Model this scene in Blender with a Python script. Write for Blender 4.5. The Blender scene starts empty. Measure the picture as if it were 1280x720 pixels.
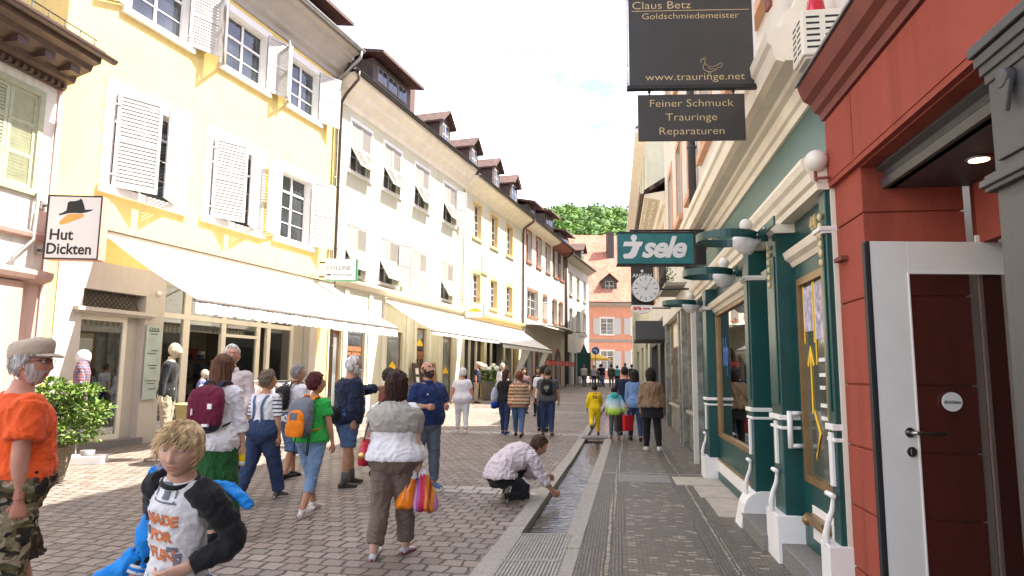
import bpy, bmesh, math, random
from mathutils import Vector, Matrix, noise
from mathutils.bvhtree import BVHTree
R = math.radians
random.seed(7)
scene = bpy.context.scene
C = scene.collection
# ------------------------------------------------------------------ camera
EYE = 1.6
PITCH = math.atan(.1264)
ROLL = .0084
cam_d = bpy.data.cameras.new('camera')
cam = bpy.data.objects.new('camera', cam_d)
C.objects.link(cam)
cam_d.sensor_width = 36.0
cam_d.lens = 853 / 1280 * 36
cam_d.clip_start = .05
cam_d.clip_end = 2000
cam.matrix_world = Matrix.Translation((0, 0, EYE)) @ Matrix.Rotation(math.pi / 2 + PITCH, 4, 'X') @ Matrix.Rotation(ROLL, 4, 'Z')
scene.camera = cam
cam_d.dof.use_dof = False
# ------------------------------------------------------------------ sky, sun, exposure
SUN_EL, SUN_AZ = 57.0, 10.0          # elevation; azimuth from +X towards +Y (degrees)
SKY_STRENGTH = .07
SUN_STRENGTH = 2.8
EXPOSURE = 2.7
world = bpy.data.worlds.new('World')
scene.world = world
world.use_nodes = True
wn, wl = world.node_tree.nodes, world.node_tree.links
wn.clear()
wo = wn.new('ShaderNodeOutputWorld')
bg = wn.new('ShaderNodeBackground')
bg.inputs['Strength'].default_value = SKY_STRENGTH
sky = wn.new('ShaderNodeTexSky')
sky.sky_type = 'NISHITA'
sky.sun_disc = False
sky.sun_elevation = R(SUN_EL)
sky.sun_rotation = R(90 - SUN_AZ)
sky.dust_density = 1.6
tcw = wn.new('ShaderNodeTexCoord')
mpw = wn.new('ShaderNodeMapping')
mpw.inputs['Scale'].default_value = (1, 1, 2.6)
nzw = wn.new('ShaderNodeTexNoise')
nzw.inputs['Scale'].default_value = 2.3
nzw.inputs['Detail'].default_value = 7
nzw.inputs['Roughness'].default_value = .55
rpw = wn.new('ShaderNodeValToRGB')
rpw.color_ramp.elements[0].position = .47
rpw.color_ramp.elements[1].position = .63
mxw = wn.new('ShaderNodeMixRGB')
mxw.inputs['Color2'].default_value = (9.4, 9.05, 8.5, 1)
wl.new(tcw.outputs['Generated'], mpw.inputs['Vector'])
wl.new(mpw.outputs['Vector'], nzw.inputs['Vector'])
wl.new(nzw.outputs['Fac'], rpw.inputs['Fac'])
wl.new(rpw.outputs['Color'], mxw.inputs['Fac'])
tnw = wn.new('ShaderNodeMixRGB')
tnw.blend_type = 'MULTIPLY'
tnw.inputs['Fac'].default_value = 1
tnw.inputs['Color2'].default_value = (.98, .86, .95, 1)
wl.new(sky.outputs['Color'], tnw.inputs['Color1'])
wl.new(tnw.outputs['Color'], mxw.inputs['Color1'])
wl.new(mxw.outputs['Color'], bg.inputs['Color'])
wl.new(bg.outputs['Background'], wo.inputs['Surface'])
sun_d = bpy.data.lights.new('sun', 'SUN')
sun_d.energy = SUN_STRENGTH
sun_d.angle = R(.53)
sun_d.color = (1.0, .94, .84)
sun = bpy.data.objects.new('sun', sun_d)
C.objects.link(sun)
sdir = Vector((math.cos(R(SUN_EL)) * math.cos(R(SUN_AZ)), math.cos(R(SUN_EL)) * math.sin(R(SUN_AZ)), math.sin(R(SUN_EL))))
sun.rotation_euler = sdir.to_track_quat('Z', 'Y').to_euler()
sun.location = (20, 5, 40)
vs = scene.view_settings
vs.view_transform = 'Standard'
vs.look = 'None'
vs.exposure = EXPOSURE
vs.gamma = 1
vs.use_curve_mapping = False
# ------------------------------------------------------------------ helpers
def g(y):
 return 0.0 if y < 14 else .019 * (min(y, 90) - 14)
def tag(o, label, cat, group=None):
 o['label'] = label
 o['category'] = cat
 if group:
  o['group'] = group
 return o
def thing(name, label, cat, loc=(0, 0, 0), rz=0.0, group=None):
 o = bpy.data.objects.new(name, None)
 o.empty_display_size = .2
 C.objects.link(o)
 o.location = loc
 o.rotation_euler = (0, 0, rz)
 return tag(o, label, cat, group)
class MB:
 """collects shapes and links them as ONE mesh object"""
 def __init__(s, M=None):
  s.v, s.f, s.m, s.sm = [], [], [], []
  s.M = M
 def add(s, verts, faces, m=0, smooth=False):
  n = len(s.v)
  if s.M is not None:
   verts = [s.M @ Vector(p) for p in verts]
  s.v += [tuple(p) for p in verts]
  for f in faces:
   s.f.append(tuple(i + n for i in f))
   s.m.append(m)
   s.sm.append(smooth)
 def box(s, x0, x1, y0, y1, z0, z1, m=0):
  if x1 < x0: x0, x1 = x1, x0
  if y1 < y0: y0, y1 = y1, y0
  if z1 < z0: z0, z1 = z1, z0
  s.add([(x0, y0, z0), (x1, y0, z0), (x1, y1, z0), (x0, y1, z0), (x0, y0, z1), (x1, y0, z1), (x1, y1, z1), (x0, y1, z1)],
              [(0, 3, 2, 1), (4, 5, 6, 7), (0, 1, 5, 4), (1, 2, 6, 5), (2, 3, 7, 6), (3, 0, 4, 7)], m)
 def poly(s, pts, m=0):
  s.add(pts, [tuple(range(len(pts)))], m)
 def prism(s, pts, vec, m=0):
  """closed solid: polygon pts (3d) extruded by vec"""
  n = len(pts)
  vec = Vector(vec)
  vs_ = [Vector(p) for p in pts] + [Vector(p) + vec for p in pts]
  fs = [tuple(range(n - 1, -1, -1)), tuple(range(n, 2 * n))]
  fs += [(i, (i + 1) % n, n + (i + 1) % n, n + i) for i in range(n)]
  s.add(vs_, fs, m)
 def sweepx(s, prof, x0, x1, m=0):
  """profile of (y,z) swept along x"""
  s.prism([(x0, y, z) for y, z in prof], (x1 - x0, 0, 0), m)
 def loft(s, rings, m=0, smooth=True, caps=True):
  n = len(rings[0])
  vs_ = [p for r in rings for p in r]
  fs = []
  for k in range(len(rings) - 1):
   for i in range(n):
    j = (i + 1) % n
    fs.append((k * n + i, k * n + j, (k + 1) * n + j, (k + 1) * n + i))
  if caps:
   fs.append(tuple(range(n - 1, -1, -1)))
   fs.append(tuple((len(rings) - 1) * n + i for i in range(n)))
  s.add(vs_, fs, m, smooth)
 def tube(s, path, rad, n=8, m=0, smooth=True, caps=True, flat=1.0, up=None):
  path = [Vector(p) for p in path]
  if not hasattr(rad, '__len__'):
   rad = [rad] * len(path)
  rings = []
  ref = None
  for k, p in enumerate(path):
   a = path[max(k - 1, 0)]
   b = path[min(k + 1, len(path) - 1)]
   t = (b - a).normalized()
   if ref is None:
    ref = Vector(up) if up else (Vector((0, 0, 1)) if abs(t.z) < .9 else Vector((1, 0, 0)))
   u = t.cross(ref)
   if u.length < 1e-5:
    u = t.cross(Vector((1, 0, .1)))
   u.normalize()
   w = u.cross(t).normalized()
   ref = w
   rings.append([p + u * (rad[k] * math.cos(2 * math.pi * i / n)) + w * (rad[k] * flat * math.sin(2 * math.pi * i / n)) for i in range(n)])
  s.loft(rings, m, smooth, caps)
 def lathe(s, prof, c=(0, 0, 0), n=16, m=0, smooth=True):
  rings = [[(c[0] + r * math.cos(2 * math.pi * i / n), c[1] + r * math.sin(2 * math.pi * i / n), c[2] + z) for i in range(n)] for r, z in prof]
  s.loft(rings, m, smooth)
 def ball(s, c, r, m=0, n=12):
  rx, ry, rz = r if hasattr(r, '__len__') else (r, r, r)
  k = max(4, n // 2)
  rings = []
  for a in range(k + 1):
   t = -math.pi / 2 + math.pi * (a if 0 < a < k else (.06 if a == 0 else k - .06)) / k
   rings.append([(c[0] + rx * math.cos(t) * math.cos(2 * math.pi * i / n), c[1] + ry * math.cos(t) * math.sin(2 * math.pi * i / n), c[2] + rz * math.sin(t)) for i in range(n)])
  s.loft(rings, m, True)
 def build(s, name, mats, parent=None, loc=None, rot=None, bevel=0, kind=None, recalc=True):
  me = bpy.data.meshes.new(name)
  me.from_pydata(s.v, [], s.f)
  if not hasattr(mats, '__len__'):
   mats = [mats]
  for m in mats:
   me.materials.append(m)
  me.polygons.foreach_set('material_index', s.m)
  me.polygons.foreach_set('use_smooth', s.sm)
  if recalc:
   bm = bmesh.new()
   bm.from_mesh(me)
   bmesh.ops.recalc_face_normals(bm, faces=bm.faces)
   bm.to_mesh(me)
   bm.free()
  me.update()
  o = bpy.data.objects.new(name, me)
  C.objects.link(o)
  if parent:
   o.parent = parent
  if loc is not None:
   o.location = loc
  if rot is not None:
   o.rotation_euler = rot
  if bevel:
   bv = o.modifiers.new('bevel', 'BEVEL')
   bv.width = bevel
   bv.segments = 2
   bv.limit_method = 'ANGLE'
  if kind:
   o['kind'] = kind
  return o
def cp(o, parent=None, loc=None, rot=None):
 c = o.copy()
 C.objects.link(c)
 c.parent = parent if parent else o.parent
 if loc is not None:
  c.location = loc
 if rot is not None:
  c.rotation_euler = rot
 return c
def text_mesh(body, size=1.0, extrude=.002, offset=0.0, shear=0.0, align='CENTER', sx=1.0, spacing=1.0):
 """built-in font text as plain (verts, faces) in the XY plane"""
 cu = bpy.data.curves.new('t', 'FONT')
 cu.body = body
 cu.size = size
 cu.extrude = extrude
 cu.offset = offset
 cu.shear = shear
 cu.align_x = align
 cu.space_character = spacing
 cu.resolution_u = 3
 o = bpy.data.objects.new('t', cu)
 C.objects.link(o)
 me = bpy.data.meshes.new_from_object(o)
 vs_ = [(v.co.x * sx, v.co.y, v.co.z) for v in me.vertices]
 fs = [tuple(p.vertices) for p in me.polygons]
 bpy.data.objects.remove(o)
 bpy.data.curves.remove(cu)
 bpy.data.meshes.remove(me)
 return vs_, fs
def put_text(mb, body, x, y, z, size, m=0, normal='-Y', depth=.003, **kw):
 """text standing in the XZ plane, readable from -Y (or from +X)"""
 vs_, fs = text_mesh(body, size, depth, **kw)
 if normal == '-Y':
  mb.add([(x + a, y - c, z + b) for a, b, c in vs_], fs, m)
 return mb
# ------------------------------------------------------------------ materials
def new_mat(name):
 m = bpy.data.materials.new(name)
 m.use_nodes = True
 nt = m.node_tree
 b = nt.nodes['Principled BSDF']
 return m, nt.nodes, nt.links, b
def ramp(nodes, stops, interp='LINEAR'):
 r = nodes.new('ShaderNodeValToRGB')
 cr = r.color_ramp
 cr.interpolation = interp
 while len(cr.elements) < len(stops):
  cr.elements.new(.5)
 for e, (p, c) in zip(cr.elements, stops):
  e.position = p
  e.color = (c[0], c[1], c[2], 1)
 return r
def var(c, k):
 return tuple(max(0, min(1, x * k)) for x in c)
def mat(name, col, rough=.6, var_amt=.12, scale=6.0, bump=0.0, bscale=60.0, metal=0.0, spec=.5, sheen=0.0, detail=4, coords='Object', sss=0.0, stretch=None):
 m, n, l, b = new_mat(name)
 tc = n.new('ShaderNodeTexCoord')
 src = tc.outputs[coords]
 if stretch:
  mp = n.new('ShaderNodeMapping')
  mp.inputs['Scale'].default_value = stretch
  l.new(src, mp.inputs['Vector'])
  src = mp.outputs['Vector']
 nz = n.new('ShaderNodeTexNoise')
 nz.inputs['Scale'].default_value = scale
 nz.inputs['Detail'].default_value = detail
 l.new(src, nz.inputs['Vector'])
 rp = ramp(n, [(.3, var(col, 1 - var_amt)), (.7, var(col, 1 + var_amt))])
 l.new(nz.outputs['Fac'], rp.inputs['Fac'])
 l.new(rp.outputs['Color'], b.inputs['Base Color'])
 b.inputs['Roughness'].default_value = rough
 b.inputs['Metallic'].default_value = metal
 b.inputs['Specular IOR Level'].default_value = spec
 if sheen:
  b.inputs['Sheen Weight'].default_value = sheen
 if sss:
  b.inputs['Subsurface Weight'].default_value = sss
  b.inputs['Subsurface Radius'].default_value = (.02, .008, .004)
 if bump:
  nb = n.new('ShaderNodeTexNoise')
  nb.inputs['Scale'].default_value = bscale
  nb.inputs['Detail'].default_value = 5
  l.new(src, nb.inputs['Vector'])
  bp = n.new('ShaderNodeBump')
  bp.inputs['Strength'].default_value = bump
  bp.inputs['Distance'].default_value = .02
  l.new(nb.outputs['Fac'], bp.inputs['Height'])
  l.new(bp.outputs['Normal'], b.inputs['Normal'])
 return m
def plaster(name, col, streak=.12, rough=.9):
 """painted render: broad mottling, fine grain, a few vertical dirt streaks"""
 m, n, l, b = new_mat(name)
 tc = n.new('ShaderNodeTexCoord')
 n1 = n.new('ShaderNodeTexNoise'); n1.inputs['Scale'].default_value = 1.1; n1.inputs['Detail'].default_value = 8; n1.inputs['Roughness'].default_value = .65
 mp = n.new('ShaderNodeMapping'); mp.inputs['Scale'].default_value = (5, 5, .35)
 n2 = n.new('ShaderNodeTexNoise'); n2.inputs['Scale'].default_value = 1.3; n2.inputs['Detail'].default_value = 5
 n3 = n.new('ShaderNodeTexNoise'); n3.inputs['Scale'].default_value = 55; n3.inputs['Detail'].default_value = 4
 l.new(tc.outputs['Object'], n1.inputs['Vector'])
 l.new(tc.outputs['Object'], mp.inputs['Vector'])
 l.new(mp.outputs['Vector'], n2.inputs['Vector'])
 l.new(tc.outputs['Object'], n3.inputs['Vector'])
 r1 = ramp(n, [(.3, var(col, .9)), (.68, var(col, 1.05))])
 l.new(n1.outputs['Fac'], r1.inputs['Fac'])
 r2 = ramp(n, [(.5, (1, 1, 1)), (.78, (1 - streak * 2, 1 - streak * 2.1, 1 - streak * 2.3))])
 l.new(n2.outputs['Fac'], r2.inputs['Fac'])
 mx = n.new('ShaderNodeMixRGB'); mx.blend_type = 'MULTIPLY'; mx.inputs['Fac'].default_value = 1
 l.new(r1.outputs['Color'], mx.inputs['Color1'])
 l.new(r2.outputs['Color'], mx.inputs['Color2'])
 l.new(mx.outputs['Color'], b.inputs['Base Color'])
 b.inputs['Roughness'].default_value = rough
 b.inputs['Specular IOR Level'].default_value = .25
 bp = n.new('ShaderNodeBump'); bp.inputs['Strength'].default_value = .35; bp.inputs['Distance'].default_value = .012
 l.new(n3.outputs['Fac'], bp.inputs['Height'])
 l.new(bp.outputs['Normal'], b.inputs['Normal'])
 return m
def glass_dark(name, col=(.03, .035, .04), rough=.04):
 m = mat(name, col, rough, .85, .9, spec=.9)
 return m
def glass_clear(name, tint=(.93, .96, .95), amount=.86):
 m, n, l, b = new_mat(name)
 out = n['Material Output']
 tr = n.new('ShaderNodeBsdfTransparent'); tr.inputs['Color'].default_value = (*tint, 1)
 gl = n.new('ShaderNodeBsdfGlossy'); gl.inputs['Roughness'].default_value = .02
 lw = n.new('ShaderNodeLayerWeight'); lw.inputs['Blend'].default_value = .25
 mp = n.new('ShaderNodeMapRange'); mp.inputs['To Min'].default_value = 1 - amount; mp.inputs['To Max'].default_value = .9
 ms = n.new('ShaderNodeMixShader')
 l.new(lw.outputs['Fresnel'], mp.inputs['Value'])
 l.new(mp.outputs['Result'], ms.inputs['Fac'])
 l.new(tr.outputs[0], ms.inputs[1])
 l.new(gl.outputs[0], ms.inputs[2])
 l.new(ms.outputs[0], out.inputs['Surface'])
 return m
def stripes(name, cols, axis='Z', period=.1, rough=.85, zig=0.0, zperiod=.05, noise_amt=.0, coords='Object', interp='CONSTANT'):
 """repeating colour bands along one object axis (optionally zig-zag across X)"""
 m, n, l, b = new_mat(name)
 tc = n.new('ShaderNodeTexCoord')
 sp = n.new('ShaderNodeSeparateXYZ')
 l.new(tc.outputs[coords], sp.inputs[0])
 val = sp.outputs[axis]
 if zig:
  ad = n.new('ShaderNodeMath'); ad.operation = 'ADD'
  l.new(sp.outputs['X'], ad.inputs[0]); l.new(sp.outputs['Y'], ad.inputs[1])
  pp = n.new('ShaderNodeMath'); pp.operation = 'PINGPONG'; pp.inputs[1].default_value = zperiod
  l.new(ad.outputs[0], pp.inputs[0])
  ml = n.new('ShaderNodeMath'); ml.operation = 'MULTIPLY_ADD'; ml.inputs[1].default_value = zig
  l.new(pp.outputs[0], ml.inputs[0]); l.new(val, ml.inputs[2])
  val = ml.outputs[0]
 if noise_amt:
  nz = n.new('ShaderNodeTexNoise'); nz.inputs['Scale'].default_value = 6
  l.new(tc.outputs[coords], nz.inputs['Vector'])
  ml = n.new('ShaderNodeMath'); ml.operation = 'MULTIPLY_ADD'; ml.inputs[1].default_value = noise_amt
  l.new(nz.outputs['Fac'], ml.inputs[0]); l.new(val, ml.inputs[2])
  val = ml.outputs[0]
 dv = n.new('ShaderNodeMath'); dv.operation = 'DIVIDE'; dv.inputs[1].default_value = period
 l.new(val, dv.inputs[0])
 fr = n.new('ShaderNodeMath'); fr.operation = 'FRACT'
 l.new(dv.outputs[0], fr.inputs[0])
 k = len(cols)
 if len(cols[0]) == 2 and hasattr(cols[0][1], '__len__'):
  rp = ramp(n, cols, interp)
 else:
  rp = ramp(n, [(i / k, c) for i, c in enumerate(cols)], interp)
 l.new(fr.outputs[0], rp.inputs['Fac'])
 l.new(rp.outputs['Color'], b.inputs['Base Color'])
 b.inputs['Roughness'].default_value = rough
 b.inputs['Specular IOR Level'].default_value = .2
 return m
def plaid(name, base, a, bcol, scale=.09):
 m, n, l, b = new_mat(name)
 tc = n.new('ShaderNodeTexCoord'); sp = n.new('ShaderNodeSeparateXYZ')
 l.new(tc.outputs['Object'], sp.inputs[0])
 last = None
 for axis, per, col, w in (('X', scale, a, .45), ('Z', scale, a, .45), ('X', scale * .5, bcol, .14), ('Z', scale * .5, bcol, .14)):
  d = n.new('ShaderNodeMath'); d.operation = 'DIVIDE'; d.inputs[1].default_value = per
  l.new(sp.outputs[axis], d.inputs[0])
  f = n.new('ShaderNodeMath'); f.operation = 'FRACT'; l.new(d.outputs[0], f.inputs[0])
  c = n.new('ShaderNodeMath'); c.operation = 'LESS_THAN'; c.inputs[1].default_value = w; l.new(f.outputs[0], c.inputs[0])
  s = n.new('ShaderNodeMath'); s.operation = 'MULTIPLY'; s.inputs[1].default_value = .55; l.new(c.outputs[0], s.inputs[0])
  mx = n.new('ShaderNodeMixRGB'); mx.inputs['Color2'].default_value = (*col, 1)
  l.new(s.outputs[0], mx.inputs['Fac'])
  if last is None:
   mx.inputs['Color1'].default_value = (*base, 1)
  else:
   l.new(last.outputs['Color'], mx.inputs['Color1'])
  last = mx
 l.new(last.outputs['Color'], b.inputs['Base Color'])
 b.inputs['Roughness'].default_value = .9
 return m
def bricks(name, w, h, cols, mortar, msize=.012, rot=0.0, bump=.6, rough=.8, distort=.02, dscale=3.0, extra=None, coords='Object', spec=.4, squash=1.0, grain=40.0, flecks=0.0, fleck_col=(.5, .47, .4)):
 """irregular laid stones: distorted brick pattern, per-stone tint, joints sunk"""
 m, n, l, b = new_mat(name)
 tc = n.new('ShaderNodeTexCoord')
 mp = n.new('ShaderNodeMapping'); mp.inputs['Rotation'].default_value = (0, 0, rot)
 l.new(tc.outputs[coords], mp.inputs['Vector'])
 nz = n.new('ShaderNodeTexNoise'); nz.inputs['Scale'].default_value = dscale; nz.inputs['Detail'].default_value = 3
 l.new(mp.outputs['Vector'], nz.inputs['Vector'])
 vm = n.new('ShaderNodeVectorMath'); vm.operation = 'SUBTRACT'; vm.inputs[1].default_value = (.5, .5, .5)
 l.new(nz.outputs['Color'], vm.inputs[0])
 vm2 = n.new('ShaderNodeVectorMath'); vm2.operation = 'SCALE'; vm2.inputs['Scale'].default_value = distort * 2
 l.new(vm.outputs[0], vm2.inputs[0])
 vm3 = n.new('ShaderNodeVectorMath'); vm3.operation = 'ADD'
 l.new(mp.outputs['Vector'], vm3.inputs[0]); l.new(vm2.outputs[0], vm3.inputs[1])
 bt = n.new('ShaderNodeTexBrick')
 bt.inputs['Scale'].default_value = 1
 bt.inputs['Brick Width'].default_value = w
 bt.inputs['Row Height'].default_value = h
 bt.inputs['Mortar Size'].default_value = msize
 bt.inputs['Mortar Smooth'].default_value = .6
 bt.inputs['Bias'].default_value = 0
 bt.inputs['Color1'].default_value = (0, 0, 0, 1)
 bt.inputs['Color2'].default_value = (1, 1, 1, 1)
 bt.inputs['Mortar'].default_value = (.5, .5, .5, 1)
 bt.squash = squash
 l.new(vm3.outputs[0], bt.inputs['Vector'])
 rp = ramp(n, [(i / max(1, len(cols) - 1), c) for i, c in enumerate(cols)])
 l.new(bt.outputs['Color'], rp.inputs['Fac'])
 n2 = n.new('ShaderNodeTexNoise'); n2.inputs['Scale'].default_value = grain; n2.inputs['Detail'].default_value = 5
 l.new(mp.outputs['Vector'], n2.inputs['Vector'])
 n3 = n.new('ShaderNodeTexNoise'); n3.inputs['Scale'].default_value = .55; n3.inputs['Detail'].default_value = 4
 l.new(mp.outputs['Vector'], n3.inputs['Vector'])
 r2 = ramp(n, [(.25, (.72, .72, .72)), (.75, (1.15, 1.13, 1.1))])
 l.new(n2.outputs['Fac'], r2.inputs['Fac'])
 r3 = ramp(n, [(.3, (.78, .78, .8)), (.7, (1.12, 1.1, 1.08))])
 l.new(n3.outputs['Fac'], r3.inputs['Fac'])
 m1 = n.new('ShaderNodeMixRGB'); m1.blend_type = 'MULTIPLY'; m1.inputs['Fac'].default_value = .8
 l.new(rp.outputs['Color'], m1.inputs['Color1']); l.new(r2.outputs['Color'], m1.inputs['Color2'])
 m2 = n.new('ShaderNodeMixRGB'); m2.blend_type = 'MULTIPLY'; m2.inputs['Fac'].default_value = .9
 l.new(m1.outputs['Color'], m2.inputs['Color1']); l.new(r3.outputs['Color'], m2.inputs['Color2'])
 m3 = n.new('ShaderNodeMixRGB'); m3.inputs['Color2'].default_value = (*mortar, 1)
 l.new(bt.outputs['Fac'], m3.inputs['Fac']); l.new(m2.outputs['Color'], m3.inputs['Color1'])
 last = m3
 if flecks:
  wn_ = n.new('ShaderNodeMath'); wn_.operation = 'GREATER_THAN'; wn_.inputs[1].default_value = 1 - flecks
  l.new(bt.outputs['Color'], wn_.inputs[0])
  inv = n.new('ShaderNodeMath'); inv.operation = 'SUBTRACT'; inv.inputs[0].default_value = 1
  l.new(bt.outputs['Fac'], inv.inputs[1])
  mu = n.new('ShaderNodeMath'); mu.operation = 'MULTIPLY'
  l.new(wn_.outputs[0], mu.inputs[0]); l.new(inv.outputs[0], mu.inputs[1])
  m4 = n.new('ShaderNodeMixRGB'); m4.inputs['Color2'].default_value = (*fleck_col, 1)
  l.new(mu.outputs[0], m4.inputs['Fac']); l.new(m3.outputs['Color'], m4.inputs['Color1'])
  last = m4
 l.new(last.outputs['Color'], b.inputs['Base Color'])
 b.inputs['Roughness'].default_value = rough
 b.inputs['Specular IOR Level'].default_value = spec
 hm = n.new('ShaderNodeMath'); hm.operation = 'MULTIPLY_ADD'; hm.inputs[1].default_value = -1.0
 gm = n.new('ShaderNodeMath'); gm.operation = 'MULTIPLY'; gm.inputs[1].default_value = .45
 l.new(n2.outputs['Fac'], gm.inputs[0])
 l.new(bt.outputs['Fac'], hm.inputs[0]); l.new(gm.outputs[0], hm.inputs[2])
 bp = n.new('ShaderNodeBump'); bp.inputs['Strength'].default_value = bump; bp.inputs['Distance'].default_value = .03
 l.new(hm.outputs[0], bp.inputs['Height'])
 l.new(bp.outputs['Normal'], b.inputs['Normal'])
 return m
M = {}
STREET_ROT = -math.atan(.19)
M['cobble'] = bricks('cobble', .18, .20, [(.175, .138, .112), (.23, .19, .157), (.275, .222, .186), (.205, .176, .153), (.30, .256, .218)], (.078, .067, .058), .015, R(10), .95, .62, .045, 5.0)
M['cobble_light'] = bricks('cobble_light', .26, .28, [(.34, .32, .28), (.42, .40, .36), (.30, .28, .25)], (.07, .06, .05), .016, R(10), .8, .65, .015, 4)
M['mosaic'] = bricks('mosaic', .09, .042, [(.13, .108, .08), (.165, .137, .102), (.205, .17, .127), (.145, .122, .093), (.225, .187, .138), (.18, .15, .112)], (.055, .05, .042), .006, R(9), .7, .5, .02, 6.0, grain=90, flecks=.10, fleck_col=(.40, .35, .27))
M['mosaic_edge'] = bricks('mosaic_edge', .07, .03, [(.11, .098, .08), (.155, .135, .108), (.20, .175, .138)], (.06, .054, .045), .006, R(99), .7, .5, .012, 6.0, grain=90)
M['pebble_line'] = bricks('pebble_line', .08, .05, [(.30, .25, .17), (.42, .36, .26), (.5, .45, .36)], (.08, .07, .06), .012, R(99), .9, .55, .02, 9.0, grain=60)
M['granite'] = mat('granite', (.30, .275, .235), .75, .25, 45, .25, 90)
M['granite_dark'] = mat('granite_dark', (.19, .175, .16), .7, .3, 60, .25, 90)
M['slab'] = mat('slab', (.40, .355, .29), .8, .16, 5, .25, 70)
M['ground'] = mat('ground', (.16, .15, .13), .9)
M['bed'] = mat('bed', (.06, .045, .03), .8, .5, 12, .6, 30)
M['iron'] = mat('iron', (.24, .225, .20), .55, .25, 20, .2, 80, metal=.3)
M['white'] = mat('white_paint', (.78, .76, .72), .55, .05, 3, .08, 40)
M['cream_paint'] = mat('cream_paint', (.74, .68, .56), .5, .06, 3, .1, 50)
M['trim_cream'] = mat('trim_cream', (.78, .70, .56), .5, .08, 2.5, .08, 30)
M['shutter_white'] = mat('shutter_white', (.50, .48, .455), .6, .08, 8)
M['shutter_grey'] = mat('shutter_grey', (.36, .335, .295), .6, .06, 8)
M['shutter_green'] = mat('shutter_green', (.36, .38, .24), .6, .12, 8)
M['shutter_brown'] = mat('shutter_brown', (.06, .035, .025), .6, .2, 8)
M['pane'] = glass_dark('pane', (.035, .04, .045))
M['pane_light'] = glass_dark('pane_light', (.16, .17, .17), .06)
M['clear'] = glass_clear('clear_glass')
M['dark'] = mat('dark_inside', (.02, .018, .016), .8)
M['inside_wall'] = mat('inside_wall', (.20, .17, .13), .85)
M['black_metal'] = mat('black_metal', (.028, .026, .025), .45, .2, 10, metal=.3)
M['zinc'] = mat('zinc', (.33, .33, .32), .45, .15, 6, metal=.6)
M['copper_brown'] = mat('copper_brown', (.10, .065, .05), .5, .2, 6, metal=.3)
M['rooftile'] = bricks('rooftile', .22, .17, [(.42, .165, .105), (.50, .215, .145), (.55, .25, .175)], (.16, .07, .05), .012, 0, .8, .85, .004, 5, coords='Object')
M['roof_dark'] = bricks('roof_dark', .2, .16, [(.11, .065, .055), (.16, .09, .075), (.09, .055, .05)], (.03, .02, .02), .012, 0, .8, .8, .004, 5)
M['dormer_brown'] = mat('dormer_brown', (.075, .052, .045), .7, .2, 6, .2, 20)
M['wood'] = mat('wood', (.24, .11, .05), .5, .3, 3, .1, 30, stretch=(8, 8, .6))
M['wood_dark'] = mat('wood_dark', (.06, .028, .018), .45, .3, 3, .1, 30, stretch=(8, 8, .6))
M['bronze'] = mat('bronze', (.30, .19, .085), .4, .15, 6, metal=.55)
M['green'] = mat('dark_green_paint', (.006, .058, .052), .34, .12, 4, .05, 30)
M['green_frieze'] = mat('green_frieze', (.02, .105, .09), .4, .12, 4, .05, 30)
M['red_wall'] = plaster('red_plaster', (.325, .072, .046), .13)
M['red_dark'] = mat('red_dark', (.19, .046, .032), .7, .12, 3, .15, 50)
M['grey_paint'] = mat('grey_paint', (.062, .061, .062), .5, .08, 4, .06, 40)
M['door_white'] = mat('door_white', (.84, .80, .75), .4, .03, 4, .03, 60)
M['rubber'] = mat('rubber', (.02, .02, .022), .6)
M['steel'] = mat('steel', (.42, .40, .37), .3, .05, 10, metal=1.0)
M['gold'] = mat('gold_letter', (.66, .50, .24), .5, .08, 8)
M['sign_dark'] = mat('sign_dark', (.045, .041, .038), .35, .1, 4)
M['awning'] = stripes('awning', [(.86, .85, .82), (.74, .73, .70)], 'X', .16, .85)
M['valance'] = stripes('valance_stripe', [(.80, .79, .76), (.42, .41, .39)], 'X', .16, .85)
M['awning_plain'] = mat('awning_plain', (.85, .83, .78), .85, .04, 3, .05, 80)
M['awning_dark_edge'] = mat('awning_edge', (.20, .17, .15), .7)
M['red'] = mat('red', (.55, .02, .03), .4, .08, 5)
M['yellow'] = mat('yellow', (.85, .52, .02), .6, .06, 5)
M['leaf'] = mat('leaf', (.13, .22, .035), .6, .5, 9, spec=.3)
M['leaf_dark'] = mat('leaf_dark', (.07, .13, .025), .65, .4, 9, spec=.3)
M['black'] = mat('black', (.015, .015, .016), .6)
M['orange_sign'] = mat('orange_sign', (.72, .40, .10), .6)
M['offwhite'] = mat('offwhite_sign', (.74, .73, .70), .45, .02, 3)
M['paper'] = mat('paper', (.75, .73, .68), .8, .1, 12)
for k in ('awning', 'awning_plain'):
 nt = M[k].node_tree
 pb = nt.nodes['Principled BSDF']
 out = nt.nodes['Material Output']
 tl = nt.nodes.new('ShaderNodeBsdfTranslucent')
 tl.inputs['Color'].default_value = (.8, .76, .66, 1)
 ms = nt.nodes.new('ShaderNodeMixShader')
 ms.inputs['Fac'].default_value = .32
 nt.links.new(pb.outputs[0], ms.inputs[1])
 nt.links.new(tl.outputs[0], ms.inputs[2])
 nt.links.new(ms.outputs[0], out.inputs['Surface'])
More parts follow.
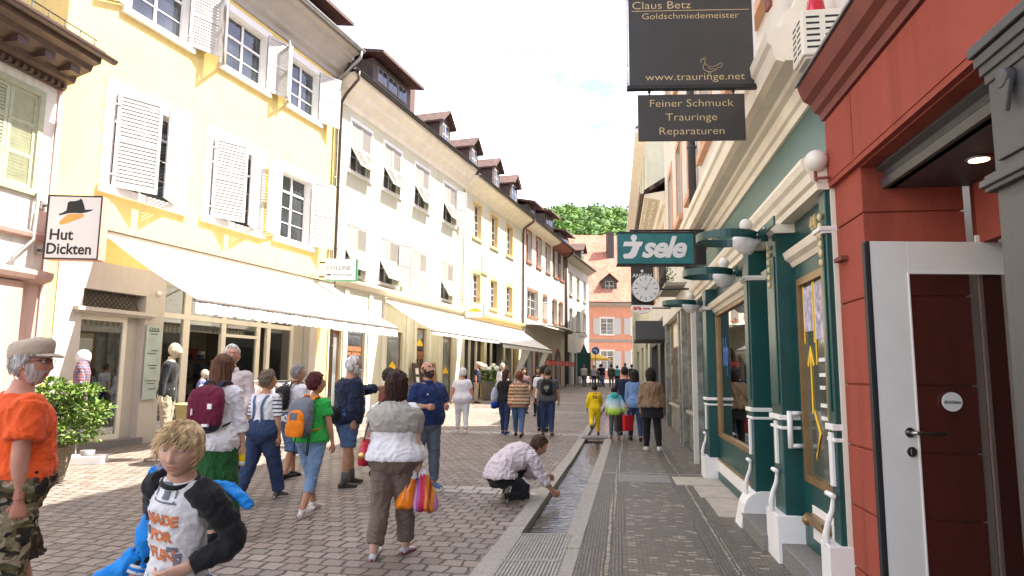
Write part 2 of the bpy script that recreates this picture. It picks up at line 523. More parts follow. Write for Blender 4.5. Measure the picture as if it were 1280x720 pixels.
# ------------------------------------------------------------------ plan of the street
LX0, LY0 = -8.91, 12.85                      # left row of houses: start and direction
LD = Vector((.32, 1, 0)).normalized()
LN = Vector((LD.y, -LD.x, 0))                # towards the street
LANG = math.atan2(LD.y, LD.x)
def lw(s, off=0.0, z=0.0):
 """point on the left row, s metres along it, off metres out into the street"""
 p = Vector((LX0, LY0, 0)) + LD * s + LN * off
 p.z = z
 return p
RX0, RK = 1.655, .15                         # right row: wall line x = RX0 + RK*y
RD = Vector((RK, 1, 0)).normalized()
RN = Vector((-RD.y, RD.x, 0))                # towards the street
RANG = math.atan2(-RD.y, -RD.x)
def rw(y, off=0.0, z=0.0):
 p = Vector((RX0 + RK * y, y, 0)) + RN * off
 p.z = z
 return p
def chan(y):
 return .345 + .1746 * (y - 7.15)
def strip(mb, fx0, fx1, ys, dz=0.0, m=0, nx=1):
 """sheet between two curves x=fx0(y), x=fx1(y), following the rise of the street"""
 n = len(ys)
 vs_, fs = [], []
 for y in ys:
  a, b = fx0(y), fx1(y)
  for i in range(nx + 1):
   vs_.append((a + (b - a) * i / nx, y, g(y) + dz))
 w = nx + 1
 for k in range(n - 1):
  for i in range(nx):
   fs.append((k * w + i, k * w + i + 1, (k + 1) * w + i + 1, (k + 1) * w + i))
 mb.add(vs_, fs, m)
def yrange(a, b, step=1.0):
 n = max(1, int(math.ceil((b - a) / step)))
 ys = {a + (b - a) * i / n for i in range(n + 1)}
 if a < 14 < b:
  ys.add(14.0)
 return sorted(ys)
KER = .18      # kerb stone width
CW = .46        # channel width
YS = yrange(-6, 64, 2)
m = MB(); strip(m, lambda y: -60, lambda y: 80, sorted(set(yrange(-40, 14, 20) + yrange(14, 90, 10) + [160, 320])), -.42)
m.build('ground', M['ground'], kind='structure')
m = MB(); strip(m, lambda y: -14 if y < 20 else -10, lambda y: chan(y) - CW / 2 - KER, YS, 0)
m.build('road', M['cobble'], kind='structure')
m = MB(); strip(m, lambda y: -14, lambda y: 40, [64, 66, 90], 0)
m.build('cross_street', M['cobble'], kind='structure')
m = MB(); strip(m, lambda y: chan(y) + CW / 2 + KER, lambda y: RX0 + RK * y + .9, YS, 0)
m.build('pavement', M['mosaic'], kind='structure')
m = MB()
for y0, w in ((9.35, .56), (17.5, .56), (25.2, .5), (31.0, .5), (38, .5), (46, .5)):
 a0 = lw((y0 - LY0) / LD.y + 2, 0)
 vs_ = []
 for t in (0, .25, .5, .75, 1):
  for d in (0, w):
   x1 = chan(y0) - CW / 2 - KER
   xl = -1.7 if y0 < 10 else (-12 if y0 < 20 else -4)
   x = xl + (x1 - xl) * t
   yy = y0 + d - (x - x1) * .176
   xx = x if t < 1 else chan(yy) - CW / 2 - KER
   vs_.append((xx, yy, g(yy) + .005))
 m.add(vs_, [(2 * i, 2 * i + 2, 2 * i + 3, 2 * i + 1) for i in range(4)], 0)
m.build('pale_sett_bands', M['cobble_light'], kind='structure')
m = MB()
e0 = lambda y: chan(y) + CW / 2 + KER
strip(m, e0, lambda y: e0(y) + .22, YS, .004, 0)
strip(m, lambda y: e0(y) + .28, lambda y: e0(y) + .40, YS, .004, 0)
strip(m, lambda y: e0(y) + .22, lambda y: e0(y) + .28, YS, .008, 1)
f0 = lambda y: RX0 + RK * y - .62
strip(m, lambda y: f0(y) - .2, lambda y: f0(y) - .05, yrange(-4, 22), .004, 0)
strip(m, lambda y: f0(y) - .05, lambda y: f0(y) + .0, yrange(-4, 22), .008, 1)
strip(m, lambda y: f0(y), lambda y: f0(y) + .13, yrange(-4, 22), .004, 0)
m.build('mosaic_border', [M['mosaic_edge'], M['pebble_line']], kind='structure')
m = MB()
rnd = random.Random(3)
for side in (-1, 1):
 y = -5.0
 while y < 60:
  L = rnd.uniform(.75, 1.15)
  y2 = y + L - .008
  xa = lambda yy: chan(yy) + side * CW / 2
  xb = lambda yy: chan(yy) + side * (CW / 2 + KER)
  top = .012 + rnd.uniform(-.004, .004)
  a, b, c, d = (xa(y), y), (xb(y), y), (xb(y2), y2), (xa(y2), y2)
  pts = [(p[0], p[1], g(p[1]) + top) for p in (a, b, c, d)]
  m.prism([(p[0], p[1], p[2] - .36) for p in pts], (0, 0, .36))
  y = y2 + .008
m.build('channel_kerb', M['granite'], kind='structure', bevel=.008)
m = MB()
strip(m, lambda y: chan(y) - CW / 2 - .02, lambda y: chan(y) + CW / 2 + .02, YS, -.22)
m.build('channel_bed', M['bed'], kind='structure')
wm, n, l, b = new_mat('water')
tc = n.new('ShaderNodeTexCoord')
mp = n.new('ShaderNodeMapping'); mp.inputs['Rotation'].default_value = (0, 0, R(10)); mp.inputs['Scale'].default_value = (.25, 1.6, 1)
nz = n.new('ShaderNodeTexNoise'); nz.inputs['Scale'].default_value = 13; nz.inputs['Detail'].default_value = 2.5; nz.inputs['Distortion'].default_value = .8
nz2 = n.new('ShaderNodeTexNoise'); nz2.inputs['Scale'].default_value = 1.6; nz2.inputs['Detail'].default_value = 3
l.new(tc.outputs['Object'], mp.inputs['Vector']); l.new(mp.outputs['Vector'], nz.inputs['Vector']); l.new(mp.outputs['Vector'], nz2.inputs['Vector'])
bp = n.new('ShaderNodeBump'); bp.inputs['Strength'].default_value = .5; bp.inputs['Distance'].default_value = .032
l.new(nz.outputs['Fac'], bp.inputs['Height']); l.new(bp.outputs['Normal'], b.inputs['Normal'])
rp = ramp(n, [(.35, (.010, .008, .006)), (.65, (.022, .016, .010))])
l.new(nz2.outputs['Fac'], rp.inputs['Fac']); l.new(rp.outputs['Color'], b.inputs['Base Color'])
b.inputs['Roughness'].default_value = .02
b.inputs['IOR'].default_value = 1.6
b.inputs['Specular IOR Level'].default_value = .9
M['water'] = wm
m = MB()
strip(m, lambda y: chan(y) - CW / 2 - .01, lambda y: chan(y) + CW / 2 + .01, yrange(7.1, 60, 2), -.075)
m.build('water', M['water'], kind='structure')
gr = thing('channel_grating', 'dark slatted metal cover over the water channel at the lower edge', 'grating', (0, 0, 0))
m = MB()
ya, yb = -1.0, 7.1
nslat = 17
x0f = lambda y: chan(y) - CW / 2 - .05
wdt = CW + .06
for panel in range(8):
 p0 = yb - (panel + 1) * 1.0 + .006
 p1 = yb - panel * 1.0
 for i in range(nslat):
  u0 = .05 + wdt * i / nslat - .05
  u1 = u0 + wdt / nslat * .78
  m.prism([(x0f(p0) + .05 + u0, p0, -.02), (x0f(p0) + .05 + u1, p0, -.02), (x0f(p1) + .05 + u1, p1, -.02), (x0f(p1) + .05 + u0, p1, -.02)], (0, 0, .038))
 for q in (p0, p1 - .03):
  m.prism([(x0f(q) + .05, q, -.03), (x0f(q) + .05 + wdt - .02, q, -.03), (x0f(q + .03) + .05 + wdt - .02, q + .03, -.03), (x0f(q + .03) + .05, q + .03, -.03)], (0, 0, .049))
m.build('slats', M['iron'], gr)
m = MB()
m.prism([(x0f(ya), ya, -.06), (x0f(ya) + wdt + .05, ya, -.06), (x0f(yb) + wdt + .05, yb, -.06), (x0f(yb), yb, -.06)], (0, 0, .03))
m.build('tray', M['black_metal'], gr)
sl = MB()
yy = 16.9
sl.prism([(chan(yy) - .33, yy, g(yy) - .02), (chan(yy) + .3, yy, g(yy) - .02), (chan(yy + .55) + .3, yy + .55, g(yy) - .02), (chan(yy + .55) - .33, yy + .55, g(yy) - .02)], (0, 0, .06))
tag(sl.build('footbridge_slab', M['granite_dark'], bevel=.01), 'flat dark stone slab bridging the water channel under the running yellow child', 'slab')
m = MB()
for (y0, y1, o0, o1) in ((10.2, 11.0, .05, .75), (9.2, 10.15, .0, .52), (8.0, 9.15, .0, .47)):
 pts = [rw(y0, o1), rw(y0, o0), rw(y1, o0), rw(y1, o1)]
 m.prism([(p.x, p.y, -.05) for p in pts], (0, 0, .062))
m.build('pavement_slabs', M['slab'], kind='structure', bevel=.006)
m = MB()
pts = [rw(10.35, 1.6), rw(10.35, .8), rw(11.15, .8), rw(11.15, 1.6)]
m.prism([(p.x, p.y, -.05) for p in pts], (0, 0, .06))
m.build('pavement_cover', M['granite_dark'], kind='structure', bevel=.006)
m = MB()
pts = [rw(11.25, 1.85), rw(11.25, .1), rw(11.33, .1), rw(11.33, 1.85)]
m.prism([(p.x, p.y, -.05) for p in pts], (0, 0, .058))
m.build('pavement_drain', M['iron'], kind='structure')
# ------------------------------------------------------------------ wooded hill beyond the town
hm = MB()
NX, NY = 40, 14
def hill_z(x, y):
 t = min(1, max(0, (y - 150) / 170))
 crest = 63.5 + 3.0 * math.sin(x * .05) + 4.0 * math.sin(x * .021 + 1.0)
 return -1 + (crest + 1) * (t * t * (3 - 2 * t))
vs_, fs = [], []
for j in range(NY + 1):
 for i in range(NX + 1):
  x, y = -120 + 360 * i / NX, 140 + 220 * j / NY
  vs_.append((x, y, hill_z(x, y)))
for j in range(NY):
 for i in range(NX):
  a = j * (NX + 1) + i
  fs.append((a, a + 1, a + NX + 2, a + NX + 1))
hm.add(vs_, fs, 0, True)
M['hill'] = mat('hill_grass', (.06, .10, .03), .9, .3, .2)
hm.build('hill', M['hill'], kind='structure')
rnd = random.Random(11)
wd = MB()
for k in range(520):
 y = rnd.uniform(215, 330)
 x = rnd.uniform(-.05, .30) * y + rnd.uniform(-12, 12)
 z = hill_z(x, y)
 rad = rnd.uniform(3.2, 5.6)
 cz = z + rad * 1.05
 tone = rnd.choice((0, 0, 1, 2))
 rings = []
 wd.ball((x, y, cz), (rad * .78, rad * .78, rad * .8), 1, 8)
 for c in range(150):
  th, ph = rnd.uniform(0, 6.283), math.asin(rnd.uniform(-.5, 1))
  rr = rad * (1 + .25 * noise.noise(Vector((math.cos(th) * 1.7 + k, math.sin(th) * 1.7, ph * 2)))) * rnd.uniform(.84, 1.08)
  p = Vector((x + rr * math.cos(ph) * math.cos(th), y + rr * math.cos(ph) * math.sin(th), cz + rr * .95 * math.sin(ph)))
  s_ = rnd.uniform(.35, .8)
  u = Vector((rnd.uniform(-1, 1), rnd.uniform(-1, 1), rnd.uniform(-.4, .4))).normalized() * s_
  w_ = Vector((rnd.uniform(-1, 1), rnd.uniform(-1, 1), rnd.uniform(-.2, 1))).normalized() * s_
  wd.add([p - u, p + w_ * .8, p + u, p - w_ * .8], [(0, 1, 2, 3)], tone)
M['hill_leaf'] = mat('hill_leaf', (.10, .19, .03), .7, .4, .25, spec=.2)
M['hill_leaf_mid'] = mat('hill_leaf_mid', (.065, .13, .025), .7, .4, .25, spec=.2)
M['hill_leaf_pale'] = mat('hill_leaf_pale', (.15, .24, .045), .7, .4, .25, spec=.2)
wd.build('wood', [M['hill_leaf'], M['hill_leaf_mid'], M['hill_leaf_pale']], kind='stuff', recalc=False)
# ------------------------------------------------------------------ house building kit (local frame: x along the front, y into the house, z up)
def wall_holes(mb, x0, x1, z0, z1, holes, depth=.24, m=0, mr=None, y=0.0):
 mr = m if mr is None else mr
 xs = sorted({x0, x1} | {v for h in holes for v in (h[0], h[1]) if x0 < v < x1})
 zs = sorted({z0, z1} | {v for h in holes for v in (h[2], h[3]) if z0 < v < z1})
 for i in range(len(xs) - 1):
  for k in range(len(zs) - 1):
   cx, cz = (xs[i] + xs[i + 1]) / 2, (zs[k] + zs[k + 1]) / 2
   if any(h[0] < cx < h[1] and h[2] < cz < h[3] for h in holes):
    continue
   mb.poly([(xs[i], y, zs[k]), (xs[i + 1], y, zs[k]), (xs[i + 1], y, zs[k + 1]), (xs[i], y, zs[k + 1])], m)
 for h in holes:
  a, b, c, d = h[:4]
  dd = h[4] if len(h) > 4 else depth
  mb.poly([(a, y, c), (a, y + dd, c), (a, y + dd, d), (a, y, d)], mr)
  mb.poly([(b, y, c), (b, y, d), (b, y + dd, d), (b, y + dd, c)], mr)
  mb.poly([(a, y, d), (a, y + dd, d), (b, y + dd, d), (b, y, d)], mr)
  mb.poly([(a, y, c), (b, y, c), (b, y + dd, c), (a, y + dd, c)], mr)
def body(mb, x0, x1, z1, d0=.3, d1=9.0, m=0, z0=-.6):
 """side walls, rear wall and top of the house"""
 mb.poly([(x0, 0, z0), (x0, 0, z1), (x0, d1, z1), (x0, d1, z0)], m)
 mb.poly([(x1, 0, z0), (x1, d1, z0), (x1, d1, z1), (x1, 0, z1)], m)
 mb.poly([(x0, d1, z0), (x0, d1, z1), (x1, d1, z1), (x1, d1, z0)], m)
 mb.poly([(x0, 0, z1), (x1, 0, z1), (x1, d1, z1), (x0, d1, z1)], m)
def window(parent, x0, x1, z0, z1, y=.14, cols=2, rows=3, transom=None, fm='white', pm='pane', fw=.055, bw=.022, arch=0.0):
 f = MB()
 d = .05
 f.box(x0, x0 + fw, y, y + d, z0, z1); f.box(x1 - fw, x1, y, y + d, z0, z1)
 f.box(x0 + fw, x1 - fw, y, y + d, z0, z0 + fw); f.box(x0 + fw, x1 - fw, y, y + d, z1 - fw, z1)
 zt = z1 - fw
 if transom:
  zt = z0 + (z1 - z0) * transom
  f.box(x0 + fw, x1 - fw, y - .008, y + d, zt, zt + fw)
 for c in range(1, cols):
  xc = x0 + (x1 - x0) * c / cols
  w = fw * .6 if cols <= 2 else bw
  f.box(xc - w, xc + w, y - .006, y + d - .002, z0 + fw, z1 - fw)
 for r in range(1, rows):
  zc = z0 + fw + (zt - z0 - fw) * r / rows
  f.box(x0 + fw, x1 - fw, y + .008, y + .04, zc - bw / 2, zc + bw / 2)
 o = f.build('window', M[fm], parent)
 p = MB()
 p.box(x0 + .01, x1 - .01, y + .03, y + .036, z0 + .01, z1 - .01)
 p.build('pane', M[pm], o)
 return o
_sh = {}
def shutter_proto(w, h, mname, slats, panels=2):
 key = (round(w, 2), round(h, 2), mname, slats)
 if key in _sh:
  return _sh[key]
 b = MB()
 st, t = .075, .034
 b.box(0, st, -t, 0, 0, h); b.box(w - st, w, -t, 0, 0, h)
 zs = [0] + [h * (i + 1) / panels - st / 2 for i in range(panels - 1)] + [h - st]
 for z in zs:
  b.box(st, w - st, -t + .002, -.002, z, z + st)
 for i in range(panels):
  za, zb = zs[i] + st, zs[i + 1]
  n_ = max(3, int(slats / panels))
  for k in range(n_):
   z = za + (zb - za) * (k + .5) / n_
   p = (zb - za) / n_
   b.prism([(st - .004, -t + .004, z - p * .46), (st - .004, -t + .010, z - p * .52), (st - .004, -.004, z + p * .42), (st - .004, -.010, z + p * .48)], (w - 2 * st + .008, 0, 0))
 for z in (h * .12, h * .86):
  b.box(-.04, .06, -t - .012, -t, z, z + .035)
 _sh[key] = [b, mname, None]
 return _sh[key]
def shutter(parent, xh, z0, w, h, ang, side='L', mname='shutter_white', slats=22, y=-.012, panels=2):
 """one louvred leaf hinged at xh; ang = how far it stands open (degrees)"""
 P = shutter_proto(w, h, mname, slats, panels)
 rz = -R(ang) if side == 'L' else math.pi + R(ang)
 if P[2] is None:
  o = P[0].build('shutter', M[mname], parent, (xh, y, z0), (0, 0, rz))
  P[2] = o
  return o
 return cp(P[2], parent, (xh, y, z0), (0, 0, rz))
def surround(parent, x0, x1, z0, z1, w, mname, sill=.1, proud=.02, name='window_surround', y=0.0):
 b = MB()
 b.box(x0 - w, x0, y - proud, y + .004, z0 - w * .4, z1 + w)
 b.box(x1, x1 + w, y - proud, y + .004, z0 - w * .4, z1 + w)
 b.box(x0, x1, y - proud, y + .004, z1, z1 + w)
 b.box(x0 - w - .02, x1 + w + .02, y - sill, y + .2, z0 - w * .4 - .07, z0 - .004)
 return b.build(name, M[mname], parent)
def gutter(parent, x0, x1, y, z, r=.075, mname='black_metal'):
 b = MB()
 n_ = 8
 prof = [(y + r * math.cos(math.pi + math.pi * i / n_), z + r * math.sin(math.pi + math.pi * i / n_)) for i in range(n_ + 1)]
 prof += [(y + (r - .012) * math.cos(2 * math.pi - math.pi * i / n_), z + (r - .012) * math.sin(2 * math.pi - math.pi * i / n_)) for i in range(n_ + 1)]
 b.sweepx(prof, x0, x1)
 return b.build('gutter', M[mname], parent)
def pipe(parent, pts, r=.05, mname='black_metal', name='downpipe'):
 b = MB()
 b.tube(pts, r, 10)
 for k, p in enumerate(pts):
  if k and (Vector(pts[k]) - Vector(pts[k - 1])).length > 3:
   for t in (.15, .5, .85):
    q = Vector(pts[k - 1]).lerp(Vector(pts[k]), t)
    b.tube([q - Vector((0, 0, .02)), q + Vector((0, 0, .02))], r * 1.25, 10)
 return b.build(name, M[mname], parent)
def roof(parent, x0, x1, z, over=.6, depth=6.0, rise=5.4, mname='roof_dark', thick=.14, tilt=None):
 b = MB()
 b.prism([(x0, -over, z), (x0, depth, z + rise), (x0, depth, z + rise + thick), (x0, -over, z + thick)], (x1 - x0, 0, 0))
 b.prism([(x0, depth + .002, z + rise), (x0, depth * 2 + over, z), (x0, depth * 2 + over, z + thick), (x0, depth + .002, z + rise + thick)], (x1 - x0, 0, 0))
 return b.build('roof', M[mname], parent)
def rtop(y, z, over=.6, depth=6.0, rise=5.4):
 return z + rise * (y + over) / (depth + over)
def gable_dormer(rf, x, w, y0, zbase, h, mname='roof_dark', wm_='dormer_brown', win=True):
 """dormer with pitched roof, front at y0"""
 b = MB()
 hw = w / 2
 b.prism([(x - hw, y0, zbase), (x + hw, y0, zbase), (x + hw, y0, zbase + h), (x, y0, zbase + h + w * .42), (x - hw, y0, zbase + h)], (0, 3.0, 0))
 d = b.build('dormer', M[wm_], rf)
 r_ = MB()
 e = .16
 for sgn in (-1, 1):
  a = (x, y0 - .28, zbase + h + w * .42 + .05)
  c = (x + sgn * (hw + e), y0 - .28, zbase + h - e * .84 + .03)
  r_.prism([a, c, (c[0], c[1], c[2] + .09), (a[0], a[1], a[2] + .09)], (0, 3.4, 0))
 r_.build('dormer_roof', M[mname], rf)
 if win:
  f = MB()
  a, bb = x - hw * .55, x + hw * .55
  f.box(a, bb, y0 - .03, y0 - .002, zbase + h * .18, zbase + h * .98)
  f.build('dormer_window', M['granite'], rf)
  p = MB()
  for sx in (-1, 1):
   for k in range(2):
    cx = x + sx * hw * .27
    p.box(cx - hw * .2, cx + hw * .2, y0 - .036, y0 - .031, zbase + h * (.25 + .37 * k), zbase + h * (.55 + .37 * k))
  p.build('dormer_pane', M['pane'], rf)
def shed_dormer(rf, x0, x1, y0, zbase, h, wm_='dormer_brown'):
 b = MB()
 b.box(x0, x1, y0, y0 + 2.6, zbase, zbase + h)
 b.build('dormer', M[wm_], rf)
 r_ = MB()
 r_.prism([(x0 - .25, y0 - .55, zbase + h + .02), (x0 - .25, y0 + 3.2, zbase + h + .75), (x0 - .25, y0 + 3.2, zbase + h + .9), (x0 - .25, y0 - .55, zbase + h + .14)], (x1 - x0 + .5, 0, 0))
 r_.build('dormer_roof', M['roof_dark'], rf)
 f = MB(); p = MB()
 n_ = 3
 a0, a1 = x0 + .3, x1 - .3
 for i in range(n_):
  a = a0 + (a1 - a0) * i / n_
  bb = a0 + (a1 - a0) * (i + 1) / n_ - .08
  f.box(a, bb, y0 - .03, y0 - .002, zbase + .55, zbase + h - .2)
  mx_ = (a + bb) / 2
  p.box(a + .07, mx_ - .03, y0 - .036, y0 - .031, zbase + .6, zbase + h - .25)
  p.box(mx_ + .03, bb - .07, y0 - .036, y0 - .031, zbase + .6, zbase + h - .25)
 f.build('dormer_window', M['granite_dark'], rf)
 p.build('dormer_pane', M['pane'], rf)
# ================================================================== LEFT ROW
# ---- house at the far left edge, white above a pink shop front
d_ = Vector((.17, 1, 0)).normalized()
e_ = lw(0)
ga = math.atan2(d_.y, d_.x)
o_ = e_ - d_ * 7
H1 = thing('white_house', 'white house with brown eaves and olive shutters at the left edge', 'house', o_, ga)
W = 7.0
M['pl_white'] = plaster('plaster_white', (.70, .67, .60))
M['pl_pink'] = plaster('plaster_pink', (.50, .34, .29))
m = MB()
holes = [(5.35, 6.55, 4.95, 6.75), (2.6, 3.8, 4.95, 6.75)]
wall_holes(m, 0, W, 3.35, 7.2, holes, .15)
body(m, 0, W, 7.2)
m.build('wall', M['pl_white'], H1)
m = MB()
wall_holes(m, 0, W, -.5, 3.2, [(3.2, 5.75, -.5, 2.7)], .5)
m.box(5.8, 6.5, -.09, .0, -.4, 3.2)
m.sweepx([(0, 3.2), (-.2, 3.26), (-.24, 3.34), (-.24, 3.42), (0, 3.48)], 0, W - .005)
m.sweepx([(0, 4.02), (-.1, 4.05), (-.12, 4.12), (0, 4.2)], 0, W - .005)
m.build('shop_front', M['pl_pink'], H1)
m = MB(); m.box(3.2, 5.75, .45, .5, -.4, 2.7); m.build('shop_pane', M['pane'], H1)
for (a, b_, c, dd) in holes:
 shutter(H1, a, c, (b_ - a) / 2 - .005, dd - c, 0, 'L', 'shutter_green', 24, y=.05, panels=3)
 shutter(H1, b_, c, (b_ - a) / 2 - .005, dd - c, 0, 'R', 'shutter_green', 24, y=.016, panels=3)
 surround(H1, a, b_, c, dd, .12, 'shutter_green', .06)
 shutter(H1, a - .1, c, .6, dd - c, 176, 'L', 'shutter_brown', 20, y=-.05)
m = MB()
prof = [(0, 7.05), (-.08, 7.05), (-.1, 7.16), (-.28, 7.2), (-.32, 7.32), (-.62, 7.42), (-.66, 7.52), (-.82, 7.56), (-.84, 7.68), (0, 7.8)]
m.sweepx(prof, 0, W + .02)
for i in range(46):
 m.box(.05 + i * .152, .12 + i * .152, -.17, -.09, 7.06, 7.13)
for i in range(12):
 m.box(.2 + i * .58, .42 + i * .58, -.58, -.3, 7.26, 7.4)
m.build('eaves_cornice', M['copper_brown'], H1)
gutter(H1, -.1, W + .25, -.92, 7.72, .09, 'copper_brown')
rf = roof(H1, -.1, W + .1, 7.7, .85, 5, 3.2)
m = MB()
for i in range(20):
 m.tube([(.2 + i * .36, -.62, 7.8), (.2 + i * .36, -.62, 8.12)], .012, 6)
for z in (7.95, 8.1):
 m.tube([(0, -.62, z), (W + .1, -.62, z)], .012, 6)
m.build('snow_guard', M['black_metal'], rf)
m = MB(); m.box(W - .06, W + .06, -.03, .0, -.2, 7.05); m.build('corner_strip', M['pl_pink'], H1)
pipe(H1, [(6.62, -.1, 4.9), (6.6, -.1, 4.0), (6.2, -.12, 3.6), (6.2, -.1, 3.3)], .035, 'zinc')
# ---- yellow hat shop
M['pl_yellow'] = plaster('plaster_yellow', (.82, .63, .235), .05)
M['pl_beige'] = plaster('plaster_beige', (.52, .47, .41), .04)
H2 = thing('yellow_house', 'yellow house with white louvred shutters above the long white awning', 'house', lw(0), LANG)
W = 9.68
F1 = [(1.25, 3.1, 5.48, 7.52), (4.15, 5.95, 5.48, 7.52), (6.95, 8.4, 5.52, 7.5)]
F2 = [(1.4, 3.05, 9.5, 11.15), (4.35, 5.98, 9.55, 11.12), (7.12, 8.58, 9.58, 11.12)]
SH = [(.86, 2.42, -.02, 3.26), (2.95, 8.3, -.02, 3.75)]
m = MB()
wall_holes(m, 0, W, -.5, 11.6, F1 + F2 + [(.3, 9.05, -.5, 3.82)], .26, 0, 1)
body(m, 0, W, 11.6)
m.build('wall', [M['pl_yellow'], M['white']], H2)
m = MB()
wall_holes(m, .3, 9.05, -.5, 3.82, SH, .45, 0, 0, y=-.022)
m.box(.28, .3, -.022, .05, -.5, 3.84); m.box(9.05, 9.07, -.022, .05, -.5, 3.84); m.box(.3, 9.05, -.022, .05, 3.82, 3.84)
m.build('shop_front', M['pl_beige'], H2)
for (a, b_, c, dd) in F1 + F2:
 surround(H2, a, b_, c, dd, .27 if dd < 9 else .2, 'white', .1)
for (a, b_, c, dd) in F1:
 window(H2, a, b_, c, dd, .16, 2, 3, .72)
for (a, b_, c, dd) in F2:
 window(H2, a, b_, c, dd, .16, 2, 2, .62, pm='pane')
hh = 2.08
for (a, b_, c, dd), (la, ra) in zip(F1, ((24, 26), (24, 24), (168, 158))):
 w_ = (b_ - a) / 2 - .01 if la < 90 else .86
 shutter(H2, a, c - .02, w_, hh, la, 'L', y=-.05)
 shutter(H2, b_, c - .02, w_, hh, ra, 'R', y=-.05)
hh = 1.66
for (a, b_, c, dd), (la, ra) in zip(F2, ((168, 160), (140, 163), (150, 160))):
 shutter(H2, a, c - .02, .82, hh, la, 'L', y=-.05, slats=18)
 shutter(H2, b_, c - .02, .82, hh, ra, 'R', y=-.05, slats=18)
m = MB()
prof = [(0, 11.45), (-.05, 11.45), (-.08, 11.6), (-.2, 11.68), (-.24, 11.78), (-.5, 12.05), (-.56, 12.08), (-.6, 12.2), (-.78, 12.26), (-.8, 12.36), (0, 12.4)]
m.sweepx(prof, -.05, W + .02)
M['cornice_taupe'] = mat('cornice_taupe', (.36, .32, .28), .7, .06, 3)
m.build('eaves_cornice', M['cornice_taupe'], H2)
gutter(H2, -.1, W + .12, -.88, 12.4, .085, 'zinc')
pipe(H2, [(W - .02, -.88, 12.38), (W - .02, -.86, 12.12), (W - .12, -.4, 11.62), (W - .1, -.1, 11.4), (W - .1, -.1, 4.6)], .055, 'zinc')
rf = roof(H2, -.05, W + .05, 12.35, .8, 5.5, 5.2)
shed_dormer(rf, 9.0, 11.2, 1.1, 13.4, .95)
m = MB()
m.box(.88, 2.4, .24, .25, 2.92, 3.24)
m.build('fanlight_back', M['inside_wall'], H2)
m = MB()
for i in range(-3, 22):
 for sgn in (1, -1):
  x0 = .88 + i * .11 - .1
  pts = []
  xa, za, xb, zb = (x0, 2.92, x0 + .32 * 1.0, 3.24) if sgn > 0 else (x0 + .32, 2.92, x0, 3.24)
  lo, hi = min(xa, xb), max(xa, xb)
  if lo < .88 or hi > 2.4:
   continue
  m.tube([(xa, .06, za), (xb, .06, zb)], .009, 4)
m.build('fanlight_lattice', M['black_metal'], H2)
m = MB(); m.box(.66, 2.62, -.16, .3, 2.80, 2.88); m.box(.7, 2.58, -.10, .3, 2.76, 2.8); m.build('lintel_ledge', M['pl_beige'], H2)
m = MB(); m.box(.75, 2.5, -.12, .3, -.1, .17); m.build('window_sill', M['granite_dark'], H2)
f = MB()
for bx in ((.86, .95, .1, .17, .17, 2.76), (1.98, 2.08, .1, .17, .17, 2.76), (.95, 1.98, .1, .17, .17, .27), (.95, 1.98, .1, .17, 2.64, 2.76)):
 f.box(*bx)
df = f.build('display_window', M['cream_paint'], H2)
m = MB(); m.box(.95, 1.98, .13, .138, .27, 2.64); m.build('pane', M['clear'], df)
m = MB()
m.box(.5, 2.9, 1.25, 1.3, -.1, 3.3, 0); m.box(.5, 2.9, .2, 1.25, -.08, .2, 1); m.box(.45, .5, .2, 1.3, -.1, 3.3, 0); m.box(2.9, 2.94, .46, 1.3, -.1, 3.3, 0)
m.box(1.5, 1.95, .9, .95, .2, 2.3, 2)
m.build('display_interior', [M['inside_wall'], M['wood'], M['paper']], H2)
m = MB(); m.box(2.09, 2.42, .18, .2, .0, 2.76); m.build('reveal_panel', M['pl_beige'], H2)
pl = MB(); pl.box(2.44, 2.86, -.075, -.06, .98, 2.62)
gp = pl.build('glass_plaque', mat('frosted_glass', (.40, .47, .42), .25, .12, 5), H2)
for i, z in enumerate((2.48, 2.42, 2.05, 1.98, 1.72, 1.66, 1.38, 1.32, 1.2)):
 pl = MB(); pl.box(2.5 + .05 * (i % 3), 2.8 - .04 * (i % 2), -.079, -.076, z, z + .018); pl.build('plaque_line', M['grey_paint'], gp)
pl = MB(); put_text(pl, 'COUR', 2.65, -.077, 2.5, .1); pl.build('plaque_heading', M['grey_paint'], gp)
f = MB()
Y = .28
for x0, x1 in ((2.95, 3.05), (3.88, 4.08), (5.2, 5.36), (6.6, 6.75), (7.05, 7.2), (8.18, 8.3)):
 f.box(x0, x1, Y, Y + .09, -.02, 3.75)
f.box(3.05, 8.18, Y - .01, Y + .08, 2.86, 2.98)
f.box(3.05, 8.18, Y, Y + .09, 3.62, 3.75)
f.box(7.2, 8.18, Y, Y + .08, .02, .5); f.box(5.36, 6.6, Y, Y + .08, 2.52, 2.6)
sf = f.build('shop_window_frames', M['cream_paint'], H2)
m = MB()
for x0, x1 in ((3.05, 3.88), (5.36, 6.6), (7.2, 8.18)):
 m.box(x0, x1, Y + .04, Y + .048, .02, 2.86)
m.box(3.05, 8.18, Y + .04, Y + .048, 2.98, 3.62)
m.build('pane', M['clear'], sf)
m = MB()
m.box(2.9, 8.4, 3.6, 3.7, -.1, 3.8, 0); m.box(2.95, 8.3, .3, 3.6, -.06, -.02, 1)
m.box(2.95, 8.3, .4, 3.6, 3.72, 3.78, 0); m.box(8.4, 8.45, .46, 3.7, -.1, 3.8, 0)
rnd = random.Random(5)
for k in range(60):
 x = rnd.uniform(3.2, 8.1); z = rnd.choice((.3, .9, 1.45, 2.0)); y = 3.3
 m.box(x, x + rnd.uniform(.15, .35), y, y + .25, z, z + rnd.uniform(.1, .4), rnd.choice((2, 3, 4, 5, 1)))
for k in range(4):
 m.box(3.0, 8.2, 3.2, 3.6, (.26, .86, 1.41, 1.96)[k], (.28, .88, 1.43, 1.98)[k], 1)
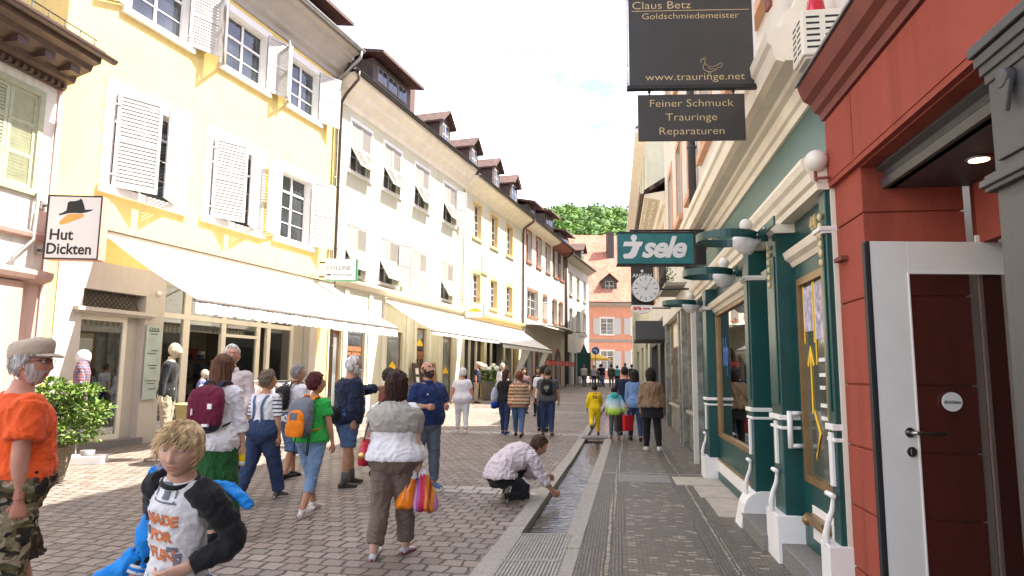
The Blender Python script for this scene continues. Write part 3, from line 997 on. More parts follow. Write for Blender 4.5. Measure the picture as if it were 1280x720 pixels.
m.build('shop_interior', [M['inside_wall'], M['wood_dark'], M['black'], M['paper'], M['red_dark'], mat('shop_blue', (.06, .09, .16), .8)], H2)
m = MB(); put_text(m, 'HERRENMODE', 4.62, Y + .02, 2.62, .17, depth=.004); 
m.build('shop_lettering', M['grey_paint'], H2)
m = MB(); m.box(4.08, 5.2, Y + .03, Y + .04, 2.58, 2.86); m.build('lettering_strip', M['clear'], H2)
m = MB(); m.box(8.32, 8.62, -.07, -.024, -.2, 3.0); m.build('stone_pier', M['granite'], H2)
m = MB(); m.ball((2.72, -.06, 3.35), .06, 0, 10); m.build('bell', M['white'], H2)
# ---- cream house
M['pl_cream'] = plaster('plaster_cream', (.60, .585, .43), .06)
M['pl_creamw'] = plaster('plaster_creamw', (.68, .65, .54), .05)
H3 = thing('cream_house', 'pale green cream house with tilted out shutters beside the yellow house', 'house', lw(9.7), LANG)
W = 11.6
xs = (.95, 3.35, 6.05, 9.05)
F2 = [(x, x + 1.4, 8.6, 10.38) for x in xs]
F1 = [(x - .1, x + 1.32, 4.98, 6.7) for x in xs]
G = [(.2, .85, 0, 3.0), (1.1, 2.4, 0, 3.3), (4.05, 5.35, .1, 3.2), (6.6, 7.6, 0, 3.5), (9.35, 10.5, .1, 3.3)]
m = MB()
wall_holes(m, 0, W, -.5, 10.9, F1 + F2 + G, .2)
body(m, 0, W, 10.9)
m.build('wall', M['pl_cream'], H3)
tilt = {(0, 0): 1, (0, 1): 1, (0, 2): 1, (0, 3): 1, (1, 0): 1, (1, 1): 1, (1, 3): 1}
for r_, FF in enumerate((F2, F1)):
 for k, (a, b_, c, dd) in enumerate(FF):
  surround(H3, a, b_, c, dd, .12, 'white', .08)
  w_ = (b_ - a) / 2 - .01
  h_ = dd - c
  hu = h_ * .5
  window(H3, a, b_, c, dd, .15, 2, 3)
  shutter(H3, a, c + hu, w_, hu, 0, 'L', 'shutter_grey', 12, y=.03, panels=1)
  shutter(H3, b_, c + hu, w_, hu, 0, 'R', 'shutter_grey', 12, y=-.005, panels=1)
  t_ = (r_, k) in tilt
  P = shutter_proto(w_, hu, 'shutter_grey', 12, 1)
  for j, xx in enumerate((a + .005, a + w_ + .01)):
   if t_:
    q = cp(P[2], H3, (xx, .03 - math.sin(R(30)) * hu, c + hu - math.cos(R(30)) * hu), (-R(30), 0, 0))
   else:
    q = cp(P[2], H3, (xx, .03, c), (0, 0, 0))
a, b_, c, dd = F1[1]
shutter(H3, b_ + .02, c, .72, dd - c, 160, 'R', 'shutter_grey', 22, y=-.04)
a, b_, c, dd = F2[3]
shutter(H3, b_ + .02, c, .72, dd - c, 160, 'R', 'shutter_grey', 22, y=-.04)
m = MB()
m.sweepx([(0, 4.5), (-.1, 4.55), (-.13, 4.62), (-.22, 4.66), (-.24, 4.74), (0, 4.82)], .02, W)
m.build('string_course', M['trim_cream'], H3)
m = MB()
m.sweepx([(0, 10.72), (-.06, 10.75), (-.1, 10.9), (-.3, 11.15), (-.36, 11.18), (-.4, 11.3), (-.62, 11.5), (-.66, 11.66), (0, 11.7)], -.02, W)
m.build('eaves_cornice', M['trim_cream'], H3)
gutter(H3, -.2, W, -.76, 11.72, .08, 'black_metal')
pipe(H3, [(.02, -.78, 11.68), (.04, -.76, 11.4), (.1, -.3, 11.0), (.12, -.09, 10.7), (.12, -.09, 4.8), (.12, -.09, .1)], .05, 'copper_brown')
pipe(H3, [(W - .12, -.06, 10.7), (W - .12, -.06, 4.8)], .03, 'zinc')
rf = roof(H3, -.1, W, 11.65, .7, 5.5, 5.2)
shed_dormer(rf, 3.0, 6.2, .4, 12.35, 1.35)
m = MB(); m.box(9.4, 10.3, 2.2, 3.0, 13.5, 15.6); m.build('chimney', M['roof_dark'], rf)
for (a, b_, c, dd) in (G[0], G[2], G[4]):
 f = MB(); p = MB()
 f.box(a, a + .07, .1, .16, c, dd); f.box(b_ - .07, b_, .1, .16, c, dd); f.box(a + .07, b_ - .07, .1, .16, dd - .1, dd); f.box(a + .07, b_ - .07, .1, .16, c, c + .1)
 p.box(a, b_, .13, .14, c, dd)
 sf = f.build('shop_window', M['wood'], H3)
 p.build('pane', M['pane_light'], sf)
for (a, b_, c, dd) in (G[1], G[3]):
 f = MB()
 f.box(a, b_, .12, .17, c, 2.35); f.box(a, b_, .1, .17, 2.35, 2.45); f.box(a, b_, .12, .15, 2.45, dd)
 f.box((a + b_) / 2 - .03, (a + b_) / 2 + .03, .1, .17, c, 2.35)
 df = f.build('door', M['wood'], H3)
 p = MB()
 mid = (a + b_) / 2
 for u, v in ((a + .1, mid - .1), (mid + .1, b_ - .1)):
  p.box(u, v, .105, .118, 1.0, 2.2)
 p.box(a + .1, b_ - .1, .105, .118, 2.55, dd - .12)
 p.build('door_pane', M['pane'], df)
for x in (.0, .9, 2.55, 3.6, 5.6, 6.3, 7.75, 8.8, 10.75):
 m = MB(); m.box(x, x + .24, -.05, .02, -.2, 4.45); m.build('pilaster', M['pl_creamw'], H3)
for x, z in ((4.7, 1.75), (7.1, 2.75), (9.9, 1.6)):
 m = MB(); m.prism([(x - .3, .095, z), (x + .3, .095, z), (x + .3, .095, z + .1), (x, .095, z + .32), (x - .3, .095, z + .1)], (0, .005, 0))
 m.build('roof_emblem', M['yellow'], H3)
# ---- house with yellow window surrounds
M['pl_ivory'] = plaster('plaster_ivory', (.64, .60, .46), .06)
M['pl_ochre'] = plaster('plaster_ochre', (.68, .52, .25), .06)
H4 = thing('ivory_house', 'ivory house with ochre window surrounds and a row of small gabled dormers', 'house', lw(21.3), LANG)
W = 10.0
xs = (1.35, 4.05, 6.85)
F2 = [(x, x + 1.1, 8.6, 10.4) for x in xs]
F1 = [(x - .05, x + 1.1, 5.2, 6.75) for x in xs]
G = [(.4, 3.2, 0, 3.3), (3.6, 9.3, 0, 3.6)]
m = MB()
wall_holes(m, 0, W, -.5, 10.9, F1 + F2 + G, .26, 0, 1)
body(m, 0, W, 10.9)
m.build('wall', [M['pl_ivory'], M['pl_ochre']], H4)
for (a, b_, c, dd) in F2 + F1:
 surround(H4, a, b_, c, dd, .16, 'pl_ochre', .09)
 window(H4, a, b_, c, dd, .17, 2, 4)
m = MB()
for (a, b_, c, dd) in F1:     # segment-arched heads
 n_ = 10
 pts = [(a - .16, -.03, dd + .1)] + [(a - .16 + (b_ - a + .32) * i / n_, -.03, dd + .1 + .2 * math.sin(math.pi * i / n_)) for i in range(1, n_)] + [(b_ + .16, -.03, dd + .1)]
 m.prism(pts, (0, .034, 0))
m.build('arched_heads', M['pl_ochre'], H4)
m = MB()
m.sweepx([(0, 4.35), (-.1, 4.4), (-.14, 4.55), (-.24, 4.6), (-.26, 4.7), (0, 4.8)], .02, W - .02)
m.build('string_course', M['pl_ochre'], H4)
m = MB()
m.sweepx([(0, 10.72), (-.1, 10.8), (-.3, 11.0), (-.72, 11.25), (-.74, 11.4), (0, 11.5)], .0, W + .0)
m.build('eaves_cornice', M['trim_cream'], H4)
gutter(H4, 0, W + .1, -.82, 11.45, .08, 'black_metal')
pipe(H4, [(W - .03, -.82, 11.4), (W - .03, -.75, 11.2), (W - .05, -.15, 10.8), (W - .05, -.1, 10.5), (W - .05, -.1, 4.6), (W - .05, -.1, .2)], .065, 'copper_brown')
rf = roof(H4, 0, W, 11.4, .75, 5.5, 5.2, 'roof_dark')
for x in (-2.2, 1.6, 5.2, 8.7):
 gable_dormer(rf, x, 1.25, .15, 12.05, 1.25, 'roof_dark')
m = MB()
c_ = (3.0, -.05)
m.prism([(2.55, -.05, 6.95), (3.45, -.05, 6.95), (3.45, -.05, 7.9), (3.0, -.05, 8.3), (2.55, -.05, 7.9)], (0, .054, 0))
m.box(2.45, 3.55, -.09, .0, 6.87, 6.95)
rp_ = m.build('relief_plaque', M['pl_ochre'], H4)
m = MB()
m.prism([(2.65, -.06, 7.05), (3.35, -.06, 7.05), (3.35, -.06, 7.85), (3.0, -.06, 8.12), (2.65, -.06, 7.85)], (0, .012, 0))
m.ball((3.0, -.07, 7.55), (.17, .04, .2), 0, 10)
m.build('relief', M['trim_cream'], rp_)
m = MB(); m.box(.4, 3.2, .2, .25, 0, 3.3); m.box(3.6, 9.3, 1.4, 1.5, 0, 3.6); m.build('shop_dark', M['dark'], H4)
for x in (1.3, 2.25, 4.6, 6.9, 8.4):
 m = MB(); m.box(x, x + .1, .08, .18, 0, 3.3); m.build('shop_post', M['trim_cream'], H4)
# ---- white house with red window frames
M['pl_white2'] = plaster('plaster_white2', (.63, .59, .52), .06)
M['pl_redsand'] = mat('red_sandstone', (.30, .10, .065), .8, .2, 4, .2, 30)
H5 = thing('arcade_house', 'white house with red framed windows and round arched shop openings', 'house', lw(31.35), LANG)
W = 11.6
xs = (.9, 3.3, 5.8, 8.2, 10.0)
F2 = [(x, x + 1.1, 8.9, 10.9) for x in xs]
F1 = [(1.2, 3.6, 5.4, 7.1), (5.0, 6.1, 5.4, 7.1), (8.0, 9.0, 5.4, 7.1), (10.0, 10.9, 5.4, 7.1)]
AR = [(.6, 2.2), (3.2, 4.8), (5.8, 7.4), (8.6, 10.0)]
G = [(a, b_, .3, 3.35) for a, b_ in AR]
m = MB()
wall_holes(m, 0, W, -.3, 11.2, F1 + F2 + G, .3)
body(m, 0, W, 11.2)
for a, b_ in AR:           # turn the heads of the openings into round arches
 r_ = (b_ - a) / 2
 for sgn in (-1, 1):
  xe = a if sgn < 0 else b_
  cx = (a + b_) / 2
  pts = [(xe, 0, 3.35)] + [(cx + sgn * r_ * math.cos(t), 0, 3.35 - r_ + r_ * math.sin(t)) for t in [math.pi / 2 * i / 8 for i in range(8, -1, -1)]]
  m.prism(pts, (0, .3, 0))
m.build('wall', M['pl_white2'], H5)
m = MB()
for a, b_ in AR:
 r_ = (b_ - a) / 2; cx = (a + b_) / 2
 n_ = 14
 for k in range(n_):
  t0, t1 = math.pi * k / n_, math.pi * (k + 1) / n_
  q = [(cx + rr * math.cos(t), -.03, 3.35 - r_ + rr * math.sin(t)) for rr, t in ((r_, t0), (r_ + .2, t0), (r_ + .2, t1), (r_, t1))]
  m.prism(q, (0, .034, 0))
 m.box(a - .2, a, -.03, .004, .1, 3.35 - r_); m.box(b_, b_ + .2, -.03, .004, .1, 3.35 - r_)
m.build('arch_surrounds', M['pl_redsand'], H5)
for a, b_ in AR:
 m = MB(); m.box(a, b_, .28, .31, 0, 3.4); m.build('arch_pane', M['pane'], H5)
for k, (a, b_, c, dd) in enumerate(F2 + F1):
 surround(H5, a, b_, c, dd, .14, 'pl_redsand', .09)
 window(H5, a, b_, c, dd, .17, 2, 3, pm='pane')
 if k < 5:
  for sd, xx in (('L', a), ('R', b_)):
   if k > 2: shutter(H5, xx, c, .5, dd - c, 172, sd, 'shutter_brown', 20, y=-.04)
 if k in (7, 8):
  shutter(H5, a, c, .5, dd - c, 172, 'L', 'shutter_brown', 20, y=-.04)
m = MB()
m.sweepx([(0, 11.0), (-.08, 11.05), (-.72, 11.3), (-.74, 11.45), (0, 11.5)], 0, 7.6, 0)
m.sweepx([(0, 11.0), (-.08, 11.05), (-.72, 11.3), (-.74, 11.45), (0, 11.5)], 7.6, W, 1)
m.build('eaves_cornice', [M['trim_cream'], M['pl_redsand']], H5)
gutter(H5, 0, W + .1, -.82, 11.45, .08, 'black_metal')
pipe(H5, [(W - .03, -.82, 11.4), (W - .03, -.7, 11.2), (W - .05, -.15, 10.8), (W - .05, -.1, 10.5), (W - .05, -.1, .8)], .07, 'copper_brown')
rf = roof(H5, 0, W, 11.4, .75, 5.5, 5.2)
shed_dormer(rf, 2.6, 4.4, .4, 12.1, 1.0)
gable_dormer(rf, -1.6, 1.25, .15, 12.05, 1.2)
shed_dormer(rf, 7.0, 9.5, .4, 12.2, 1.3)
# ---- last house of the left row
M['pl_grey'] = plaster('plaster_palegrey', (.64, .62, .58), .05)
H6 = thing('corner_house', 'narrow pale grey house with slim windows at the far end of the left row', 'house', lw(43.0), LANG)
W = 9.6
xs = (1.6, 4.4, 7.2)
F2 = [(x, x + 1.1, 8.1, 9.9) for x in xs]
F1 = [(x, x + 1.1, 5.3, 7.0) for x in xs]
G = [(.8, 2.4, .5, 3.4), (3.4, 5.0, .5, 3.4), (6.2, 8.6, .5, 3.4)]
m = MB()
wall_holes(m, 0, W, -.2, 10.9, F1 + F2 + G, .25)
body(m, 0, W, 10.9)
m.build('wall', M['pl_grey'], H6)
for (a, b_, c, dd) in F2 + F1:
 surround(H6, a, b_, c, dd, .1, 'granite', .12)
 window(H6, a, b_, c, dd, .17, 2, 3, pm='pane_light')
for a, b_, c, dd in G:
 m = MB(); m.box(a, b_, .2, .24, c, dd); m.build('shop_pane', M['pane'], H6)
m = MB()
m.sweepx([(0, 10.7), (-.08, 10.75), (-.6, 11.0), (-.62, 11.15), (0, 11.2)], 0, W)
m.build('eaves_cornice', M['cornice_taupe'], H6)
gutter(H6, 0, W, -.7, 11.15, .08, 'black_metal')
pipe(H6, [(.3, -.1, 10.9), (.3, -.1, .9)], .07, 'copper_brown')
rf = roof(H6, 0, W + .3, 11.1, .7, 5, 4.6)
shed_dormer(rf, .6, 3.6, .5, 12.0, 1.1)
gable_dormer(rf, 7.4, 1.4, .1, 11.7, 1.0)
# ---- salmon house across the end of the street
M['pl_salmon'] = plaster('plaster_salmon', (.68, .31, .20), .1)
H7 = thing('salmon_house', 'salmon pink house with white shutters and big tiled roof closing the street', 'house', (4.8, 74, 0), R(3))
W = 15.0
xs = (.6, 4.0, 7.4, 10.8)
F2 = [(x + .9, x + 2.3, 6.0, 7.75) for x in xs]
F1 = [(x + .9, x + 2.3, 2.2, 4.2) for x in xs]
m = MB()
wall_holes(m, 0, W, -.2, 9.2, F1 + F2, .2)
body(m, 0, W, 9.2, d1=12)
m.build('wall', M['pl_salmon'], H7)
for (a, b_, c, dd) in F1 + F2:
 surround(H7, a, b_, c, dd, .13, 'white', .1)
 window(H7, a, b_, c, dd, .12, 2, 3, .68, pm='pane_light')
 for sd, xx in (('L', a - .1), ('R', b_ + .1)):
  shutter(H7, xx, c, .72, dd - c, 178, sd, 'shutter_white', 10, y=-.05, panels=1)
m = MB(); m.box(0, W, -.06, .0, 5.15, 5.45); m.build('string_course', M['granite'], H7)
m = MB(); m.sweepx([(0, 8.95), (-.1, 9.0), (-.5, 9.3), (-.52, 9.5), (0, 9.6)], -.2, W + .2); m.build('eaves_cornice', M['cornice_taupe'], H7)
gutter(H7, -.3, W + .3, -.6, 9.5, .09, 'copper_brown')
m = MB()
zt, ze = 18.2, 9.5
m.add([(-.5, -.6, ze), (W + .5, -.6, ze), (W + .5, 12.6, ze), (-.5, 12.6, ze), (-.5, 6, zt), (W - 4.6, 6, zt)],
      [(0, 1, 5, 4), (1, 2, 5), (2, 3, 4, 5), (3, 0, 4), (3, 2, 1, 0)])
rf = m.build('roof', M['rooftile'], H7)
gable_dormer(rf, 6.0, 1.7, .6, 10.6, 1.35)
gable_dormer(rf, 10.2, 1.7, .6, 10.6, 1.35)
gable_dormer(rf, 1.6, 1.7, .6, 10.6, 1.35)
m = MB(); m.box(6.4, 7.2, 3.6, 4.3, 14.8, 18.0); m.box(6.35, 7.25, 3.55, 4.35, 18.0, 18.12); m.build('chimney', M['dormer_brown'], rf)
# ================================================================== RIGHT ROW (local x runs towards the camera)
KY = RD.y
def rfront(yfar):
 return lambda y: (yfar - y) / KY
# ---- green jeweller's shop front
YF = 12.7
t = rfront(YF)
S1 = thing('green_shop_house', 'shop house with dark green front, cream cornices and white pilaster bases', 'house', rw(YF), RANG)
W = t(4.95)
M['pl_upper'] = plaster('plaster_upper', (.66, .62, .55), .05)
M['pl_peach'] = mat('peach_surround', (.60, .33, .20), .8, .1, 4, .15, 30)
UP = [(t(12.1), t(10.9), 5.6, 7.7), (t(9.6), t(8.4), 5.6, 7.7), (t(7.1), t(5.9), 5.6, 7.7), (t(12.1), t(10.9), 9.0, 10.8), (t(9.6), t(8.4), 9.0, 10.8), (t(7.1), t(5.9), 9.0, 10.8)]
m = MB()
wall_holes(m, 0, W, 3.3, 12.2, UP, .25)
m.poly([(0, 0, 3.3), (W, 0, 3.3), (W, 1.2, 3.3), (0, 1.2, 3.3)])
m.poly([(0, 0, -.3), (0, 0, 12.2), (0, 9, 12.2), (0, 9, -.3)])
m.poly([(W, 0, -.3), (W, 9, -.3), (W, 9, 12.2), (W, 0, 12.2)])
m.poly([(0, 9, -.3), (0, 9, 12.2), (W, 9, 12.2), (W, 9, -.3)])
m.build('wall', M['pl_upper'], S1)
for a, b_, c, dd in UP:
 surround(S1, a, b_, c, dd, .16, 'pl_peach', .1)
 window(S1, a, b_, c, dd, .16, 2, 3, .7)
rf = roof(S1, 0, W, 12.2, .7, 5, 4.5)
gutter(S1, 0, W, -.78, 12.2, .08, 'black_metal')
m = MB()
pr = [(0, 3.80), (-.05, 3.80), (-.07, 3.86), (-.10, 3.88), (-.13, 3.96), (-.18, 3.98), (-.20, 4.01), (-.31, 4.02), (-.33, 4.12), (-.34, 4.15), (-.36, 4.24), (-.39, 4.27), (-.40, 4.36), (-.27, 4.40), (-.26, 4.52), (-.18, 4.56), (-.08, 4.8), (0, 4.95)]
m.sweepx(pr[:8] + [(0, 4.02)], -.02, W)
m.sweepx([(0, 4.02)] + pr[8:], -.02, W - .2)
m.build('cornice', M['trim_cream'], S1)
m = MB(); m.box(0, W, -.02, .3, 3.25, 3.82); m.build('frieze', M['green_frieze'], S1)
m = MB()
pr = [(.02, 2.99), (-.12, 2.99), (-.13, 3.04), (-.16, 3.06), (-.18, 3.12), (-.21, 3.15), (-.23, 3.20), (-.23, 3.23), (-.12, 3.27), (.02, 3.28)]
m.sweepx(pr, -.02, W + .0)
m.build('lower_moulding', M['trim_cream'], S1)
PIL = [(10.95, 11.35, .23), (7.5, 7.78, .21), (6.12, 6.5, .23), (4.97, 5.12, .13)]
for k, (yn, yf_, dp) in enumerate(PIL):
 a, b_ = t(yf_), t(yn)
 p = MB()
 zb = .33 if k < 2 else .40
 p.box(a, b_, -dp + .06, .3, zb, 2.99)
 if k in (1, 2, 3):
  p.box(a + .05, b_ - .05, -dp + .045, -dp + .06, 1.35, 2.7)
 o = p.build('pilaster', M['green'], S1, bevel=.006)
 w = MB()
 if k in (0, 2):
  w.box(a - .03, b_ + .03, -dp - .02, .28, -.05, zb)
 elif k == 1:
  w.prism([(a - .03, .28, .14), (a - .03, .28, .38), (a - .03, -dp + .12, .38)] + [(a - .03, -dp + .12 - .2 * math.sin(q), .38 - .22 * (1 - math.cos(q))) for q in (.3, .6, .9, 1.2, 1.5)] + [(a - .03, -dp - .12, -.02), (a - .03, -dp + .0, -.02), (a - .03, -dp + .0, .14)], (b_ - a + .06, 0, 0))
 else:
  w.box(a - .03, b_ + .03, -dp - .03, .28, -.05, .42)
 cx = (a + b_) / 2
 pts = [(cx, -dp - .015, zb), (cx, -dp - .02, zb + .08), (cx, -dp - .0, zb + .17), (cx, -dp + .03, zb + .25), (cx, -dp + .045, zb + .36)]
 w.tube(pts, [.024, .026, .022, .020, .015], 8, flat=.8)
 w.tube([(cx - .075, -dp + .02, zb + .36), (cx + .085, -dp + .02, zb + .36)], .020, 12)
 w.box(cx - .035, cx + .035, -dp + .035, -dp + .06, zb + .42, zb + .80)
 for z, r_ in ((1.15, .014), (1.24, .022)):
  w.box(a - .015, b_ + .015, -dp + .06 - r_ * 1.2, .26, z - r_, z + r_)
 o2 = w.build('pilaster_base', M['white'], S1, bevel=.012)
 q = MB()
 if k in (2, 3):
  for i in range(6):
   q.ball((cx, -dp + .04, 2.45 + i * .07), (.022, .02, .03), 0, 8)
  q.build('gilded_beads', M['gold'], o)
 if k != 2:
  q = MB(); q.box(a - .012, b_ + .012, -dp + .03, .2, 2.66, 2.68); q.box(a - .025, b_ + .025, -dp + .01, .2, 2.68, 2.71); q.build('pilaster_cap', M['white'], o)
 else:
  q = MB(); q.sweepx([(.2, 2.90), (-dp + .05, 2.90), (-dp + .02, 2.93), (-dp - .02, 2.95), (-dp - .03, 2.985), (.2, 2.985)], a - .03, b_ + .03); q.build('capital', M['trim_cream'], o)
m = MB()
xa, xb = t(10.95), t(7.78)
m.box(xa, xb, .0, .12, 2.72, 2.99); m.box(xa, xb, -.02, .12, .30, .66); m.box(xa, xb, -.05, .12, -.1, .12)
m.box(0, t(11.35), -.02, .2, -.1, 2.99)
m.build('front_panels', M['green'], S1)
m = MB(); m.box(xa + .02, xb - .02, -.045, -.02, .12, .30); m.build('white_panel', M['white'], S1, bevel=.008)
m = MB(); m.box(xa, xb, -.05, -.02, .30, .33); m.build('panel_bead', M['bronze'], S1)
m = MB(); m.sweepx([(.05, 2.60), (-.04, 2.60), (-.07, 2.65), (-.11, 2.67), (-.14, 2.74), (.05, 2.76)], xa, xb); m.build('window_lintel', M['trim_cream'], S1)
f = MB()
fz0, fz1 = .66, 2.60
f.box(xa, xa + .07, -.03, .06, fz0, fz1); f.box(xb - .07, xb, -.03, .06, fz0, fz1); f.box(xa + .07, xb - .07, -.03, .06, fz0, fz0 + .07); f.box(xa + .07, xb - .07, -.03, .06, fz1 - .06, fz1)
sf = f.build('display_window', M['bronze'], S1, bevel=.006)
m = MB(); m.box(xa + .06, xb - .06, .01, .016, fz0 + .05, fz1 - .05); m.build('pane', glass_clear('shop_glass', (.82, .88, .86), .52), sf)
m = MB()
m.box(xa, xb, 1.5, 1.55, .4, 3.0, 0); m.box(xa, xb, .1, 1.5, .66, .70, 1); m.box(xa - .05, xa, .1, 1.5, .4, 3.0, 0); m.box(xb, xb + .05, .1, 1.5, .4, 3.0, 0); m.box(xa, xb, .12, 1.5, 2.85, 2.9, 0)
m.build('display_interior', [mat('display_grey', (.30, .34, .33), .8), mat('display_cloth', (.45, .55, .60), .8, .2, 3)], S1)
m = MB()
rnd = random.Random(8)
for i in range(14):
 x = rnd.uniform(xa + .3, xb - .3); y = rnd.uniform(.25, 1.0)
 m.box(x, x + rnd.uniform(.1, .3), y, y + rnd.uniform(.1, .2), .70, .70 + rnd.uniform(.02, .16), i % 3)
m.build('display_trays', [M['black'], M['paper'], M['wood_dark']], S1)
m = MB()
vs_, fs = text_mesh('lolp', .62, .001)
m.add([(xa + .75 + a * .5, .004 - c, 1.75 + b_) for a, b_, c in vs_], fs)
m.build('glass_lettering', mat('blue_letter', (.02, .10, .45), .5), S1)
m = MB(); m.box(xa + .05, xb - .05, -.034, -.03, 1.22, 1.255); m.box(xa + .05, xb - .05, -.034, -.03, 1.12, 1.14)
m = MB()
m.box(t(7.5), t(6.5), .28, .34, .0, 2.99, 0)
m.build('entry_panel', M['green'], S1)
pipe(S1, [(t(6.62), -.02, .3), (t(6.62), -.02, 2.95)], .035, 'white')
m = MB(); m.sweepx([(.28, 2.60), (.1, 2.60), (.06, 2.65), (.02, 2.67), (-.02, 2.74), (.28, 2.76)], t(7.5), t(6.5)); m.build('entry_lintel', M['trim_cream'], S1)
m = MB(); m.box(t(7.55), t(6.5), -.30, .3, -.1, .15); m.build('step', M['granite_dark'], S1, bevel=.01)
m = MB(); m.box(t(6.12), t(5.12), -.22, .4, -.1, .17); m.build('step', M['granite_dark'], S1, bevel=.01)
xa, xb = t(6.12), t(5.12)
D = MB()
D.box(xa, xa + .12, -.02, .05, .17, 2.62); D.box(xb - .1, xb, -.02, .05, .17, 2.62)
D.box(xa + .12, xb - .1, -.02, .05, .17, .72); D.box(xa + .12, xb - .1, -.02, .05, 2.45, 2.62)
dr = D.build('door', M['green'], S1, bevel=.005)
D = MB()
xi, xj = xa + .12, xb - .1
D.box(xi, xi + .05, -.035, .04, .72, 2.45); D.box(xj - .05, xj, -.035, .04, .72, 2.45); D.box(xi + .05, xj - .05, -.035, .04, .72, .78); D.box(xi + .05, xj - .05, -.035, .04, 2.39, 2.45)
D.build('door_glass_frame', M['bronze'], dr)
D = MB(); D.box(xi + .04, xj - .04, .0, .006, .76, 2.41); D.build('door_pane', mat('door_pane', (.075, .08, .06), .12, .3, 2, spec=.8), dr)
D = MB()
D.box(xi + .12, xi + .38, -.008, -.003, 1.98, 2.36, 0); D.box(xi + .44, xj - .1, -.008, -.003, 1.90, 2.36, 0)
for bx in ((xi + .10, xi + .12, 1.88, 2.38), (xi + .38, xi + .40, 1.88, 2.38), (xi + .42, xi + .44, 1.7, 2.38), (xj - .1, xj - .08, 1.7, 2.38)):
 D.box(bx[0], bx[1], -.009, -.003, bx[2], bx[3], 1)
D.box(xi + .24, xi + .27, -.009, -.003, 1.3, 1.80, 1)
for sg in (-1, 1):
 D.prism([(xi + .255, -.009, 1.86), (xi + .255 + sg * .1, -.009, 1.70), (xi + .255 + sg * .07, -.009, 1.68), (xi + .255, -.009, 1.80)], (0, .006, 0), 1)
 D.prism([(xi + .3 + .16, -.009, 1.15), (xi + .3, -.009, 1.15 + sg * .18), (xi + .3, -.009, 1.10 + sg * .18), (xi + .3 + .11, -.009, 1.15)], (0, .006, 0), 1)
D.build('posters', [mat('poster', (.42, .38, .46), .7, .6, 14), M['yellow']], dr)
D = MB()
for i, (w_, z) in enumerate(((.2, 1.72), (.28, 1.6), (.14, 1.5), (.24, 1.36), (.18, 1.26))):
 D.box(xi + .48, xi + .48 + w_, -.008, -.004, z, z + .03)
D.build('opening_hours', M['paper'], dr)
D = MB(); D.box(xa + .3, xb - .16, -.03, -.02, .28, .55); D.build('letter_plate', M['white'], dr, bevel=.004)
D = MB(); D.tube([(xa + .34, -.06, .43), (xb - .2, -.06, .43)], .03, 10); D.ball((xa + .32, -.07, .43), .05, 0, 10); D.box(xa + .34, xb - .2, -.1, -.03, .45, .49); D.build('letter_flap', M['bronze'], dr)
D = MB()
for z in (1.0, 1.28):
 D.tube([(xa + .06, -.02, z), (xa + .06, -.12, z)], .02, 8)
D.tube([(xa + .06, -.12, .98), (xa + .06, -.12, 1.30)], .024, 10)
D.build('door_handle', M['white'], dr)
m = MB(); m.sweepx([(.1, 2.58), (-.03, 2.58), (-.05, 2.62), (-.09, 2.65), (-.11, 2.71), (.1, 2.72)], xa, xb); m.build('door_lintel', M['trim_cream'], S1)
m = MB(); m.box(xa, xb, .0, .1, 2.72, 2.99); m.build('over_door_panel', M['green'], S1)
m = MB()
put_text(m, '44', xa + .62, -.005, 2.80, .17, depth=.012)
m.build('house_number', M['gold'], S1)
# ---- flat iron rings with bagged globe lamps, one to each pilaster
M['bag'] = mat('plastic_bag', (.72, .70, .68), .3, .1, 9, .5, 30)
M['globe'] = mat('globe_glass', (.72, .68, .60), .2, .05, 4)
for k, (yy, zc, lab) in enumerate(((6.3, 2.90, 'nearest green iron ring bracket with globe lamp in a white plastic bag'),
                                   (7.65, 2.76, 'second green iron ring bracket with a bagged globe lamp, beside the display window'),
                                   (11.1, 2.78, 'farthest green iron ring bracket with a bagged globe lamp, at the marble house'))):
 base = rw(yy, .25, zc)
 L = thing('ring_lamp', lab, 'lamp', base, RANG, 'ring lamps on the green shop front')
 m = MB()
 r0, hh = .28, .038
 cy_ = -.30 - .02
 n_ = 36
 for i in range(n_):
  a0, a1 = 2 * math.pi * i / n_, 2 * math.pi * (i + 1) / n_
  q = [(rr * math.cos(a), cy_ + rr * math.sin(a), -hh) for rr, a in ((r0, a0), (r0 - .012, a0), (r0 - .012, a1), (r0, a1))]
  m.prism(q, (0, 0, hh * 2))
 m.box(.0, .012, -.06, .06, -hh, hh)
 m.build('ring', M['green'], L)
 m = MB()
 m.box(-.02, .75, -.055, -.04, -hh, hh) if k == 0 else m.box(-.3, .35, -.055, -.04, -hh, hh)
 m.build('strap', M['green'], L)
 m = MB()
 for x in ((.12, .42) if k == 0 else (-.2, .2)):
  m.ball((x, -.06, 0), .016, 0, 8)
 m.build('strap_bolt', M['steel'], L)
 m = MB()
 m.lathe([(.03, .10), (.034, .04), (.03, .02)], (.02, -.14, 0), 16)
 m.build('lamp_neck', M['cream_paint'], L)
 m = MB(); m.ball((.02, -.14, .12), .060, 0, 20); m.build('globe', M['globe'], L)
 m = MB()
 rings = []
 for q in range(9):
  a = q / 8
  rr = .115 * math.sin(math.pi * min(1, .12 + a * .8)) + .012
  rings.append([(.02 + rr * (1 + .22 * noise.noise(Vector((3 * math.cos(u) + k, 3 * math.sin(u), a * 4)))) * math.cos(u), -.14 + rr * (1 + .22 * noise.noise(Vector((3 * math.cos(u), 3 * math.sin(u) + k, a * 4 + 5)))) * math.sin(u), .06 - a * .22) for u in [2 * math.pi * i / 20 for i in range(20)]])
 m.loft(rings)
 m.build('plastic_bag', M['bag'], L)
L = thing('globe_lamp', 'bare cream globe lamp under the cornice next to the red house', 'lamp', rw(4.97, .0, 3.12), RANG)
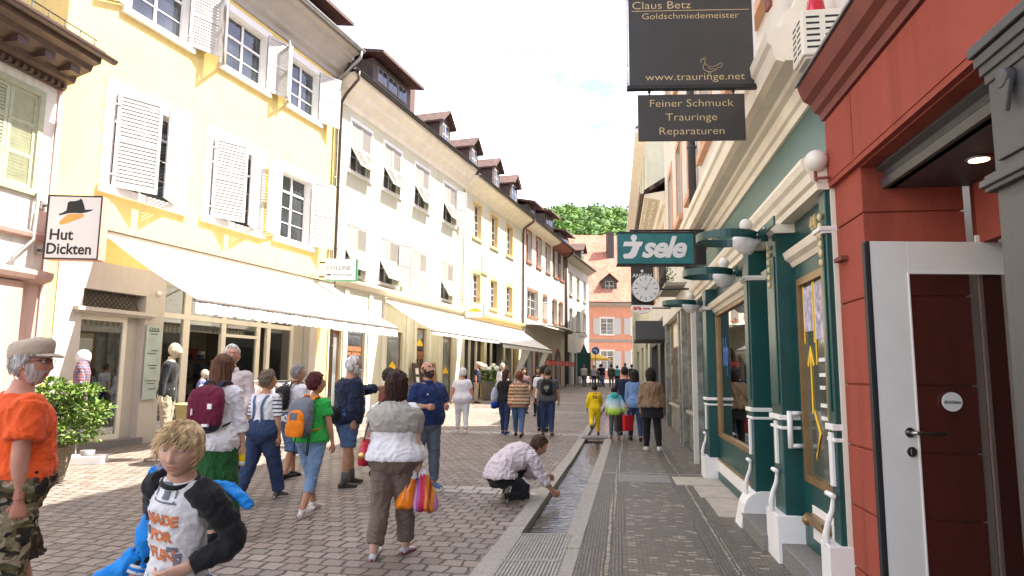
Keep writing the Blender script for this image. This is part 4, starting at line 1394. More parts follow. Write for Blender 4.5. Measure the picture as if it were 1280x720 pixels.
m = MB(); m.ball((-.10, -.06, .06), .085, 0, 20); m.ball((.02, -.12, .09), .085, 0, 20); m.build('globe', M['globe'], L)
m = MB(); m.tube([(.10, 0, -.06), (.08, -.13, -.06), (.02, -.13, -.06), (.02, -.13, .02)], .012, 8); m.build('bracket', M['red_dark'], L)
# ---- red house nearest the camera
YN = 4.95
t = rfront(YN)
S2 = thing('red_house', 'brick red plastered house with grey pilaster and open white glass door', 'house', rw(YN), RANG)
W = 9.0
M['red_wall_blocks'] = M['red_wall']
m = MB()
z = -.1
pier = t(4.42)
hts = [.62, .46, .42, .42, .42, .44]
z0 = -.15
for k, z1 in enumerate((.30, .72, 1.13, 1.55, 2.12, 2.68, 3.06)):
 m.box(0, pier, 0.0, .62, z0 + .006, z1 - .006)
 m.box(.012, pier - .014, .014, .60, z1 - .007, z1 + .007)
 z0 = z1
m.build('pier', M['red_wall'], S2, bevel=.006)
m = MB(); m.box(-.03, .0, -.03, .3, -.1, 3.0); m.build('corner_strip', M['cream_paint'], S2)
m = MB()
m.box(0, W, -.04, .3, 3.0, 3.52); m.box(0, .55, -.046, -.04, 3.04, 3.50); m.box(.57, W, -.046, -.04, 3.04, 3.50)
m.box(pier, W, .0, .62, 2.99, 3.0)
m.build('fascia', M['red_wall'], S2)
m = MB()
m.sweepx([(0, 3.53), (-.06, 3.53), (-.07, 3.58), (-.11, 3.60), (-.13, 3.66), (-.18, 3.69), (-.21, 3.76), (-.22, 3.80), (0, 3.86)], -.04, W)
m.build('fascia_cornice', M['red_dark'], S2)
m = MB(); m.sweepx([(0, 3.861), (-.24, 3.805), (-.24, 3.825), (0, 3.90)], -.05, W); m.build('lead_cover', M['zinc'], S2)
m = MB()
UP = [(t(3.6), t(2.4), 5.2, 7.2)]
wall_holes(m, 0, W, 3.85, 12, UP, .25)
m.poly([(0, 0, 3.85), (0, 0, 12), (0, 9, 12), (0, 9, 3.85)])
m.poly([(0, 9, -.3), (0, 9, 12), (W, 9, 12), (W, 9, -.3)])
m.poly([(0, 0, 12), (W, 0, 12), (W, 9, 12), (0, 9, 12)])
m.build('wall', M['pl_upper'], S2)
for a, b_, c, dd in UP:
 surround(S2, a, b_, c, dd, .14, 'white', .1); window(S2, a, b_, c, dd, .16, 2, 3)
m = MB()
m.box(pier, W, .16, 1.9, 2.84, 2.90)
m.build('soffit', M['grey_paint'], S2)
m = MB()
m.sweepx([(.2, 2.84), (.13, 2.84), (.12, 2.89), (.14, 2.91), (.14, 2.95), (.10, 2.97), (.10, 2.989), (.2, 2.989)], pier, W)
m.build('soffit_moulding', M['grey_paint'], S2)
m = MB()
m.box(pier, pier + .05, .66, .78, .0, 2.84); m.box(pier, W, .66, .72, 2.45, 2.84)
m.build('inner_frame', M['red_wall'], S2)
m = MB(); m.box(pier + .05, pier + .075, .64, .66, .1, 2.5); m.build('inner_frame_edge', M['door_white'], S2)
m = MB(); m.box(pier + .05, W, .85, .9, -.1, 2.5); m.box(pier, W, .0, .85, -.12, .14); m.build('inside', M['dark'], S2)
m = MB(); m.lathe([(.07, -.012), (.07, 0), (.001, .001)], (pier + .62, .42, 2.84), 20); lr = m.build('lamp_rim', M['steel'], S2)
lm, n, l, b = new_mat('spot_lens')
b.inputs['Emission Color'].default_value = (1, .78, .45, 1); b.inputs['Emission Strength'].default_value = .9
m = MB(); m.lathe([(.052, -.016), (.052, -.012), (.001, -.0119)], (pier + .62, .42, 2.84), 20); m.build('lamp_lens', lm, lr)
m = MB()
px0, px1 = t(2.67), t(2.34)
m.box(px0, px1, -.10, .3, -.1, 2.86)
m.box(px0 + .05, px1 - .05, -.115, -.10, .5, 2.30); m.box(px0 + .05, px1 - .05, -.115, -.10, 2.46, 2.60)
m.box(px0 - .02, px0, -.08, .26, .5, 2.30); m.box(px0 - .02, px0, -.08, .26, 2.46, 2.60)
m.box(px0 - .03, px1 + .03, -.13, .3, 2.35, 2.42); m.box(px0 - .045, px1 + .045, -.145, .3, 2.37, 2.40)
for z, e in ((2.80, .01), (2.84, .022), (2.88, .035), (2.93, .05)):
 m.box(px0 - e, px1 + e, -.10 - e, .3, z, z + .045)
m.prism([(px0 + .12, -.116, 2.74), (px1 - .12, -.116, 2.74), ((px0 + px1) / 2, -.116, 2.62)], (0, -.02, 0))
m.tube([(px0 + .16, -.10, 2.76), (px0 + .16, -.14, 2.76)], .04, 14)
m.build('grey_pilaster', M['grey_paint'], S2, bevel=.005)
m = MB(); m.box(px1, W, .0, .3, -.1, 3.0); m.build('near_wall', M['grey_paint'], S2)
dy = 4.22
dx0, dz0, dw, dh = 2.245, .14, 1.08, 2.31
DO = MB()
Dm = Matrix.Rotation(-RANG, 4, 'Z') @ Matrix.Translation(-rw(YN)) @ Matrix.Translation((dx0, dy, dz0))
DO.M = Dm
DO.box(0, .23, 0, .05, 0, dh); DO.box(dw - .11, dw, 0, .05, 0, dh); DO.box(.23, dw - .11, 0, .05, dh - .20, dh); DO.box(.23, dw - .11, 0, .05, 0, .17)
DO.box(.225, .237, -.006, .0, .165, dh - .195); DO.box(dw - .117, dw - .105, -.006, 0, .165, dh - .195); DO.box(.237, dw - .117, -.006, 0, .165, .178); DO.box(.237, dw - .117, -.006, 0, dh - .208, dh - .195)
do = DO.build('door', M['door_white'], S2, bevel=.004)
q = MB(Dm); q.box(.225, dw - .1, .02, .026, .16, dh - .19); q.build('door_pane', glass_clear('door_glass', (.80, .76, .74), .93), do)
q = MB(Dm); q.box(-.022, .0, -.002, .055, 0, dh); q.box(-.03, -.022, .004, .03, .02, dh - .01); q.build('door_seal', M['rubber'], do)
q = MB(Dm); q.box(dw - .02, dw + .12, .06, .2, 0, dh + .1); q.build('door_jamb', M['grey_paint'], do)
q = MB(Dm)
hz = 1.13
q.lathe([(.001, 0), (.03, 0), (.03, .012), (.012, .014), (.012, .05)], (0, 0, 0), 16)
hv = q.v; q2 = MB(Dm)
def hand_plate(mb, x, z):
 n_ = 16
 mb.prism([(x + .03 * math.cos(2 * math.pi * i / n_), -.012, z + .03 * math.sin(2 * math.pi * i / n_)) for i in range(n_)], (0, .012, 0))
hand_plate(q2, .175, hz)
q2.tube([(.175, -.01, hz), (.175, -.055, hz), (.19, -.062, hz), (.36, -.062, hz - .004)], [.011, .011, .011, .009], 10)
q2.build('door_handle', M['steel'], do)
q3 = MB(Dm); hand_plate(q3, .18, hz - .115); q3.box(.174, .186, -.016, -.01, hz - .13, hz - .1); q3.build('door_lock', M['steel'], do)
q = MB(Dm)
n_ = 32
q.prism([(.45 + .062 * math.cos(2 * math.pi * i / n_), -.002, 1.315 + .058 * math.sin(2 * math.pi * i / n_)) for i in range(n_)], (0, .006, 0))
q.build('push_sticker', M['offwhite'], do)
q = MB(Dm)
put_text(q, 'drücken', .45, -.003, 1.304, .031, depth=.0008, offset=.0004)
q.build('sticker_lettering', M['black'], do)
for z, x in ((2.38, .06), (3.02, .02)):
 pass
m = MB(); m.box(.06, .22, -.05, .0, 2.42, 2.45); m.build('wall_bracket', M['red_dark'], S2)
# ---- alarm siren box on the wall above the red house
SB = thing('siren_box', 'cream louvred alarm box with a red lamp above the red house', 'alarm box', rw(4.72, -.02, 3.76), RANG)
m = MB(); m.box(-.14, .14, -.30, -.02, .12, .46); m.box(-.12, .12, -.28, -.04, .10, .12); m.build('case', M['cream_paint'], SB, bevel=.01)
m = MB(); m2 = MB()
for i in range(6):
 for s_ in (0, 1):
  m.box(.138, .142, -.27 + s_ * .13, -.18 + s_ * .13, .17 + i * .045, .185 + i * .045)
  m2.box(-.10 + s_ * .11, -.02 + s_ * .11, -.302, -.298, .17 + i * .045, .185 + i * .045)
m.build('side_louvres', M['black'], SB); m2.build('front_louvres', M['black'], SB)
m = MB(); m.lathe([(.075, .46), (.07, .5), (.055, .60), (.03, .66), (.002, .67)], (0, -.16, 0), 20); m.build('red_lamp', mat('red_lens', (.5, .01, .02), .15, .1, 4), SB)
m = MB(); m.box(-.03, .03, -.08, .0, .2, .3); m.tube([(0, -.2, .1), (0, -.2, .0), (0, -.05, -.05)], .02, 8); m.build('bracket', M['zinc'], SB)
# ---- marble fronted house
YF = 21.0
t = rfront(YF)
S3 = thing('marble_house', 'house with grey marble ground floor and peach window surrounds', 'house', rw(YF), RANG)
W = t(12.72)
mm, n, l, b = new_mat('marble')
tc = n.new('ShaderNodeTexCoord'); nz = n.new('ShaderNodeTexNoise'); nz.inputs['Scale'].default_value = 3.2; nz.inputs['Detail'].default_value = 9; nz.inputs['Distortion'].default_value = 1.2
l.new(tc.outputs['Object'], nz.inputs['Vector'])
rp = ramp(n, [(.3, (.10, .105, .09)), (.5, (.22, .22, .19)), (.72, (.36, .35, .31))]); l.new(nz.outputs['Fac'], rp.inputs['Fac']); l.new(rp.outputs['Color'], b.inputs['Base Color']); b.inputs['Roughness'].default_value = .35
M['marble'] = mm
UP = [(t(14.4), t(13.3), 5.4, 7.3), (t(17.0), t(15.9), 5.4, 7.3), (t(19.6), t(18.5), 5.4, 7.3), (t(14.4), t(13.3), 8.8, 10.6), (t(17.0), t(15.9), 8.8, 10.6), (t(19.6), t(18.5), 8.8, 10.6)]
SW = [(t(15.3), t(13.3), .85, 3.1), (t(19.9), t(17.0), .85, 3.1)]
m = MB()
wall_holes(m, 0, W, 3.5, 12.6, UP, .25)
m.poly([(0, 0, 3.5), (0, 0, 12.6), (0, 9, 12.6), (0, 9, 3.5)]); m.poly([(W, 0, 3.5), (W, 9, 3.5), (W, 9, 12.6), (W, 0, 12.6)])
m.poly([(0, 9, -.3), (0, 9, 12.6), (W, 9, 12.6), (W, 9, -.3)]); m.poly([(0, 0, 12.6), (W, 0, 12.6), (W, 9, 12.6), (0, 9, 12.6)])
m.build('wall', M['pl_upper'], S3)
m = MB()
wall_holes(m, 0, W, -.3, 3.5, SW, .2, 0)
for y in (12.8, 15.6, 16.3, 20.4):
 m.box(t(y) - .16, t(y) + .12, -.12, .0, -.2, 3.1)
m.build('marble_front', M['marble'], S3)
m = MB(); m.box(t(12.76) - .1, t(12.76) + .02, -.2, .1, -.1, 3.2); m.box(0, W, -.14, .0, 3.1, 3.5); m.build('white_trim', M['pl_upper'], S3)
for a, b_, c, dd in SW:
 f = MB(); p = MB()
 f.box(a, a + .08, .05, .13, c, dd); f.box(b_ - .08, b_, .05, .13, c, dd); f.box(a + .08, b_ - .08, .05, .13, c, c + .08); f.box(a + .08, b_ - .08, .05, .13, dd - .08, dd); f.box(a + .08, b_ - .08, .06, .12, dd - .75, dd - .7)
 p.box(a, b_, .09, .096, c, dd - .72); p.box(a, b_, .07, .08, dd - .72, dd, 1)
 sf = f.build('shop_window', M['bronze'], S3)
 p.build('pane', [M['pane_light'], M['cream_paint']], sf)
 m = MB(); m.box(a - .05, b_ + .05, -.08, .1, c - .06, c); m.build('window_sill', M['slab'], S3)
m = MB()
for k in range(7): m.box(t(13.9), t(13.5), -.006, .0, .28 + k * .055, .31 + k * .055)
m.build('vent_grille', M['bronze'], S3)
for a, b_, c, dd in UP:
 surround(S3, a, b_, c, dd, .2, 'pl_peach', .1); window(S3, a, b_, c, dd, .2, 2, 3, .7)
pipe(S3, [(W - .16, -.1, 12.4), (W - .16, -.1, 4.9)], .075, 'grey_paint')
m = MB(); m.box(W - .28, W - .04, -.3, -.02, 3.55, 4.25); m.build('sign_mount', M['black_metal'], S3, bevel=.02)
FB = thing('balcony', 'small iron balcony with plants above the marble shop window', 'balcony', rw(15.2, .0, 3.5), RANG)
m = MB(); m.box(-1.3, .9, -.55, .0, .0, .07); m.build('floor', M['granite'], FB)
m = MB()
for i in range(20): m.tube([(-1.28 + i * .113, -.53, .07), (-1.28 + i * .113, -.53, .72)], .009, 5)
m.tube([(-1.3, -.53, .73), (.9, -.53, .73)], .018, 6)
m.build('railing', M['black_metal'], FB)
m = MB(); rnd = random.Random(4)
for i in range(260):
 c_ = Vector((rnd.uniform(-1.2, .8), -.45 + rnd.uniform(-.08, .12), .12 + rnd.random() ** 2 * .6))
 u = Vector((rnd.uniform(-1, 1), rnd.uniform(-1, 1), rnd.uniform(-.3, 1))).normalized() * rnd.uniform(.04, .09); v = Vector((rnd.uniform(-1, 1), rnd.uniform(-1, 1), 0)).normalized() * .022
 m.add([c_, c_ + u * .5 + v, c_ + u, c_ + u * .5 - v], [(0, 1, 2, 3)])
m.build('plants', M['leaf_dark'], FB, recalc=False)
# ---- low white house with deep eaves, then the taller ones down the street
YF = 32.0
t = rfront(YF)
S4 = thing('low_eaves_house', 'lower white house with patterned deep eaves and grey shop entrance', 'house', rw(YF), RANG)
W = t(21.02)
UP = [(t(y + 1.0), t(y), 4.6, 6.4) for y in (22.0, 24.4, 26.8, 29.2)]
m = MB()
wall_holes(m, 0, W, 3.6, 7.4, UP, .22)
m.poly([(W, 0, 3.6), (W, 8, 3.6), (W, 8, 7.4), (W, 0, 7.4)]); m.poly([(0, 0, -.3), (0, 0, 7.4), (0, 8, 7.4), (0, 8, -.3)]); m.poly([(0, 8, -.3), (0, 8, 7.4), (W, 8, 7.4), (W, 8, -.3)])
m.build('wall', M['pl_upper'], S4)
m = MB(); wall_holes(m, 0, W, -.2, 3.6, [(t(24.6), t(22.6), .1, 2.7), (t(30.5), t(26), .6, 2.8)], .3); m.build('shop_front', M['grey_paint'], S4)
for q in ((24.6, 22.6, .1, 2.7), (30.5, 26, .6, 2.8)):
 m = MB(); m.box(t(q[0]), t(q[1]), .28, .31, q[2], q[3]); m.build('shop_pane', M['pane'], S4)
m = MB(); m.box(t(24.8), t(21.9), -.95, .0, 2.75, 3.35); m.build('canopy', M['grey_paint'], S4)
for a, b_, c, dd in UP:
 surround(S4, a, b_, c, dd, .16, 'pl_peach', .1); window(S4, a, b_, c, dd, .18, 2, 3)
m = MB()
m.sweepx([(0, 6.9), (-.1, 6.95), (-.15, 7.1), (-.62, 7.2), (-.64, 7.3), (0, 7.4)], 0, W)
m.build('eaves_cornice', M['trim_cream'], S4)
m = MB()
for i in range(int(W / .42)):
 for j in range(2):
  m.ball((.2 + i * .42, -.28 - j * .2, 7.12 + j * .04), (.1, .07, .04), 0, 8)
m.build('eaves_rosettes', M['trim_cream'], S4)
gutter(S4, -.1, W + .1, -.72, 7.36, .08, 'copper_brown')
roof(S4, 0, W, 7.3, .65, 5, 3.5)
YF = 62.0
t = rfront(YF)
S5 = thing('tall_cream_house', 'tall cream house beyond the low one on the right side of the street', 'house', rw(YF), RANG)
W = t(32.02)
UP = [(t(y + 1.1), t(y), z, z + 1.8) for y in (34, 37, 40, 43, 46, 49, 52, 55, 58) for z in (5.2, 8.6, 11.2)]
m = MB()
wall_holes(m, 0, W, -.2, 13.4, UP + [(t(36.5), t(33.5), .5, 3.2), (t(42), t(38.5), .5, 3.2), (t(50), t(46), .5, 3.2)], .22)
body(m, 0, W, 13.4)
m.build('wall', M['pl_cream'], S5)
for a, b_, c, dd in UP:
 window(S5, a, b_, c, dd, .18, 2, 3)
for a, b_ in ((36.5, 33.5), (42, 38.5), (50, 46)):
 m = MB(); m.box(t(a), t(b_), .2, .23, .5, 3.2); m.build('shop_pane', M['pane'], S5)
m = MB(); m.sweepx([(0, 13.0), (-.1, 13.1), (-.5, 13.4), (-.52, 13.55), (0, 13.6)], 0, W); m.build('eaves_cornice', M['trim_cream'], S5)
roof(S5, 0, W, 13.5, .5, 5, 4.5)
# ================================================================== AWNINGS
def awning(lab, s0, s1, ztop, zfront, out, valance=.22, m_='awning', sag=.05, arms=2, wall_off=.08):
 a0 = lw(s0, wall_off)
 A_ = thing('awning', lab, 'awning', a0, LANG, 'shop awnings along the left row')
 L = s1 - s0
 rnd = random.Random(int(s0 * 10))
 mb = MB()
 nx, ny = 40, 10
 vs_, fs = [], []
 for j in range(ny + 1):
  tt = j / ny
  for i in range(nx + 1):
   x = L * i / nx
   z = ztop + (zfront - ztop) * tt - sag * math.sin(math.pi * tt) + .012 * noise.noise(Vector((x * 1.5, tt * 3, s0)))
   vs_.append((x, -out * tt, z))
 for j in range(ny):
  for i in range(nx):
   q = j * (nx + 1) + i
   fs.append((q, q + 1, q + nx + 2, q + nx + 1))
 mb.add(vs_, fs, 0, True)
 mb.build('cloth', M[m_], A_, recalc=False)
 mb = MB()
 n_ = int(L / .08)
 vs_, fs = [], []
 for i in range(n_ + 1):
  x = L * i / n_
  sc = .035 * abs(math.sin(math.pi * x / .28))
  yo = -out - .02 + .015 * math.sin(x * 9) * 1
  vs_ += [(x, -out - .012, zfront - .05), (x, yo, zfront - valance * .6), (x, yo + .008 * math.sin(x * 13), zfront - valance - sc)]
 for i in range(n_):
  for k in range(2):
   fs.append((3 * i + k, 3 * i + 3 + k, 3 * i + 4 + k, 3 * i + 1 + k))
 mb.add(vs_, fs, 0, True)
 mb.build('valance', M['valance'] if m_ == 'awning' else M[m_], A_, recalc=False)
 mb = MB(); mb.box(-.02, L + .02, -out - .03, -out + .05, zfront - .06, zfront - .005); mb.build('front_bar', M['awning_dark_edge'], A_, bevel=.01)
 mb = MB(); mb.box(-.06, L + .06, -.08, -.002 - 0, ztop - .1, ztop + .1); mb.build('cassette', M['trim_cream'], A_, bevel=.015)
 mb = MB(); mb.box(-.03, L + .03, -.12, -.08, ztop + .05, ztop + .085); mb.build('cover_edge', M['copper_brown'], A_)
 for k in range(arms):
  x = L * (.12 + .76 * k / max(1, arms - 1))
  mb = MB()
  mid = (x + (.5 if k == 0 else -.5), -out * .5, (ztop + zfront) / 2 - .16)
  mb.tube([(x, -.06, ztop - .12), mid, (x, -out + .03, zfront - .04)], .022, 8)
  mb.build('folding_arm', M['offwhite'], A_)
 return A_
AW1 = awning('long white striped awning of the yellow hat shop', 1.15, 9.65, 4.42, 3.02, 2.45, .27, arms=3)
AW2 = awning('plain white awning above the cream house doors', 13.35, 21.1, 4.32, 3.2, 1.95, .16, 'awning_plain', arms=2)
AW3 = awning('smaller white awning with tied curtains on the ivory house', 21.6, 31.1, 4.25, 3.1, 1.9, .2, 'awning_plain', arms=2)
for k, (x0, x1, w_) in enumerate(((5.4, 3.2, 1.6), (9.3, 7.2, 1.3))):
 mb = MB()
 rows, n_ = 9, 14
 vs_, fs = [], []
 for r_ in range(rows + 1):
  tt = r_ / rows
  for i in range(n_ + 1):
   u = i / n_
   xx = (x0 - w_ + w_ * u * (1 - .86 * tt) + (x1 - x0 + w_) * tt * .6) + 0
   vs_.append((xx, -1.86 + .06 * math.sin(u * 20) + .5 * tt, 3.1 - 2.0 * tt))
 for r_ in range(rows):
  for i in range(n_):
   q = r_ * (n_ + 1) + i
   fs.append((q, q + 1, q + n_ + 2, q + n_ + 1))
 mb.add(vs_, fs, 0, True)
 mb.build('tied_curtain', M['awning_plain'], AW3, recalc=False)
# ================================================================== HANGING SIGNS
def sgn(name, lab, loc, rz=0.0, cat='sign', group=None):
 return thing(name, lab, cat, loc, rz, group)
S = sgn('hanging_sign', 'dark goldsmith sign board with gold lettering and a smaller board hung below', (1.61, 5.9, 4.18), R(-3))
mb = MB(); w2 = .57
mb.box(-w2 + .012, w2 - .012, -.012, .012, .03, .87)
b1 = mb.build('upper_board', M['sign_dark'], S)
mb = MB()
mb.box(-w2 - .012, w2 + .012, -.03, .03, -.012, .028); mb.build('lower_rail', M['black_metal'], S, bevel=.004)
mb = MB(); mb.box(-w2 - .012, w2 + .012, -.03, .03, .875, .905); mb.build('upper_rail', M['black_metal'], S, bevel=.004)
for x in (-w2 - .004, w2 - .004):
 mb = MB()
 mb.box(x - .006, x + .010, -.016, .016, .05, .18); mb.box(x - .006, x + .010, -.016, .016, .22, .86)
 mb.build('glass_edge', M['offwhite'], S)
mb = MB()
ty = -.0125
for tx, x_, z_, s_, al in (('Claus Betz', -.53, .765, .105, 'LEFT'), ('Goldschmiedemeister', 0, .665, .083, 'CENTER'), ('www.trauringe.net', .03, .075, .098, 'CENTER')):
 mb = MB(); put_text(mb, tx, x_, ty, z_, s_, align=al, offset=-.0012, sx=1.2, depth=.001); mb.build('lettering_line', M['gold'], b1)
mb = MB(); mb.box(-.53, .53, ty - .001, ty, .742, .747); mb.build('gold_rule', M['gold'], b1)
mb = MB()
hen = [(.10, .235), (.085, .255), (.095, .275), (.115, .272), (.125, .25), (.12, .225), (.105, .205), (.11, .175), (.14, .155), (.18, .152), (.215, .165), (.235, .19), (.275, .195), (.27, .215), (.285, .222), (.262, .235), (.25, .225), (.225, .21), (.19, .198), (.15, .205), (.128, .228)]
mb.tube([(x, ty, z) for x, z in hen], .0022, 4, caps=True)
for q in ([(.155, .152), (.155, .125), (.145, .118)], [(.172, .152), (.172, .12)], [(.11, .28), (.118, .29), (.13, .283), (.126, .27)], [(.15, .19), (.18, .175), (.21, .18)]):
 mb.tube([(x, ty, z) for x, z in q], .002, 4)
mb.build('hen_drawing', M['gold'], b1)
mb = MB(); lw2 = .475; zc0, zc1 = -.49, -.06
mb.box(-lw2 - .01, lw2 - .01, -.012, .012, zc0, zc1)
b2 = mb.build('lower_board', M['sign_dark'], S)
for i, tx in enumerate(('Feiner Schmuck', 'Trauringe', 'Reparaturen')):
 mb = MB(); put_text(mb, tx, -.01, ty, zc1 - .115 - i * .13, .098, offset=-.0012, sx=1.2, depth=.001); mb.build('lettering_line', M['gold'], b2)
mb = MB()
for x in (-.38, .37):
 mb = MB(); mb.tube([(x, 0, -.06), (x, 0, -.01)], .008, 6); mb.ball((x, 0, -.03), .016, 0, 8); mb.build('hook', M['black_metal'], S)
mb = MB(); mb.tube([(-.62, 0, .93), (.72, 0, .93)], .022, 8); mb.tube([(-.3, 0, .90), (-.3, 0, .93)], .012, 6); mb.tube([(.3, 0, .90), (.3, 0, .93)], .012, 6); mb.box(.70, .73, -.06, .06, .75, 1.1)
mb.build('bracket', M['red_dark'], S)
M['teal_sign'] = mat('teal_sign', (.025, .16, .165), .45, .18, 6, .1, 20)
S = sgn('hanging_sign', 'teal box sign with white slanted lettering over the pavement', (2.31, 10.9, 3.38), R(-3))
mb = MB(); mb.box(-.61, .61, -.08, .08, .0, .5); bx = mb.build('sign_box', M['teal_sign'], S, bevel=.008)
mb = MB(); mb.box(-.62, .62, -.09, .09, -.025, -.002); mb.box(-.62, .62, -.09, .09, .502, .52); mb.build('sign_frame', M['black_metal'], S)
mb = MB()
put_text(mb, 'sele', -.225, -.082, .115, .47, align='LEFT', shear=.32, offset=.016, sx=1.0, depth=.003, spacing=.93)
pts = [(-.50, .36), (-.20, .36), (-.225, .285), (-.25, .285), (-.31, .13), (-.37, .085), (-.50, .085), (-.52, .12), (-.51, .16), (-.44, .165), (-.405, .19), (-.365, .285), (-.52, .285)]
mb.prism([(x, -.085, z) for x, z in pts], (0, .004, 0))
mb.prism([(-.345 + .05 * math.cos(2 * math.pi * i / 20), -.085, .425 + .05 * math.sin(2 * math.pi * i / 20)) for i in range(20)], (0, .004, 0))
mb.box(-.375, -.315, -.085, -.081, .36, .385)
mb.build('sign_lettering', M['offwhite'], bx)
mb = MB(); mb.box(.63, .80, -.10, .10, -.02, .54); mb.tube([(-.4, 0, .56), (.8, 0, .56)], .02, 8); mb.build('bracket', M['black_metal'], S, bevel=.01)
S = sgn('hanging_banner', 'narrow dark banner sign behind the round clock', (2.62, 13.62, 3.0), R(-3))
mb = MB(); mb.box(-.225, .225, -.015, .015, 0, .78); b1 = mb.build('board', M['sign_dark'], S)
mb = MB(); put_text(mb, 'ANSON', 0, -.016, .56, .105, offset=.002, sx=1.05, depth=.001)
mb.prism([(-.02, -.017, .66), (.02, -.017, .66), (.03, -.017, .70), (0, -.017, .72), (-.03, -.017, .70)], (0, .002, 0)); mb.build('lettering', M['offwhite'], b1)
mb = MB(); mb.ball((0, -.016, .36), (.15, .006, .13), 0, 16); mb.build('pale_disc', M['zinc'], b1)
mb = MB(); mb.tube([(-.22, 0, .80), (1.05, 0, .80)], .018, 8); mb.build('bracket', M['black_metal'], S)
S = sgn('street_clock', 'round white faced clock hanging over the pavement', (2.66, 13.5, 3.31), R(-3), 'clock')
mb = MB(); n_ = 48
mb.prism([(.275 * math.cos(2 * math.pi * i / n_), -.06, .275 * math.sin(2 * math.pi * i / n_)) for i in range(n_)], (0, .12, 0)); mb.build('case', M['black_metal'], S, bevel=.01)
mb = MB()
mb.prism([(.266 * math.cos(2 * math.pi * i / n_), -.064, .266 * math.sin(2 * math.pi * i / n_)) for i in range(n_)], (0, .006, 0)); fc = mb.build('dial', M['offwhite'], S)
mb = MB()
for i in range(12):
 a = i * math.pi / 6
 ca, sa = math.cos(a), math.sin(a)
 w_ = .006
 mb.prism([(.17 * ca - w_ * sa, -.067, .17 * sa + w_ * ca), (.17 * ca + w_ * sa, -.067, .17 * sa - w_ * ca), (.235 * ca + w_ * sa, -.067, .235 * sa - w_ * ca), (.235 * ca - w_ * sa, -.067, .235 * sa + w_ * ca)], (0, .003, 0))
mb.build('hour_marks', M['black'], fc)
for nm, a, l_, w_ in (('minute_hand', R(58), .21, .006), ('hour_hand', R(152), .2, .005)):
 mb = MB(); ca, sa = math.cos(a), math.sin(a)
 mb.prism([(-.04 * ca - w_ * sa, -.069, -.04 * sa + w_ * ca), (-.04 * ca + w_ * sa, -.069, -.04 * sa - w_ * ca), (l_ * ca, -.069, l_ * sa)], (0, .002, 0))
 mb.build(nm, M['black'], S)
mb = MB(); mb.tube([(.27, 0, 0), (1.0, 0, .0)], .02, 8); mb.build('bracket', M['black_metal'], S)
S = sgn('oval_sign', 'oval white sign with dark red letters below the clock', (3.44, 18, 3.37), R(-3))
mb = MB(); mb.prism([(.28 * math.cos(2 * math.pi * i / 32), -.04, .15 * math.sin(2 * math.pi * i / 32)) for i in range(32)], (0, .08, 0)); bx = mb.build('sign_box', M['offwhite'], S, bevel=.01)
mb = MB(); put_text(mb, 'ara', -.12, -.041, -.05, .16, offset=.006, depth=.002); put_text(mb, 'shoes', .12, -.041, -.04, .08, offset=.003, depth=.002); mb.build('sign_lettering', M['red'], bx)
mb = MB(); mb.tube([(.28, 0, 0), (1.0, 0, 0)], .02, 8); mb.build('bracket', M['black_metal'], S)
M['salmon_side'] = mat('salmon_side', (.62, .27, .20), .5, .05, 4)
S = sgn('hanging_sign', 'white box sign with a black hat over the yellow house corner', (-8.74, 12.55, 3.66), R(4))
mb = MB(); mb.box(0, .98, 0, .27, 0, 1.22); bx = mb.build('sign_box', M['salmon_side'], S, bevel=.008)
mb = MB(); mb.box(.025, .955, -.006, .0, .025, 1.195); mb.build('sign_face', M['offwhite'], bx)
mb = MB()
for q in ((0, .98, -.012, -.001, -.004, .022), (0, .98, -.012, -.001, 1.198, 1.224), (-.004, .022, -.012, -.001, .022, 1.198), (.958, .984, -.012, -.001, .022, 1.198)):
 mb.box(*q)
mb.build('sign_rim', M['black_metal'], bx)
mb = MB()
put_text(mb, 'Hut', .07, -.008, .37, .29, align='LEFT', offset=.006, depth=.002, sx=.95)
put_text(mb, 'Dickten', .035, -.008, .1, .29, align='LEFT', offset=.006, depth=.002, sx=.89)
brim = [(.22, .83), (.30, .85), (.38, .875), (.5, .885), (.62, .88), (.72, .905), (.8, .935), (.82, .96), (.76, .955), (.68, .95), (.645, 1.06), (.61, 1.14), (.585, 1.165), (.55, 1.13), (.47, 1.11), (.40, 1.11), (.355, 1.08), (.345, .93), (.28, .885), (.22, .862)]
mb.prism([(x, -.009, z) for x, z in brim], (0, .004, 0))
mb.build('sign_lettering', M['black'], bx)
mb = MB()
face = [(.23, .655), (.24, .72), (.31, .79), (.37, .855), (.42, .865), (.55, .87), (.66, .865), (.67, .82), (.6, .78), (.5, .74), (.4, .69), (.3, .66)]
mb.prism([(x, -.0085, z) for x, z in face], (0, .003, 0))
mb.build('sign_emblem', M['orange_sign'], bx)
mb = MB()
for z in (.18, 1.05):
 mb.tube([(-.16, .13, z), (.02, .13, z)], .03, 8); mb.box(-.22, -.16, .05, .21, z - .08, z + .08)
mb.build('bracket', M['zinc'], S)
M['sign_green'] = mat('sign_green', (.02, .20, .07), .5)
S = sgn('hanging_sign', 'white sign with a green end panel between yellow and cream house', (-5.83, 21, 4.47), R(5))
mb = MB(); mb.box(0, .95, 0, .26, 0, .66); bx = mb.build('sign_box', M['offwhite'], S, bevel=.008)
mb = MB(); mb.box(.95, .985, -.004, .264, -.004, .664); mb.box(-.01, .95, -.005, .265, -.02, -.002); mb.build('green_end', M['sign_green'], S)
mb = MB(); put_text(mb, 'COLLINE', .42, -.006, .32, .17, offset=-.001, sx=1.1, depth=.002); mb.box(.06, .2, -.008, -.002, .13, .18); put_text(mb, 'MODE IST KUNST', .56, -.006, .13, .075, depth=.002); mb.build('sign_lettering', M['grey_paint'], bx)
